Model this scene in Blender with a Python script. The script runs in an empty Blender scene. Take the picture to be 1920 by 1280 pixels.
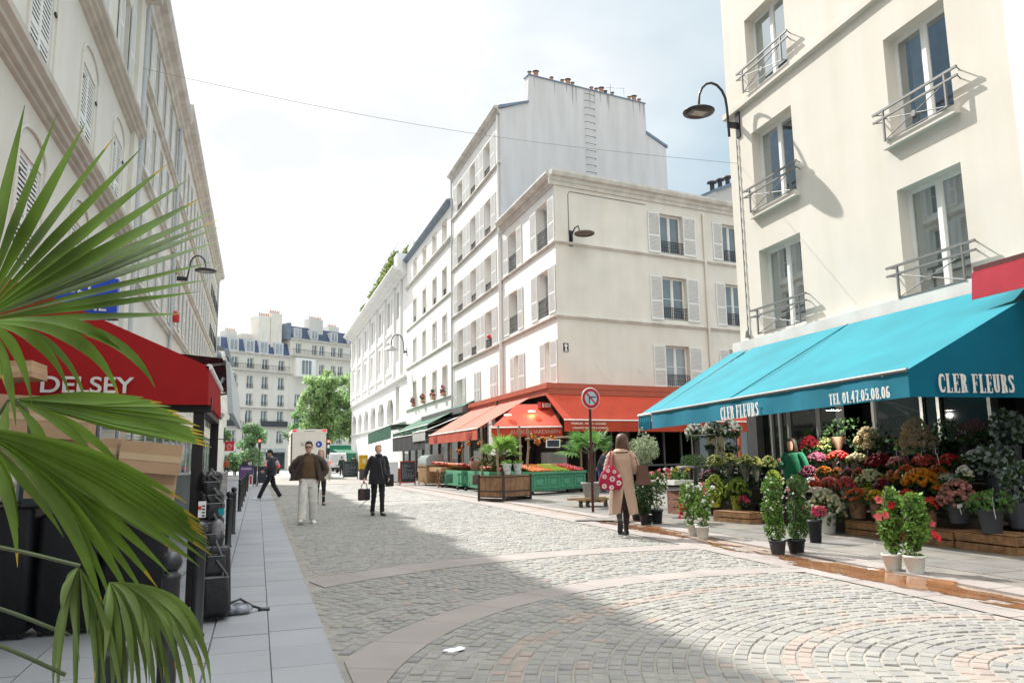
import bpy, math, random
from mathutils import Vector, Matrix
scene=bpy.context.scene
RAD=math.radians
# ---------------- camera ----------------
FPX=1449.26; EYE=1.35
PIT,ROL,YAW=RAD(8.5554),RAD(-0.87942),RAD(18.12296)
Fv=Vector((math.sin(YAW)*math.cos(PIT),math.cos(YAW)*math.cos(PIT),math.sin(PIT)))
r0=Vector((math.cos(YAW),-math.sin(YAW),0)); u0=r0.cross(Fv)
Rv=math.cos(ROL)*r0+math.sin(ROL)*u0; Uv=-math.sin(ROL)*r0+math.cos(ROL)*u0
cam=bpy.data.cameras.new('camera'); camo=bpy.data.objects.new('camera',cam); scene.collection.objects.link(camo)
cam.sensor_width=36; cam.sensor_fit='HORIZONTAL'; cam.lens=FPX/1920*36; cam.clip_end=2000; cam.clip_start=0.05
camo.matrix_world=Matrix(((Rv.x,Uv.x,-Fv.x,0),(Rv.y,Uv.y,-Fv.y,0),(Rv.z,Uv.z,-Fv.z,EYE),(0,0,0,1)))
scene.camera=camo
# ---------------- sky, sun, exposure ----------------
SUN=Vector((0.35,-0.95,-1.0)).normalized()      # direction the light travels
elev=math.asin(-SUN.z); 
w=bpy.data.worlds.new('World'); scene.world=w; w.use_nodes=True
nt=w.node_tree; N=nt.nodes; bg=N['Background']
sky=N.new('ShaderNodeTexSky'); sky.sky_type='NISHITA'; sky.sun_disc=False; sky.sun_elevation=elev
sky.sun_rotation=math.atan2(-SUN.x,-SUN.y); sky.air_density=1.0; sky.dust_density=2.5; sky.ozone_density=1.0
tc=N.new('ShaderNodeTexCoord'); mp=N.new('ShaderNodeMapping'); mp.inputs['Scale'].default_value=(1,1,2.2)
nz=N.new('ShaderNodeTexNoise'); nz.inputs['Scale'].default_value=1.3; nz.inputs['Detail'].default_value=4; nz.inputs['Roughness'].default_value=0.55
cr=N.new('ShaderNodeValToRGB'); cr.color_ramp.elements[0].position=0.30; cr.color_ramp.elements[1].position=0.72
# cloud cover thins out toward the right of the street
sp=N.new('ShaderNodeSeparateXYZ'); ma=N.new('ShaderNodeMath'); ma.operation='MULTIPLY_ADD'; ma.inputs[1].default_value=-0.95; ma.inputs[2].default_value=0.33
ad=N.new('ShaderNodeMath'); ad.operation='ADD'
nz2=N.new('ShaderNodeTexNoise'); nz2.inputs['Scale'].default_value=4; nz2.inputs['Detail'].default_value=5
cr2=N.new('ShaderNodeValToRGB'); cr2.color_ramp.elements[0].color=(4.5,4.6,4.7,1); cr2.color_ramp.elements[1].color=(5.6,5.6,5.6,1)
cr2.color_ramp.elements[0].position=0.35; cr2.color_ramp.elements[1].position=0.6
mx=N.new('ShaderNodeMixRGB'); L=nt.links
L.new(tc.outputs['Generated'],mp.inputs[0]); L.new(mp.outputs[0],nz.inputs[0]); L.new(mp.outputs[0],nz2.inputs[0])
L.new(tc.outputs['Generated'],sp.inputs[0]); L.new(sp.outputs[0],ma.inputs[0]); L.new(nz.outputs[0],ad.inputs[0]); L.new(ma.outputs[0],ad.inputs[1])
L.new(ad.outputs[0],cr.inputs[0]); L.new(cr.outputs[0],mx.inputs[0]); sk2=N.new('ShaderNodeMixRGB'); sk2.inputs[0].default_value=0.90; sk2.inputs[2].default_value=(2.3,3.05,3.45,1); L.new(sky.outputs[0],sk2.inputs[1]); L.new(sk2.outputs[0],mx.inputs[1]); L.new(nz2.outputs[0],cr2.inputs[0]); L.new(cr2.outputs[0],mx.inputs[2])
zb=N.new('ShaderNodeMapRange'); zb.inputs['From Min'].default_value=0.58; zb.inputs['From Max'].default_value=1.0; zb.inputs['To Min'].default_value=1.0; zb.inputs['To Max'].default_value=4.2
mu=N.new('ShaderNodeMixRGB'); mu.blend_type='MULTIPLY'; mu.inputs[0].default_value=1; L.new(sp.outputs[2],zb.inputs[0]); L.new(mx.outputs[0],mu.inputs[1]); L.new(zb.outputs[0],mu.inputs[2])
L.new(mu.outputs[0],bg.inputs[0]); bg.inputs[1].default_value=0.102
sl=bpy.data.lights.new('sun','SUN'); sl.energy=4.1; sl.angle=RAD(0.5); sl.color=(1,0.97,0.93)
so=bpy.data.objects.new('sun',sl); so.rotation_euler=SUN.to_track_quat('-Z','Y').to_euler(); scene.collection.objects.link(so)
vs=scene.view_settings; vs.view_transform='Standard'; vs.look='None'; vs.gamma=1; vs.use_curve_mapping=False; vs.exposure=1.07

# ---------------- pixel helpers: a picture point turned into a point at its real depth ----------------
CAMP=Vector((0,0,EYE))
def ray(px,py): return (px-960)/FPX*Rv-(py-640)/FPX*Uv+Fv
def gr(px,py,z=0.0):
    d=ray(px,py); return CAMP+d*((z-EYE)/d.z)
def aty(px,py,Y):
    d=ray(px,py); return CAMP+d*(Y/d.y)
def atx(px,py,X):
    d=ray(px,py); return CAMP+d*(X/d.x)
# ---------------- materials ----------------
MATS={}
def mat(name,col,rough=0.8,var=0.12,scale=6.0,bump=0.0,bscale=40.0,metal=0.0,spec=0.3,transl=0.0,emit=0.0,streak=0.0,col2=None,coat=0.0,sheen=0.0):
    if name in MATS: return MATS[name]
    m=bpy.data.materials.new(name); m.use_nodes=True; n=m.node_tree.nodes; l=m.node_tree.links
    b=n['Principled BSDF']; b.inputs['Roughness'].default_value=rough; b.inputs['Metallic'].default_value=metal
    b.inputs['Specular IOR Level'].default_value=spec
    if coat: b.inputs['Coat Weight'].default_value=coat
    if sheen: b.inputs['Sheen Weight'].default_value=sheen
    t=n.new('ShaderNodeTexCoord'); q=n.new('ShaderNodeTexNoise'); q.inputs['Scale'].default_value=scale; q.inputs['Detail'].default_value=5
    l.new(t.outputs['Object'],q.inputs[0])
    r=n.new('ShaderNodeValToRGB'); c=Vector(col[:3]); c2=Vector(col2[:3]) if col2 else c*(1-var*1.6)
    r.color_ramp.elements[0].color=(*c2,1); r.color_ramp.elements[1].color=(*(c if col2 else c*(1+var*.5)),1)
    r.color_ramp.elements[0].position=0.3; r.color_ramp.elements[1].position=0.7
    l.new(q.outputs[0],r.inputs[0]); out=r.outputs[0]
    if streak:
        mpn=n.new('ShaderNodeMapping'); mpn.inputs['Scale'].default_value=(1.1,1.1,0.16)
        q2=n.new('ShaderNodeTexNoise'); q2.inputs['Scale'].default_value=1.6; q2.inputs['Detail'].default_value=4
        l.new(t.outputs['Object'],mpn.inputs[0]); l.new(mpn.outputs[0],q2.inputs[0])
        r2=n.new('ShaderNodeValToRGB'); r2.color_ramp.elements[0].position=0.32; r2.color_ramp.elements[1].position=0.62
        k=1-streak; r2.color_ramp.elements[0].color=(k,k*.985,k*.96,1); r2.color_ramp.elements[1].color=(1,1,1,1)
        mm=n.new('ShaderNodeMixRGB'); mm.blend_type='MULTIPLY'; mm.inputs[0].default_value=1
        l.new(q2.outputs[0],r2.inputs[0]); l.new(out,mm.inputs[1]); l.new(r2.outputs[0],mm.inputs[2]); out=mm.outputs[0]
    l.new(out,b.inputs['Base Color'])
    if bump:
        q3=n.new('ShaderNodeTexNoise'); q3.inputs['Scale'].default_value=bscale; q3.inputs['Detail'].default_value=4
        l.new(t.outputs['Object'],q3.inputs[0]); bn=n.new('ShaderNodeBump'); bn.inputs['Strength'].default_value=bump; bn.inputs['Distance'].default_value=0.01
        l.new(q3.outputs[0],bn.inputs['Height']); l.new(bn.outputs[0],b.inputs['Normal'])
    if transl:
        tr=n.new('ShaderNodeBsdfTranslucent'); ms=n.new('ShaderNodeMixShader'); ms.inputs[0].default_value=transl
        l.new(out,tr.inputs[0]); l.new(b.outputs[0],ms.inputs[1]); l.new(tr.outputs[0],ms.inputs[2])
        l.new(ms.outputs[0],n['Material Output'].inputs[0])
    if emit:
        b.inputs['Emission Strength'].default_value=emit; b.inputs['Emission Color'].default_value=(*col[:3],1)
    MATS[name]=m; return m
def srgb(r,g,b):
    f=lambda c:(c/255/12.92) if c/255<=.04045 else ((c/255+.055)/1.055)**2.4
    return (f(r),f(g),f(b))
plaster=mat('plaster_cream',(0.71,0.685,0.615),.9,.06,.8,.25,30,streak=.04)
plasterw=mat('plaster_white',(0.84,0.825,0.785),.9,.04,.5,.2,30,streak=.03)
plasterg=mat('plaster_grey',(0.55,0.54,0.51),.9,.05,.4,.25,30,streak=.04)
plastery=mat('plaster_ivory',(0.635,0.60,0.53),.9,.04,.6,.2,60,streak=.04)
gablem=mat('plaster_party_wall',(0.62,0.61,0.60),.9,.05,.3,.2,30,streak=.10)
leftm=mat('plaster_left',(0.73,0.705,0.64),.9,.05,.5,.25,30,streak=.04)
trimm=mat('stone_trim',(0.66,0.64,0.59),.85,.10,2,.3,25,streak=.15)
mould=mat('moulding_tan',(0.56,0.52,0.46),.85,.12,2,.3,25)
wpaint=mat('white_paint',(0.74,0.74,0.71),.45,.04,8)
gpaint=mat('grey_paint',(0.52,0.54,0.55),.5,.05,8)
zinc=mat('zinc_roof',(0.20,0.25,0.31),.45,.12,1.5,metal=.3)
slate=mat('slate_roof',(0.045,0.065,0.11),.6,.2,6,.3,20)
slateb=mat('blue_zinc',(0.06,0.085,0.16),.5,.12,2)
iron=mat('wrought_iron',(0.03,0.03,0.032),.5,.1,20,spec=.4)
ironw=mat('steel_grey',(0.20,0.20,0.19),.5,.1,20,metal=.4)
blackp=mat('black_paint',(0.018,0.019,0.021),.35,.15,6,.08,60,spec=.5)
terra=mat('terracotta',(0.46,0.24,0.16),.85,.15,8)
glassd=mat('window_glass',(0.26,0.29,0.30),.07,.22,.5,spec=.8,metal=.45)  # pane colours are mottled to imitate reflections and curtains
glassc=mat('window_glass_curtain',(0.40,0.42,0.42),.08,.22,.6,spec=.8,metal=.35)
glassb=mat('window_glass_dark',(0.022,0.026,0.028),.05,.5,1.0,spec=.6)
wood=mat('crate_wood',(0.28,0.15,0.07),.8,.3,10,.3,40)
woodl=mat('light_wood',(0.42,0.27,0.14),.75,.25,9,.3,40)
dark=mat('dark_interior',(0.012,0.012,0.012),.9,.2,3)
# ---------------- mesh builder ----------------
class MB:
    def __init__(s): s.v=[];s.f=[];s.m=[];s.s=[]
    def add(s,vs,fs,mi=0,sm=False):
        k=len(s.v); s.v+=[tuple(v) for v in vs]; s.f+=[tuple(i+k for i in f) for f in fs]; s.m+=[mi]*len(fs); s.s+=[sm]*len(fs); return s
    def box(s,x0,x1,y0,y1,z0,z1,mi=0,M=None):
        vs=[Vector(p) for p in ((x0,y0,z0),(x1,y0,z0),(x1,y1,z0),(x0,y1,z0),(x0,y0,z1),(x1,y0,z1),(x1,y1,z1),(x0,y1,z1))]
        if M is not None: vs=[M@v for v in vs]
        return s.add(vs,[(0,3,2,1),(4,5,6,7),(0,1,5,4),(1,2,6,5),(2,3,7,6),(3,0,4,7)],mi)
    def cbox(s,c,d,mi=0,rz=0,M=None):
        T=Matrix.Translation(c)@Matrix.Rotation(rz,4,'Z')
        if M is not None: T=T@M
        return s.box(-d[0]/2,d[0]/2,-d[1]/2,d[1]/2,-d[2]/2,d[2]/2,mi,T)
    def quad(s,a,b,c,d,mi=0): return s.add([a,b,c,d],[(0,1,2,3)],mi)
    def poly(s,pts,mi=0): return s.add(pts,[tuple(range(len(pts)))],mi)
    def slab(s,pts,t,mi=0):   # polygon given thickness vector t
        n=len(pts); t=Vector(t); a=[Vector(p) for p in pts]; b=[p+t for p in a]
        fs=[tuple(range(n-1,-1,-1)),tuple(range(n,2*n))]+[(i,(i+1)%n,n+(i+1)%n,n+i) for i in range(n)]
        return s.add(a+b,fs,mi)
    def tube(s,pts,r,n=8,mi=0,cap=True,sm=True):
        pts=[Vector(p) for p in pts]; k=len(pts); rs=r if isinstance(r,(list,tuple)) else [r]*k
        vs=[];prev=None
        for i,p in enumerate(pts):
            t=(pts[min(i+1,k-1)]-pts[max(i-1,0)]); t=t.normalized() if t.length>1e-9 else Vector((0,0,1))
            if prev is None: a=t.orthogonal().normalized()
            else: a=(prev-t*prev.dot(t)); a=a.normalized() if a.length>1e-6 else t.orthogonal().normalized()
            prev=a; b=t.cross(a)
            vs+=[p+(a*math.cos(2*math.pi*j/n)+b*math.sin(2*math.pi*j/n))*rs[i] for j in range(n)]
        fs=[(i*n+j,i*n+(j+1)%n,(i+1)*n+(j+1)%n,(i+1)*n+j) for i in range(k-1) for j in range(n)]
        s.add(vs,fs,mi,sm)
        if cap: s.add(vs[:n],[tuple(range(n-1,-1,-1))],mi); s.add(vs[-n:],[tuple(range(n))],mi)
        return s
    def lathe(s,prof,c=(0,0,0),n=16,mi=0,sm=True,sx=1,sy=1,cap=True):
        c=Vector(c); vs=[c+Vector((r*math.cos(2*math.pi*j/n)*sx,r*math.sin(2*math.pi*j/n)*sy,z)) for r,z in prof for j in range(n)]
        k=len(prof); fs=[(i*n+j,i*n+(j+1)%n,(i+1)*n+(j+1)%n,(i+1)*n+j) for i in range(k-1) for j in range(n)]
        s.add(vs,fs,mi,sm)
        if cap:
            if prof[0][0]>1e-4: s.add(vs[:n],[tuple(range(n-1,-1,-1))],mi)
            if prof[-1][0]>1e-4: s.add(vs[-n:],[tuple(range(n))],mi)
        return s
    def loft(s,secs,n=14,mi=0,cap=True,sm=True):   # sec=(center,a_vec,b_vec)
        vs=[]
        for c,a,b in secs:
            c,a,b=Vector(c),Vector(a),Vector(b)
            vs+=[c+a*math.cos(2*math.pi*j/n)+b*math.sin(2*math.pi*j/n) for j in range(n)]
        k=len(secs); fs=[(i*n+j,i*n+(j+1)%n,(i+1)*n+(j+1)%n,(i+1)*n+j) for i in range(k-1) for j in range(n)]
        s.add(vs,fs,mi,sm)
        if cap: s.add(vs[:n],[tuple(range(n-1,-1,-1))],mi,sm); s.add(vs[-n:],[tuple(range(n))],mi,sm)
        return s
    def ell(s,c,r,nu=10,nv=7,mi=0,M=None,sm=True,jit=0,rnd=None):
        vs=[];c=Vector(c); r=r if isinstance(r,(list,tuple)) else (r,r,r)
        for i in range(nv+1):
            th=math.pi*i/nv
            for j in range(nu):
                ph=2*math.pi*j/nu; q=1+(rnd.uniform(-jit,jit) if jit else 0)
                p=Vector((r[0]*math.sin(th)*math.cos(ph)*q,r[1]*math.sin(th)*math.sin(ph)*q,-r[2]*math.cos(th)*q))
                vs.append(c+(M@p if M is not None else p))
        fs=[(i*nu+j,i*nu+(j+1)%nu,(i+1)*nu+(j+1)%nu,(i+1)*nu+j) for i in range(nv) for j in range(nu)]
        return s.add(vs,fs,mi,sm)
    def mesh(s,name,mats):
        me=bpy.data.meshes.new(name); me.from_pydata(s.v,[],s.f)
        for m in (mats if isinstance(mats,(list,tuple)) else [mats]): me.materials.append(m)
        me.polygons.foreach_set('material_index',s.m); me.polygons.foreach_set('use_smooth',s.s); me.update(); return me
COL=scene.collection
def tag(o,label=None,cat=None,group=None,kind=None):
    if label: o['label']=label
    if cat: o['category']=cat
    if group: o['group']=group
    if kind: o['kind']=kind
    return o
def empty(name,loc=(0,0,0),rz=0,label=None,cat=None,group=None):
    o=bpy.data.objects.new(name,None); o.location=loc; o.rotation_euler=(0,0,rz); o.empty_display_size=.2; COL.objects.link(o); return tag(o,label,cat,group)
def put(name,me,parent=None,M=None,label=None):
    o=bpy.data.objects.new(name,me); COL.objects.link(o)
    if parent is not None: o.parent=parent
    if M is not None: o.matrix_local=M
    if label: o['label']=label
    return o
def part(name,mb,mats,parent=None,M=None,label=None): return put(name,mb.mesh(name,mats),parent,M,label)
def struct(name,mb,mats): return tag(part(name,mb,mats),kind='structure')
def solo(name,mb,mats,label,cat,group=None,loc=None,rz=0):
    o=part(name,mb,mats); tag(o,label,cat,group)
    if loc is not None: o.location=loc; o.rotation_euler=(0,0,rz)
    return o
def copy_tree(o,parent=None,loc=None,rz=None,label=None):
    c=o.copy(); COL.objects.link(c); c.parent=parent
    if loc is not None: c.location=loc
    if rz is not None: c.rotation_euler=(0,0,rz)
    if label: c['label']=label
    for ch in list(o.children): copy_tree(ch,c)
    return c
TR=Matrix.Translation
def RZ(a): return Matrix.Rotation(a,4,'Z')
FONT={}
def text_mesh(txt,size=1.0,bold=0.0,sx=1.0,extr=0.002,m=None,align='CENTER'):
    cu=bpy.data.curves.new('t','FONT'); cu.body=txt; cu.size=size; cu.align_x=align; cu.align_y='CENTER'; cu.extrude=extr; cu.offset=bold
    o=bpy.data.objects.new('t',cu); me=bpy.data.meshes.new_from_object(o); bpy.data.objects.remove(o); bpy.data.curves.remove(cu)
    for v in me.vertices: v.co.x*=sx
    me.materials.clear(); me.materials.append(m); return me
def basis(o,x,y):   # matrix whose local x,y follow the given world vectors, z=x cross y
    x=Vector(x).normalized(); y=Vector(y); y=(y-x*y.dot(x)).normalized(); z=x.cross(y)
    return Matrix(((x.x,y.x,z.x,o[0]),(x.y,y.y,z.y,o[1]),(x.z,y.z,z.z,o[2]),(0,0,0,1)))
def glyphs(txt,h,m_,sx=1.0,gap=.055):
    """condensed slab lettering drawn with a broad nib"""
    NX,NY=.082,.034; mb=MB(); cur=0.0; zi=[0]
    def nib(P,o):
        for i in range(len(P)-1):
            (x0,y0),(x1,y1)=P[i],P[i+1]; dx,dy=x1-x0,y1-y0; l=math.hypot(dx,dy) or 1; nx,ny=-dy/l,dx/l; k=math.sqrt((NX*nx)**2+(NY*ny)**2) or 1e-6; ox,oy=NX*NX*nx/k,NY*NY*ny/k; z=.0004*(zi[0]%7); zi[0]+=1; ex,ey=dx/l*.012,dy/l*.012
            mb.add([((o+a)*h*sx,b*h,z) for a,b in ((x0-ox-ex,y0-oy-ey),(x1-ox+ex,y1-oy+ey),(x1+ox+ex,y1+oy+ey),(x0+ox-ex,y0+oy-ey))],[(0,1,2,3)])
    def bx(x0,x1,y0,y1,o):
        z=.0031+.0004*(zi[0]%5); zi[0]+=1; mb.add([((o+a)*h*sx,b*h,z) for a,b in ((x0,y0),(x1,y0),(x1,y1),(x0,y1))],[(0,1,2,3)])
    def arc(cx,cy,rx,ry,a0,a1,n=14): return [(cx+rx*math.cos(RAD(a0+(a1-a0)*t/n)),cy+ry*math.sin(RAD(a0+(a1-a0)*t/n))) for t in range(n+1)]
    st_=lambda x,o,a=0,b=1:bx(x-.085,x+.085,a,b,o)
    for c in txt:
        w_=.46; o=cur
        if c==' ': cur+=.26; continue
        if c=='.': bx(.02,.15,0,.13,o); cur+=.17+gap*.6; continue
        if c=='C': nib(arc(.24,.5,.155,.465,48,312),o); bx(.375,.42,.64,.86,o); bx(.375,.42,.14,.30,o); w_=.43
        elif c=='L': st_(.14,o); bx(0,.28,.93,1,o); bx(0,.28,0,.07,o); bx(.2,.42,0,.07,o); bx(.37,.42,.07,.26,o); w_=.43
        elif c in 'EF':
            st_(.14,o); bx(0,.42,.93,1,o); bx(.37,.42,.74,.93,o); bx(.2,.34,.47,.54,o); bx(.31,.345,.38,.63,o)
            if c=='E': bx(0,.43,0,.07,o); bx(.38,.43,.07,.26,o)
            else: bx(0,.28,0,.07,o)
            w_=.44
        elif c=='R': st_(.14,o); bx(0,.28,0,.07,o); bx(0,.24,.93,1,o); nib([(.2,.955),(.28,.95),(.345,.87),(.35,.70),(.30,.56),(.2,.515)],o); nib([(.27,.52),(.345,.38),(.36,.1),(.44,.045)],o); w_=.49
        elif c=='U': nib([(.14,1),(.14,.25),(.18,.09),(.255,.045),(.34,.10),(.37,.25),(.37,1)],o); bx(0,.26,.94,1,o); bx(.27,.47,.94,1,o); w_=.48
        elif c=='S': nib([(.345,.80),(.30,.93),(.21,.955),(.12,.88),(.115,.72),(.21,.57),(.32,.43),(.335,.22),(.27,.07),(.18,.045),(.10,.16)],o); bx(.36,.40,.70,.97,o); bx(.02,.06,.03,.28,o); w_=.42
        elif c=='T': st_(.23,o); bx(.02,.44,.93,1,o); bx(.02,.06,.74,.93,o); bx(.40,.44,.74,.93,o); bx(.10,.36,0,.07,o)
        elif c=='0': nib(arc(.22,.5,.135,.465,0,360,20),o); w_=.44
        elif c=='1': st_(.2,o); bx(.08,.33,0,.07,o); nib([(.06,.82),(.16,.93)],o); w_=.36
        elif c=='4': st_(.30,o); nib([(.27,.93),(.05,.33)],o); bx(.02,.44,.27,.34,o); bx(.2,.42,0,.07,o)
        elif c=='7': bx(.03,.42,.88,1,o); nib([(.37,.90),(.24,.45),(.20,.0)],o); w_=.42
        elif c=='5': bx(.08,.38,.90,1,o); bx(.06,.12,.5,.92,o); nib([(.10,.54),(.20,.60),(.31,.54),(.34,.30),(.28,.09),(.18,.045),(.08,.14)],o); w_=.43
        elif c=='8': nib(arc(.22,.74,.12,.21,0,360,14),o); nib(arc(.22,.27,.135,.235,0,360,14),o); w_=.44
        elif c=='6': nib([(.34,.86),(.24,.955),(.14,.84),(.10,.55),(.10,.28)],o); nib(arc(.22,.27,.125,.235,0,360,14),o); w_=.44
        cur+=w_+gap
    W=(cur-gap)*h*sx; mb.v=[(x-W/2,y-h/2,z+.002) for x,y,z in mb.v]; return mb.mesh('lettering',m_),W
# stand a flat text (local xy) up on a facade frame whose outward is +y and u is +x when seen from inside; seen from outside u runs right to left
UP=Matrix(((-1,0,0,0),(0,0,1,0),(0,1,0,0),(0,0,0,1)))
# ---------------- ground ----------------
def gutX(y): return 6.95-(max(0,14-y))*.052
asph=mat('bedding_sand',(0.265,0.248,0.215),.95,.15,3,.4,60)
gran=mat('granite_slab',(0.36,0.36,0.355),.8,.10,1.3,.15,120)
granp=mat('granite_pinkish',(0.262,0.232,0.212),.75,.10,1.5,.15,120)
st=[mat('setts_grey',(0.232,0.225,0.203),.7,.10,5,.35,60),mat('setts_light',(0.250,0.241,0.214),.75,.10,5,.35,60),mat('setts_dark',(0.218,0.214,0.203),.7,.12,5,.35,60),mat('setts_pink',(0.285,0.235,0.20),.75,.12,5,.35,60)]
b=MB(); b.quad((-400,-60,-.06),(400,-60,-.06),(400,600,-.06),(-400,600,-.06)); struct('ground',b,asph)
rd=random.Random(3)
# road bed
b=MB(); b.quad((.55,-6,-.008),(7.0,-6,-.008),(7.0,62,-.008),(.55,62,-.008)); struct('road_bed',b,asph)
def stone(mb,pts,h,mi):   # pts 4 corners ccw, bevelled top
    c=sum((Vector((p[0],p[1],0)) for p in pts),Vector())/4
    lo=[Vector((p[0],p[1],-.02)) for p in pts]; 
    def ins(k,z): return [Vector((c.x+(p[0]-c.x)*k,c.y+(p[1]-c.y)*k,z)) for p in pts]
    tilt=rd.uniform(-.002,.002); md=ins(.985,h-.007); tp=ins(.86,h)
    tp[0].z+=tilt; tp[1].z+=tilt; tp[2].z-=tilt
    vs=lo+md+tp; fs=[]
    for k in (0,4): fs+=[(k+i,k+(i+1)%4,k+4+(i+1)%4,k+4+i) for i in range(4)]
    fs.append((8,9,10,11)); mb.add(vs,fs,mi,False)
CX,CY=4.9,3.5
mb=MB()
def sel(acc=False): 
    if acc: return 3 if rd.random()<.8 else 0
    x=rd.random(); return 0 if x<.5 else 1 if x<.8 else 2 if x<.985 else 3
def inroad(x,y,r=None):
    return x>.60 and x<gutX(y)-.62 and y>-1.0
r=.14
while r<6.74:
    dr=rd.uniform(.098,.108)
    if 4.33<r<4.80: r=4.82; continue
    acc=(.62<r<.85 or 1.66<r<1.86 or 3.5<r<3.72)
    n=max(5,int(2*math.pi*r/.125)); ph=rd.random()*6.28; a=ph
    while a<ph+2*math.pi-.06/max(r,.3):
        da=rd.uniform(.105,.145)/max(r,.15); a2=min(a+da,ph+2*math.pi); g=.008/max(r,.3); ri,ro=r+.006+rd.uniform(0,.004),r+dr-.006
        am=(a+a2)/2; x,y=CX+(r+.05)*math.cos(am),CY+(r+.05)*math.sin(am)
        if inroad(x,y) and y>1.6:
            P=[(CX+q*math.cos(t),CY+q*math.sin(t)) for q,t in ((ri,a+g),(ro,a+g),(ro,a2-g),(ri,a2-g))]; P=P[::-1]
            stone(mb,P,rd.uniform(-.006,.004),sel(acc))
        a=a2
    r+=dr
y=3.5   # beyond the second band: straight courses across the street
yy=9.0
while yy<46:
    dy=rd.uniform(.095,.11) if yy<24 else .2
    x=.62+rd.random()*.15
    while x<gutX(yy)-.62:
        dx=rd.uniform(.13,.2) if yy<24 else rd.uniform(.25,.4)
        if math.hypot(x+dx/2-CX,yy-CY)>7.42 and x+dx<gutX(yy)-.6:
            stone(mb,[(x+.006,yy+.005),(x+dx-.006,yy+.005),(x+dx-.006,yy+dy-.005),(x+.006,yy+dy-.005)],rd.uniform(-.004,.003),rd.choice((0,1,1,1,2,0)))
        x+=dx
    yy+=dy
struct('cobblestones',mb,st)
# smooth granite bands crossing the cobbles
mb=MB()
for ra,rb in ((4.37,4.79),(6.78,7.38)):
    a=RD=0.0; a=.12
    while a<math.pi-.05:
        da=.78/rb; P=[]
        for t in range(5): aa=a+.004/ra*1+(da-.006/ra)*t/4; P.append((aa,ra))
        ins=[(CX+q*math.cos(t),CY+q*math.sin(t)) for t,q in P]+[(CX+rb*math.cos(t),CY+rb*math.sin(t)) for t,q in P[::-1]]
        xs=[p[0] for p in ins]
        if min(xs)>.2 and max(xs)<7.1:
            ins=[(min(max(p[0],.6),gutX(p[1])-.6),p[1]) for p in ins]
            mb.slab([(p[0],p[1],-.008) for p in ins[::-1]][::-1],(0,0,.010))
        a+=da
for yb in (26.0,33.5,46.5):
    x=.6
    while x<6.2: mb.box(x+.005,min(x+.9,6.33),yb,yb+.45,-.01,.006); x+=.9
struct('granite_bands',mb,[granp])
# smooth edge strips and gutter on the shop side
mb=MB()
yy=-2.0
while yy<62:
    L_=1.0; x0,x1=gutX(yy),gutX(yy+L_)
    for a,c,m,z in ((-.60,-.36,0,.002),(-.345,-.02,0,0.0),(-.015,.30,1,-.006),(.30,.645,0,.017)):
        if m==0 and z>.01: mb.add([(x0+a,yy,-.01),(x1+a,yy+L_,-.01),(x1+a,yy+L_,z),(x0+a,yy,z)],[(0,1,2,3)],0)
        mb.add([(x0+a,yy+.006,z),(x0+c,yy+.006,z),(x1+c,yy+L_-.006,z),(x1+a,yy+L_-.006,z)],[(0,1,2,3)],m)
    yy+=L_
struct('gutter_strip',mb,[granp,mat('gutter_stone',(0.29,0.23,0.19),.5,.2,3,.2,80)])
# pavements
def pave(name,poly,z,sx,sy,m,ang=0,gap=.004,seed=1):
    rr=random.Random(seed); mb=MB(); x0,x1,y0,y1=poly
    row=0; x=x0
    while x<x1:
        w_=sx if isinstance(sx,float) else sx[row%len(sx)]; y=y0-rr.random()*sy
        while y<y1:
            l_=sy*rr.uniform(.8,1.2); q=rr.uniform(-.0015,.0015)
            xa,xb=x+gap,min(x+w_,x1)-gap
            f=lambda xx,yv: xx
            mb.add([(xa,y+gap,z+q),(xb,y+gap,z+q),(xb,y+l_-gap,z+q),(xa,y+l_-gap,z+q),(xa,y+gap,z-.03),(xb,y+gap,z-.03),(xb,y+l_-gap,z-.03),(xa,y+l_-gap,z-.03)],[(0,1,2,3),(0,4,5,1),(1,5,6,2),(2,6,7,3),(3,7,4,0)],rr.choice(range(len(m))))
            y+=l_
        x+=w_; row+=1
    struct(name,mb,m)
pm=[mat('pavement_slab_blue',(0.272,0.276,0.286),.75,.07,1.2,.1,120),mat('pavement_slab_grey',(0.275,0.278,0.285),.75,.07,1.2,.1,120),mat('pavement_slab_dusk',(0.262,0.266,0.278),.75,.07,1.2,.1,120)]
b=MB(); b.quad((-3.4,-6,-.02),(.56,-6,-.02),(.56,62,-.02),(-3.4,62,-.02)); struct('pavement_bed',b,mat('joint_dark',(0.19,0.19,0.19),.9))
pave('pavement_left',(-3.3,-.30,-1,60),.0,.62,.62,pm,seed=5)
pave('pavement_kerb_slabs',(-.295,.545,-1,60),.004,[.42,.42],.55,pm,seed=8)
pr=[mat('shop_slab_grey',(0.158,0.150,0.136),.7,.16,2.5,.15,100),mat('shop_slab_warm',(0.182,0.166,0.143),.7,.16,2.5,.15,100)]
b=MB(); b.quad((6.4,-6,-.016),(40,-6,-.016),(40,30.4,-.016),(6.4,30.4,-.016)); b.quad((6.9,30.4,-.016),(12.2,30.4,-.016),(12.2,110,-.016),(6.9,110,-.016)); struct('forecourt_bed',b,mat('joint_brown',(0.07,0.06,0.05),.9))
pave('pavement_right',(7.58,12.0,1.0,62),.018,.6,.9,pr,seed=11,gap=.008)
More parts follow.
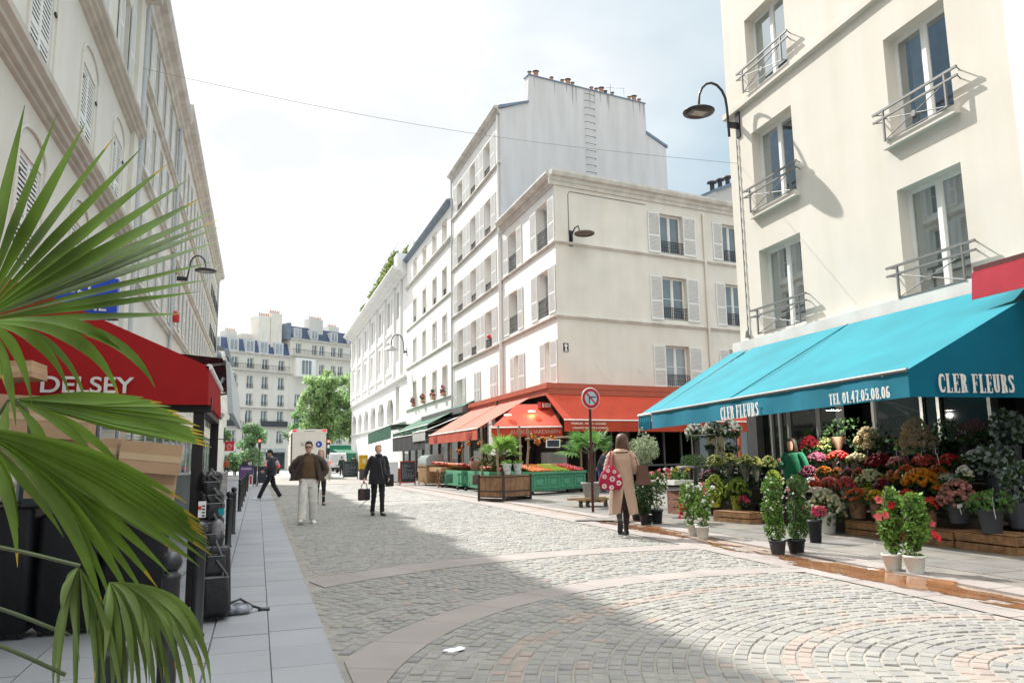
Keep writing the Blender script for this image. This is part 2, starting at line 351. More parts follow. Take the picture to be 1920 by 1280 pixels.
# near the camera the forecourt edge runs slightly askew, so a wedge of slabs fills it
mb=MB(); yy=1.0
while yy<14: 
    x0,x1=gutX(yy)+.63,gutX(yy+.9)+.63
    mb.add([(x0,yy+.006,.016),(7.575,yy+.006,.016),(7.575,yy+.894,.016),(x1,yy+.894,.016)],[(0,1,2,3)]); yy+=.9
struct('pavement_right_edge',mb,[pr[1]])
pave('side_street_surface',(12.0,34,17.6,30.2),.0,.9,.9,pr,seed=12)
b=MB(); b.quad((-120,62,.0),(150,62,.0),(150,330,.0),(-120,330,.0)); struct('crossing_road',b,mat('asphalt_far',(0.24,0.24,0.235),.9,.1,.3))
# wet rusty stains on the gutter
def blob(cx,cy,rx,ry,z,rot=0,n=40,seed=1):
    q=random.Random(seed); P=[];o=[q.uniform(0,6.28) for _ in range(4)]
    for i in range(n):
        t=2*math.pi*i/n; k=1+.16*math.sin(3*t+o[0])+.12*math.sin(5*t+o[1])+.09*math.sin(9*t+o[2])+.05*math.sin(15*t+o[3])+q.uniform(-.04,.04)
        x,y_=rx*k*math.cos(t),ry*k*math.sin(t); P.append((cx+x*math.cos(rot)-y_*math.sin(rot),cy+x*math.sin(rot)+y_*math.cos(rot),z))
    return P
wet=mat('wet_granite',(0.21,0.085,0.035),.07,.35,2.5,.03,30,spec=.8,col2=(0.26,0.14,0.075))
_n=wet.node_tree.nodes; _l=wet.node_tree.links; _t=_n.new('ShaderNodeTexCoord'); _mp=_n.new('ShaderNodeMapping'); _mp.inputs['Scale'].default_value=(2.6,.75,1); _q=_n.new('ShaderNodeTexNoise'); _q.inputs['Scale'].default_value=2.1; _q.inputs['Detail'].default_value=8; _q.inputs['Roughness'].default_value=.65
_r=_n.new('ShaderNodeValToRGB'); _r.color_ramp.elements[0].position=.47; _r.color_ramp.elements[1].position=.535
_l.new(_t.outputs['Object'],_mp.inputs[0]); _l.new(_mp.outputs[0],_q.inputs[0]); _vc=_n.new('ShaderNodeAttribute'); _vc.attribute_name='wetness'; _a=_n.new('ShaderNodeMath'); _a.operation='ADD'; _l.new(_q.outputs[0],_a.inputs[0]); _l.new(_vc.outputs['Fac'],_a.inputs[1]); _l.new(_a.outputs[0],_r.inputs[0]); _l.new(_r.outputs[0],_n['Principled BSDF'].inputs['Alpha'])
mb=MB(); NX,NY=40,80; vs=[]; wv=[]
for j_ in range(NY+1):
    y_=4.6+11.4*j_/NY
    for i_ in range(NX+1):
        o_=-.9+2.0*i_/NX; vs.append((gutX(y_)+o_,y_,.006 if o_<-.02 else .0005 if o_<.29 else .0225)); core=max(0,1-abs(o_+.05)/.42); pud=max(0,1-math.hypot((y_-7.2)/2.0,(o_-.0)/.8)); up=max(0,1-math.hypot((y_-13.2)/1.3,(o_-.2)/.7)); ed=min(1,min(i_,NX-i_)/6,min(j_,NY-j_)/3)
        wv.append(-.30+.33*core**.6+.30*pud+.24*up-(1-ed)*.5)
mb.add(vs,[(j_*(NX+1)+i_,j_*(NX+1)+i_+1,(j_+1)*(NX+1)+i_+1,(j_+1)*(NX+1)+i_) for j_ in range(NY) for i_ in range(NX)],0,True)
_o=part('water_puddle',mb,wet); _at=_o.data.attributes.new('wetness','FLOAT','POINT'); _at.data.foreach_set('value',wv); tag(_o,kind='stuff')
mb=MB(); mb.poly(blob(7.1,15.6,.55,.42,.024,.1,seed=6)); struct('asphalt_patch',mb,mat('asphalt_patch',(0.19,0.18,0.165),.9,.3,5))
mb=MB(); mb.lathe([(.30,0.03),(.30,.034),(.26,.036),(.24,.031),(0.001,.031)],(7.35,14.9,0),24); solo('manhole_cover',mb,mat('cast_iron_rusty',(0.16,0.10,0.08),.6,.3,10),'small round rusty manhole cover in the pavement near the woman in the beige coat','manhole cover')
mb=MB(); P=blob(1.37,5.62,.085,.05,.006,.3,n=22,seed=8); mb.slab(P,(0,0,.003)); mb.slab(blob(1.40,5.645,.05,.028,.0095,.9,n=18,seed=18),(0.004,0,.002)); solo('crumpled_paper',mb,mat('paper_white',(0.75,0.76,0.78),.8),'scrap of white paper lying flat on the grey cobbles','litter')

# ---------------- facade toolkit ----------------
class Fac:
    """vertical plane: u along, +y outward, z up; root is the building's Empty"""
    def __init__(s,x,y,deg,root=None): s.M=TR((x,y,0))@RZ(RAD(deg)); s.root=root
    def loc(s,M=None):   # matrix relative to the root
        W=s.M@M if M is not None else s.M
        return s.rm.inverted()@W
    def bind(s,root): s.root=root; s.rm=TR(root.location)@RZ(root.rotation_euler[2]); return s
    def hit(s,px,py,y=0):
        o=s.M@Vector((0,y,0)); n=(s.M.to_3x3()@Vector((0,1,0))); d=ray(px,py); P=CAMP+d*((o-CAMP).dot(n)/d.dot(n)); q=s.M.inverted()@P; return q
    def part(s,name,mb,mats,label=None): return part(name,mb,mats,s.root,s.loc(),label)
def building(name,x,y,deg,label,cat='building',group=None):
    r=empty(name,(x,y,0),RAD(deg),label,cat,group); return r,Fac(x,y,deg).bind(r)
def wallgrid(mb,u0,u1,z0,z1,ops,depth=.22,y=0,mi=0,ri=0,back=False):
    us=sorted({u0,u1}|{o[0] for o in ops}|{o[1] for o in ops}); zs=sorted({z0,z1}|{o[2] for o in ops}|{o[3] for o in ops})
    us=[u for u in us if u0-1e-6<=u<=u1+1e-6]; zs=[z for z in zs if z0-1e-6<=z<=z1+1e-6]
    for i in range(len(us)-1):
        # merge vertically
        z=0
        while z<len(zs)-1:
            um=(us[i]+us[i+1])/2
            inn=lambda k:any(o[0]<um<o[1] and o[2]<(zs[k]+zs[k+1])/2<o[3] for o in ops)
            if inn(z): z+=1; continue
            e=z
            while e<len(zs)-1 and not inn(e): e+=1
            a,c=us[i],us[i+1]; mb.quad((c,y,zs[z]),(a,y,zs[z]),(a,y,zs[e]),(c,y,zs[e]),mi); z=e
    for a,c,d,e in [o[:4] for o in ops]:
        yb=y-depth
        mb.quad((a,y,d),(a,yb,d),(a,yb,e),(a,y,e),ri); mb.quad((c,yb,d),(c,y,d),(c,y,e),(c,yb,e),ri)
        mb.quad((a,yb,e),(c,yb,e),(c,y,e),(a,y,e),ri); mb.quad((a,y,d),(c,y,d),(c,yb,d),(a,yb,d),ri)
CACHE={}
def cached(k,f):
    if k not in CACHE: CACHE[k]=f()
    return CACHE[k]
def win_mesh(w,h,bars,fr=.06):
    def f():
        m=MB(); t=.05
        for a,c in ((-w/2,-w/2+fr),(w/2-fr,w/2)): m.box(a,c,-t,0,0,h)
        m.box(-w/2+fr,w/2-fr,-t,-.001,0,fr+.02); m.box(-w/2+fr,w/2-fr,-t,-.001,h-fr,h)
        m.box(-.05,.05,-t,.012,fr+.02,h-fr)
        for s_ in (-1,1):
            x0,x1=sorted((s_*.05,s_*(w/2-fr)))
            e=.03; m.box(x0,x0+e,-.04,-.006,fr+.02,h-fr); m.box(x1-e,x1,-.04,-.006,fr+.02,h-fr); m.box(x0+e,x1-e,-.04,-.006,fr+.02,fr+.06); m.box(x0+e,x1-e,-.04,-.006,h-fr-.035,h-fr)
            for bz in bars: m.box(x0+e,x1-e,-.035,-.010,h*bz-.014,h*bz+.014)
        return m.mesh('window',wpaint)
    return cached(('w',round(w,2),round(h,2),tuple(bars)),f)
def pane_mesh(w,h,gm):
    def f():
        m=MB(); m.quad((w/2-.02,-.03,.02),(-w/2+.02,-.03,.02),(-w/2+.02,-.03,h-.02),(w/2-.02,-.03,h-.02)); return m.mesh('pane',gm)
    return cached(('p',round(w,2),round(h,2),gm.name),f)
def shut_mesh(w,h,sp=.055,m_=None,mid=.42):
    def f():
        m=MB(); fr=.055; t=.035
        m.box(-w/2,-w/2+fr,0,t,0,h); m.box(w/2-fr,w/2,0,t,0,h)
        zr=[0,h*mid,h]; m.box(-w/2+fr,w/2-fr,.002,t-.002,0,.08); m.box(-w/2+fr,w/2-fr,.002,t-.002,h-.07,h); m.box(-w/2+fr,w/2-fr,.002,t-.002,h*mid-.04,h*mid+.04)
        a=-w/2+fr; c=w/2-fr
        for z0,z1 in ((.08,h*mid-.04),(h*mid+.04,h-.07)):
            n=max(3,int((z1-z0)/sp)); 
            for i in range(n):
                z=z0+(z1-z0)*i/n; dz=(z1-z0)/n
                m.box(a,c,t-.012,t-.004,z,z+dz*.50); m.quad((c,t-.012,z+dz*.45),(a,t-.012,z+dz*.45),(a,.004,z+dz*.80),(c,.004,z+dz*.80))
        return m.mesh('shutter',m_ or wpaint)
    return cached(('s',round(w,2),round(h,2),round(sp,3),(m_ or wpaint).name),f)
def rail_mesh(w,h,style='scroll',m_=None):
    def f():
        m=MB(); r=.012
        m.box(-w/2,w/2,-.015,.015,h-.03,h); m.box(-w/2,w/2,-.01,.01,0,.02); m.box(-w/2,w/2,-.01,.01,h*.72,h*.72+.015)
        n=max(3,int(w/.11))
        for i in range(n+1):
            x=-w/2+w*i/n; m.box(x-.008,x+.008,-.008,.008,0,h)
        if style=='scroll':
            for i in range(n):
                x=-w/2+w*(i+.5)/n
                for zc,rr in ((h*.22,.035),(h*.5,.04),(h*.86,.022)):
                    P=[(x+rr*math.cos(t*math.pi/4),0,zc+rr*math.sin(t*math.pi/4)*1.2) for t in range(9)]
                    m.tube(P,.006,4,0,False,False)
        return m.mesh('railing',m_ or iron)
    return cached(('r',round(w,2),round(h,2),style,(m_ or iron).name),f)
rw_=random.Random(21)
def window(F,u,z,w,h,depth=.18,bars=(.5,),glass=None,name='window'):
    o=put(name,win_mesh(w,h,bars),F.root,F.loc(TR((u,-depth,z))))
    g=glass or rw_.choice((glassd,glassd,glassc)); put('pane',pane_mesh(w,h,g),o); return o
def shutter(F,u,z,w,h,y=.012,tilt=0,sp=.055,m_=None):
    return put('shutter',shut_mesh(w,h,sp,m_),F.root,F.loc(TR((u,y,z))@RZ(tilt)))
def railing(F,u,z,w,h,y=.02,style='scroll',m_=None):
    return put('railing',rail_mesh(w,h,style,m_),F.root,F.loc(TR((u,y,z))))
def strip(mb,u0,u1,prof,mi=0,y=0):   # extrude a profile [(y,z)..] along u
    n=len(prof); vs=[(u,y+p[0],p[1]) for u in (u0,u1) for p in prof]
    fs=[(i,i+1,n+i+1,n+i) for i in range(n-1)]; mb.add(vs,fs,mi); mb.poly([vs[i] for i in range(n)][::-1],mi); mb.poly(vs[n:],mi)
def ledge(mb,u0,u1,z,h=.14,d=.10,mi=0): strip(mb,u0,u1,[(0,z),(d*.5,z),(d*.55,z+h*.35),(d,z+h*.5),(d,z+h*.85),(0,z+h)],mi)
def cornice(mb,u0,u1,z,h=.5,d=.35,mi=0): strip(mb,u0,u1,[(0,z),(d*.18,z),(d*.22,z+h*.25),(d*.4,z+h*.32),(d*.45,z+h*.55),(d*.85,z+h*.62),(d,z+h*.85),(d,z+h),(0,z+h)],mi)
def dormer(mb,u,z,w,h,dep,m0=0):  pass
def chim_pot(mb,x,y,z,r=.11,h=.35,mi=0,ci=1,cap=True):
    mb.lathe([(r*1.1,z),(r,z+.05),(r*.92,z+h),(r*1.05,z+h+.02)],(x,y,0),10,mi)
    if cap:
        for k in range(3): a=k*2.1; mb.tube([(x+r*.8*math.cos(a),y+r*.8*math.sin(a),z+h),(x+r*1.2*math.cos(a),y+r*1.2*math.sin(a),z+h+.09)],.008,4,ci)
        mb.lathe([(r*1.45,z+h+.09),(r*.5,z+h+.14),(.001,z+h+.16)],(x,y,0),10,ci)
def pipe(F,u,z0,z1,r=.05,m_=None,y=.09):
    m=MB(); m.tube([(u,y,z0),(u,y,z1)],r,8)
    z=z0+1
    while z<z1: m.lathe([(r*1.2,z-.05),(r*1.2,z+.05)],(u,y,0),8); z+=2.6
    return F.part('drainpipe',m,m_ or wpaint)

# ---------------- corner building ----------------
root,F=building('corner_building',12,30.4,90,'cream three storey corner building with white louvered shutters above the orange market awnings')
S=Fac(12,30.4,190).bind(root)
opL=[(5.25,6.6,10.72,12.75),(.85,2.3,10.72,12.78),(5.2,6.6,7.55,9.65),(.9,2.3,7.55,9.65),(5.22,5.85,4.45,6.36),(.9,1.5,4.45,6.38)]
opS=[(-7.18,-5.8,10.78,12.7),(-10.9,-9.68,10.78,12.7),(-7.25,-5.8,7.6,9.65),(-11,-9.7,7.55,9.65),(-7.22,-5.82,4.45,6.38),(-11,-9.7,4.45,6.38)]
m=MB(); wallgrid(m,0,7.75,4.1,13.2,opL,.36); 
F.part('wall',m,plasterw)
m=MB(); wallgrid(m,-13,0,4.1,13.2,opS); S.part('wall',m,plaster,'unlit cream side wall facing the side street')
m=MB(); m.quad((-13,.3,13.78),(0,.3,13.78),(-1.41,-8,13.84),(-14.4,-8,13.84)); S.part('roof',m,zinc)
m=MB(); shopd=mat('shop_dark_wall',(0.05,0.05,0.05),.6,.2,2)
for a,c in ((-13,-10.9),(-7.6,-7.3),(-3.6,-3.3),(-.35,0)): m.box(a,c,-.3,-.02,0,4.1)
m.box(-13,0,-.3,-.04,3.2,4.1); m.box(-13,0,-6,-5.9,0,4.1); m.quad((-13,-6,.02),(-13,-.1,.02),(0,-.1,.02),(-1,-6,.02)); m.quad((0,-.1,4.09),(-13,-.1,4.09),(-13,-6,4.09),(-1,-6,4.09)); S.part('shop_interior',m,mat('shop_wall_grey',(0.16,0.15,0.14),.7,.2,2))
m=MB()
for u in (-1.8,-2.7,-4.6,-5.6,-6.6,-8.4,-9.2,-10.1): m.box(u-.04,u+.04,-.22,-.12,0,3.2)
m.box(-10.9,-3.6,-.2,-.14,.9,.98); m.box(-10.9,-.35,-.2,-.14,2.5,2.56); S.part('shop_window_frame',m,ironw)
m=MB(); m.quad((-7.3,-.17,.0),(-10.9,-.17,.0),(-10.9,-.17,3.2),(-7.3,-.17,3.2)); S.part('shop_window',m,glassc)
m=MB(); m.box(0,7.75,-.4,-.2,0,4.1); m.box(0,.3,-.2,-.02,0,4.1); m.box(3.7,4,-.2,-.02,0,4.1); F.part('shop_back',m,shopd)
m=MB(); m.quad((-13,-9,0),(-13,0,0),(-13,0,13.6),(-13,-9,13.6)); m.quad((-14.4,-8,0),(-1.41,-8,0),(-1.41,-8,13.8),(-14.4,-8,13.8)); S.part('end_wall',m,plaster)
m=MB(); cornice(m,0,7.75,13.2,.6,.38); ledge(m,0,7.75,10.55); ledge(m,0,7.75,7.26,.16); F.part('ledges',m,trimm)
m=MB(); cornice(m,-13,.3,13.2,.6,.38); ledge(m,-13,.08,10.55); ledge(m,-13,.08,7.26,.16); S.part('ledges',m,trimm)
for a,c,z0,z1 in opL: window(F,(a+c)/2,z0,c-a,z1-z0,.33,(.45,) if z0<10 else (),glassc)
for a,c,z0,z1 in opS: window(S,(a+c)/2,z0,c-a,z1-z0,.2,(.5,) if z0<10 else (),glassc if z0<5 else glassd)
for u,z,h,w_ in ((7.05,10.72,1.98,.86),(4.85,10.72,1.98,.8),(2.75,10.72,2.0,.86),(.42,10.72,2.0,.78),(7.05,7.55,2.1,.86),(4.8,7.55,2.05,.76),(2.75,7.55,2.1,.88),(.47,7.55,2.1,.8),(6.2,4.45,1.9,.66),(4.78,4.45,1.9,.84),(1.85,4.45,1.93,.66),(.47,4.45,1.9,.82)): shutter(F,u,z,w_,h)
for u,z,h,w_ in ((-5.43,10.75,1.95,.7),(-7.58,10.78,1.92,.78),(-9.37,10.8,1.9,.62),(-5.43,7.56,2.08,.7),(-7.62,7.58,2.08,.72),(-9.38,7.55,2.1,.62),(-5.45,4.42,1.95,.7),(-7.6,4.42,1.95,.76),(-9.38,4.42,1.95,.62),(-11.3,10.8,1.9,.6),(-11.35,7.55,2.1,.6)): shutter(S,u,z,w_,h,sp=.06)
for u,z,w_ in ((5.92,10.72,1.33),(1.58,10.72,1.43),(5.9,7.55,1.38),(1.6,7.55,1.38)): railing(F,u,z,w_,.85,-.03)
for u,z,w_ in ((-6.5,10.78,1.36),(-10.3,10.78,1.2),(-6.52,7.6,1.43),(-10.35,7.6,1.28),(-6.5,4.45,1.38)): railing(S,u,z,w_,.6,-.03)
pipe(S,-8.45,4.1,13.0,.06,plaster); pipe(F,7.72,4.1,13.0,.05)
m=MB(); m.tube([(-.7,.02,11.0),(-.7,.02,12.85),(-.78,.02,13.0),(-5,.02,13.0)],.012,4); m.lathe([(.05,0),(.05,.02)],(0,0,0),10); S.part('cable',m,iron)
m=MB(); m.tube([(-1.9,.01,5.35),(-2.45,.9,4.3)],.012,5); m.tube([(-4.2,.01,5.25),(-4.8,.9,4.3)],.012,5); S.part('stay_rod',m,wpaint)
# small black and white plaque: an hourglass-like dancer drawing, kept as a plain black and white mark
m=MB(); m.box(-.53,-.27,.0,.02,5.8,6.18,0); m.poly([(-.40+.08*math.cos(t*.52),.0225,6.07+.08*math.sin(t*.52)) for t in range(12)][::-1],1)
m.add([(-.33,.023,5.88),(-.47,.023,5.88),(-.42,.023,5.99),(-.38,.023,5.99)],[(0,1,2,3)],1); m.box(-.49,-.31,.02,.024,5.815,5.85,1)
S.part('wall_plaque',m,[blackp,wpaint])
# ---------------- tall building ----------------
root,F=building('tall_apartment_building',12,38.15,90,'tall white building with open louvered shutters and a bare grey party wall with chimneys')
ops=[];sh=[]
rows=[(17.35,1.95),(13.8,2.1),(10.6,2.02),(7.42,2.05)]
for z,h in rows:
    for a,c in ((1.95,3.25),(5.1,6.35),(8.25,9.65)): ops.append((a,c,z,z+h))
    for u in (1.45,3.72,4.62,6.85,7.78,10.15): sh.append((u,z,.9,h))
opb=[(8.6,9.9,4.5,6.3)]
m=MB(); wallgrid(m,0,11.05,4.0,20.0,ops+opb,.46); m.quad((11.05,0,0),(11.05,-9,0),(11.05,-9,20),(11.05,0,20)); m.box(0,11.05,-.5,-.05,0,4.0); F.part('wall',m,plasterw)
G=Fac(12,38.15,190).bind(root)
m=MB(); P=[(0,4),(-11.5,4),(-11.5,20.1),(-10.05,20.7),(-10.0,22.65),(-1.85,22.65),(-1.75,21.0),(0,20.25)]
m.slab([(p[0],0,p[1]) for p in P][::-1],(0,-.45,0)); G.part('party_wall',m,gablem)
m=MB(); m.slab([(0.1,.06,20.25),(-1.8,.06,21.0),(-1.8,.06,21.12),(0.1,.06,20.45)],(0,-.6,0)); m.slab([(-10.0,.06,20.72),(-11.6,.06,20.1),(-11.6,.06,20.26),(-10.0,.06,20.9)],(0,-.6,0)); m.slab([(-1.8,.05,22.65),(-10.05,.05,22.65),(-10.05,.05,22.71),(-1.8,.05,22.71)],(0,-.6,0))
m.quad((-.0,-.5,20.35),(-1.8,-.5,21.05),(-3.7,-11,21.05),(-1.9,-11,20.35)); G.part('roof',m,zinc)
m=MB(); cornice(m,0,11.2,20.0,.45,.35)
for z in (7.22,10.45,13.65,17.15): ledge(m,0,11.05,z,.16,.12)
F.part('ledges',m,trimm)
for a,c,z0,z1 in ops: window(F,(a+c)/2,z0,c-a,z1-z0,.42,(.5,),glassc); railing(F,(a+c)/2,z0,c-a,.5,-.04)
window(F,9.25,4.5,1.3,1.8,.42,(.5,),glassc)
for u,z,w_,h in sh: shutter(F,u,z,w_,h)
for u in (1.4,2.05,4.7,5.4,8.1,10.2): shutter(F,u,4.5,.62,1.82)
pipe(F,.25,4.1,20.0,.06); pipe(F,11.0,4.1,20.0,.06,gpaint)
for i in range(12):
    m=MB(); z=17.55+i*.435; m.tube([(-5.55,.0,z),(-5.55,.12,z),(-6.2,.12,z),(-6.2,0,z)],.014,5); G.part('ladder_rung',m,iron)
for i,u in enumerate((2.03,2.45,3.49,4.21,4.6,4.92,6.24,6.58,6.95,7.25,7.75,9.0,9.36,9.75)):
    m=MB(); big=i in (1,4,8,12); chim_pot(m,-u,-.22,22.7,.14 if big else .095,.32 if big else .20); G.part('chimney_pot',m,[iron if i==9 else terra,ironw])
m=MB(); m.tube([(-7.6,-.2,22.7),(-7.6,-.2,23.5)],.015,4); m.tube([(-7.3,-.2,23.2),(-8.6,-.2,23.45)],.01,4); m.tube([(-8.6,-.2,23.45),(-8.6,-.2,23.0)],.01,4)
for k in range(4): m.tube([(-7.7-.2*k,-.35,23.27+.04*k),(-7.7-.2*k,-.05,23.27+.04*k)],.006,4)
G.part('roof_antenna',m,ironw)
mstain=mat('rain_stain',(0.20,0.20,0.17),.95,.2,2)
m=MB(); rs=random.Random(4)
for u in (2.2,3.55,4.35,4.75,5.0,6.3,6.7,7.2,7.3,9.1,9.6,9.9,5.95):
    h=rs.uniform(.5,1.3); z=22.62; w0=rs.uniform(.03,.07)
    m.add([(-u-w0,.004,z),(-u+w0,.004,z),(-u+w0*.4,.004,z-h*.6),(-u+.005,.004,z-h),(-u-w0*.5,.004,z-h*.7)],[(0,1,2,3,4)])
G.part('rain_stains',m,mat('rain_stain_light',(0.36,0.36,0.34),.95,.1,2))
m=MB(); m.box(2.2,2.42,.0,.03,7.45,7.9); m.ell((2.3,.1,7.98),(.16,.12,.11),8,6,1,jit=.2,rnd=rs)
F.part('flower_pot',m,[iron,mat('red_flowers',(0.65,0.04,0.03),.7,.2,30)],'small pot of red flowers on the sill')
# ---------------- third building on the right ----------------
root,F=building('plain_apartment_building',12,49.3,90,'pale plain building with narrow bare windows and thick grey ledges')
cols=((1.65,2.9),(4.95,6.15),(8.65,9.85),(12.55,13.75)); ops=[]
for a,c in cols:
    for z,h in ((16.36,1.45),(12.62,1.85),(9.25,1.9),(5.75,1.85)): ops.append((a,c,z,z+h))
m=MB(); wallgrid(m,0,16.8,0,18.5,ops,.5); m.quad((16.8,0,3),(16.8,-9,3),(16.8,-9,18.5),(16.8,0,18.5)); F.part('wall',m,plasterw)
m=MB(); ledge(m,0,16.8,16.0,.28,.2); ledge(m,0,16.8,12.3,.18); ledge(m,0,16.8,8.95,.18); ledge(m,0,16.8,5.4,.15)
for a,c,z0,z1 in ops:
    m.box(a-.1,a-.001,0,.04,z0,z1+.1); m.box(c+.001,c+.1,0,.04,z0,z1+.1); m.box(a,c,0.001,.06,z1+.001,z1+.14)
F.part('ledges',m,trimm)
m=MB(); cornice(m,0,16.9,18.5,.3,.4); m.quad((0,.35,18.8),(16.9,.35,18.8),(16.9,-8,21),(0,-8,21)); F.part('roof',m,zinc)
for i,(a,c,z0,z1) in enumerate(ops):
    if 9<z0<10: shutter(F,(a+c)/2,z0,c-a,z1-z0,-.12)
    else: window(F,(a+c)/2,z0,c-a,z1-z0,.46,(.5,),glassc); 
    if 12<z0<13: railing(F,(a+c)/2,z0,c-a,.5,-.08)
mfl=mat('pink_window_flowers',(0.62,0.12,0.22),.7,.4,20); mgr=mat('balcony_greenery',(0.10,0.16,0.03),.7,.4,8,transl=.3)
for k,(a,c) in enumerate(cols):
    m=MB(); q=random.Random(k); u=(a+c)/2; m.box(u-.3,u+.3,.03,.25,5.6,5.82,0)
    for _ in range(60): 
        p=Vector((u+q.uniform(-.4,.4),.14+q.uniform(-.15,.15),5.85+q.uniform(0,.45))); m.ell(p,q.uniform(.03,.07),4,3,1 if q.random()<.6 else 2,sm=False)
    part('flower_box',m,[terra,mgr,mfl],root,F.loc(),None)
# ---------------- white building with arches ----------------
root,F=building('arcaded_white_building',12,66.2,90,'long white building with pilasters, arched lower windows and planted roof terraces')
wl=mat('white_render',(0.80,0.795,0.78),.85,.03,.4,.1,20,streak=.05)
m=MB(); ops=[]; arch=[]
U1=41.5
ubays=[8.9+5.9*k for k in range(6)]
for u in ubays:
    for dz,h in ((14.3,2.6),(10.3,2.6)):
        for s_ in (-1.25,1.25): ops.append((u+s_-.8,u+s_+.8,dz,dz+h))
    ops.append((u-2.1,u+2.1,4.7,7.1))
ops+=[(3.8,5.4,z,z+2.6) for z in (14.3,10.3)]+[(3.6,5.6,4.9,8.0)]
wallgrid(m,0,U1,0,17.6,ops,.6); m.quad((0,0,0),(0,-10,0),(0,-10,17.6),(0,0,17.6))
for u in [2.4,6.1]+[ub+2.95 for ub in ubays]: m.box(u-.28,u+.28,0,.22,8.8,17.4)
for u in ubays:   # arch corners
    for s_ in (-1,1): m.slab([(u+s_*2.1,-.3,6.2),(u+s_*2.1,-.3,7.1),(u+s_*1.2,-.3,7.1)][::s_],(0,.3,0))
F.part('wall',m,wl)
m=MB(); cornice(m,0,U1,17.5,.75,1.3); ledge(m,0,U1,8.3,.35,.25); m.box(0,U1,-1.6,-1.2,18.2,19.4); m.box(0,U1,-2.6,-2.3,19.4,20.9); m.quad((0,-1.3,19.4),(U1,-1.3,19.4),(U1,-2.4,19.4),(0,-2.4,19.4)); m.box(0,1.8,-5.5,.9,18.25,19.4); m.box(0,2.5,-7,-.5,19.4,20.6); ledge(m,0,U1,4.5,.15,.2)
for u in ubays: m.box(u-2.3,u+2.3,0,.12,13.4,13.75); m.box(u-2.3,u+2.3,0,.12,9.5,9.8)
F.part('terrace_storeys',m,wl)
for i,(a,c,z0,z1) in enumerate(ops): window(F,(a+c)/2,z0,c-a,z1-z0,.55,(.35,.7),glassc)
m=MB()
for z,y in ((20.6,-1.0),(19.4,.75)):
    m.box(0,U1,y-.02,y+.02,z+1.0,z+1.04); m.box(0,U1,y-.015,y+.015,z+.5,z+.52)
    for k in range(41): m.box(k-.015,k+.015,y-.015,y+.015,z,z+1.0)
F.part('terrace_railing',m,gpaint)
def leafmass(mb,boxes,n,size,q,mi=(0,),flat=0):
    """many small leaf faces spread through ellipsoids: (center, radii)"""
    tot=sum(r[0]*r[1]*r[2] for c,r in boxes)
    for c,r in boxes:
        k=max(3,int(n*(r[0]*r[1]*r[2])/tot))
        for _ in range(k):
            while True:
                p=Vector((q.uniform(-1,1),q.uniform(-1,1),q.uniform(-1,1)))
                if .15<p.length<1: break
            if p.length<.75 and q.random()<.5: p=p.normalized()*q.uniform(.75,1)
            P=Vector(c)+Vector((p.x*r[0],p.y*r[1],p.z*r[2])); s=size*q.uniform(.6,1.3)
            a=Vector((q.gauss(0,1),q.gauss(0,1),q.gauss(0,1)*(1-flat))).normalized(); b_=a.orthogonal().normalized(); b_=(Matrix.Rotation(q.uniform(0,6.28),3,a)@b_)
            t=a*s; w_=b_*s*.42
            mb.add([P-t*.1,P+t*.45+w_,P+t,P+t*.45-w_],[(0,1,2,3)],q.choice(mi))
q=random.Random(5)
for k,(u,y,z,r_) in enumerate(((3,.6,19.3,(2.0,.5,.9)),(7,.6,19.0,(2.4,.5,1.1)),(11,.6,19.0,(2,.5,.7)),(16,.6,18.8,(2.2,.5,.6)),(24,.6,18.8,(2.2,.4,.5)),(5,-1,20.8,(2,.4,.5)))):
    m=MB(); leafmass(m,[((u,y,z),r_)],520,.28,q); F.part('terrace_shrub',m,mat('terrace_foliage',(0.20,0.27,0.07),.7,.4,3,transl=.4))
# ---------------- blue awning building ----------------
BX,BY=12.0,17.28
root,F=building('ivory_corner_building',BX,BY,87,'ivory rendered corner building with steel balcony rails above the turquoise flower shop awning')
BF=F
ops=[]
for a,c in ((-2.78,-1.08),(-7.38,-5.85)):
    for z,h in ((4.3,2.15),(7.45,2.15),(10.7,2.05)): ops.append((a,c,z-(.06 if a<-5 else 0),z+h-(.06 if a<-5 else 0)))
clear=bpy.data.materials.new('window_glass_clear'); clear.use_nodes=True; _n=clear.node_tree.nodes; _l=clear.node_tree.links; _g=_n.new('ShaderNodeBsdfGlossy'); _g.inputs['Roughness'].default_value=.02; _g.inputs[0].default_value=(.85,.92,.95,1); _t=_n.new('ShaderNodeBsdfTransparent'); _t.inputs[0].default_value=(.80,.86,.85,1); _lw=_n.new('ShaderNodeLayerWeight'); _lw.inputs[0].default_value=.55; _mr=_n.new('ShaderNodeMapRange'); _mr.inputs['To Min'].default_value=.22; _mr.inputs['To Max'].default_value=.9; _m=_n.new('ShaderNodeMixShader'); _l.new(_lw.outputs['Facing'],_mr.inputs['Value']); _l.new(_mr.outputs[0],_m.inputs[0]); _l.new(_t.outputs[0],_m.inputs[1]); _l.new(_g.outputs[0],_m.inputs[2]); _l.new(_m.outputs[0],_n['Material Output'].inputs[0])
roomm=mat('room_wall',(0.16,0.155,0.15),.9,.2,1); curt=mat('curtain_cloth',(0.42,0.47,0.45),.9,.1,3,transl=.3); curtg=mat('curtain_grey',(0.34,0.34,0.33),.9,.1,3,transl=.3)
ops2=[(-11.9,-10.2,4.6,6.6),(-11.9,-10.2,7.5,9.5)]
m=MB(); wallgrid(m,-8.55,0,3.9,15.5,ops,.28); m.quad((0,0,3.9),(0,-9,3.9),(0,-9,15.5),(0,0,15.5)); m.quad((-8.55,0,15.5),(0,0,15.5),(0,-9,15.5),(-8.55,-9,15.5)); F.part('wall',m,plastery)
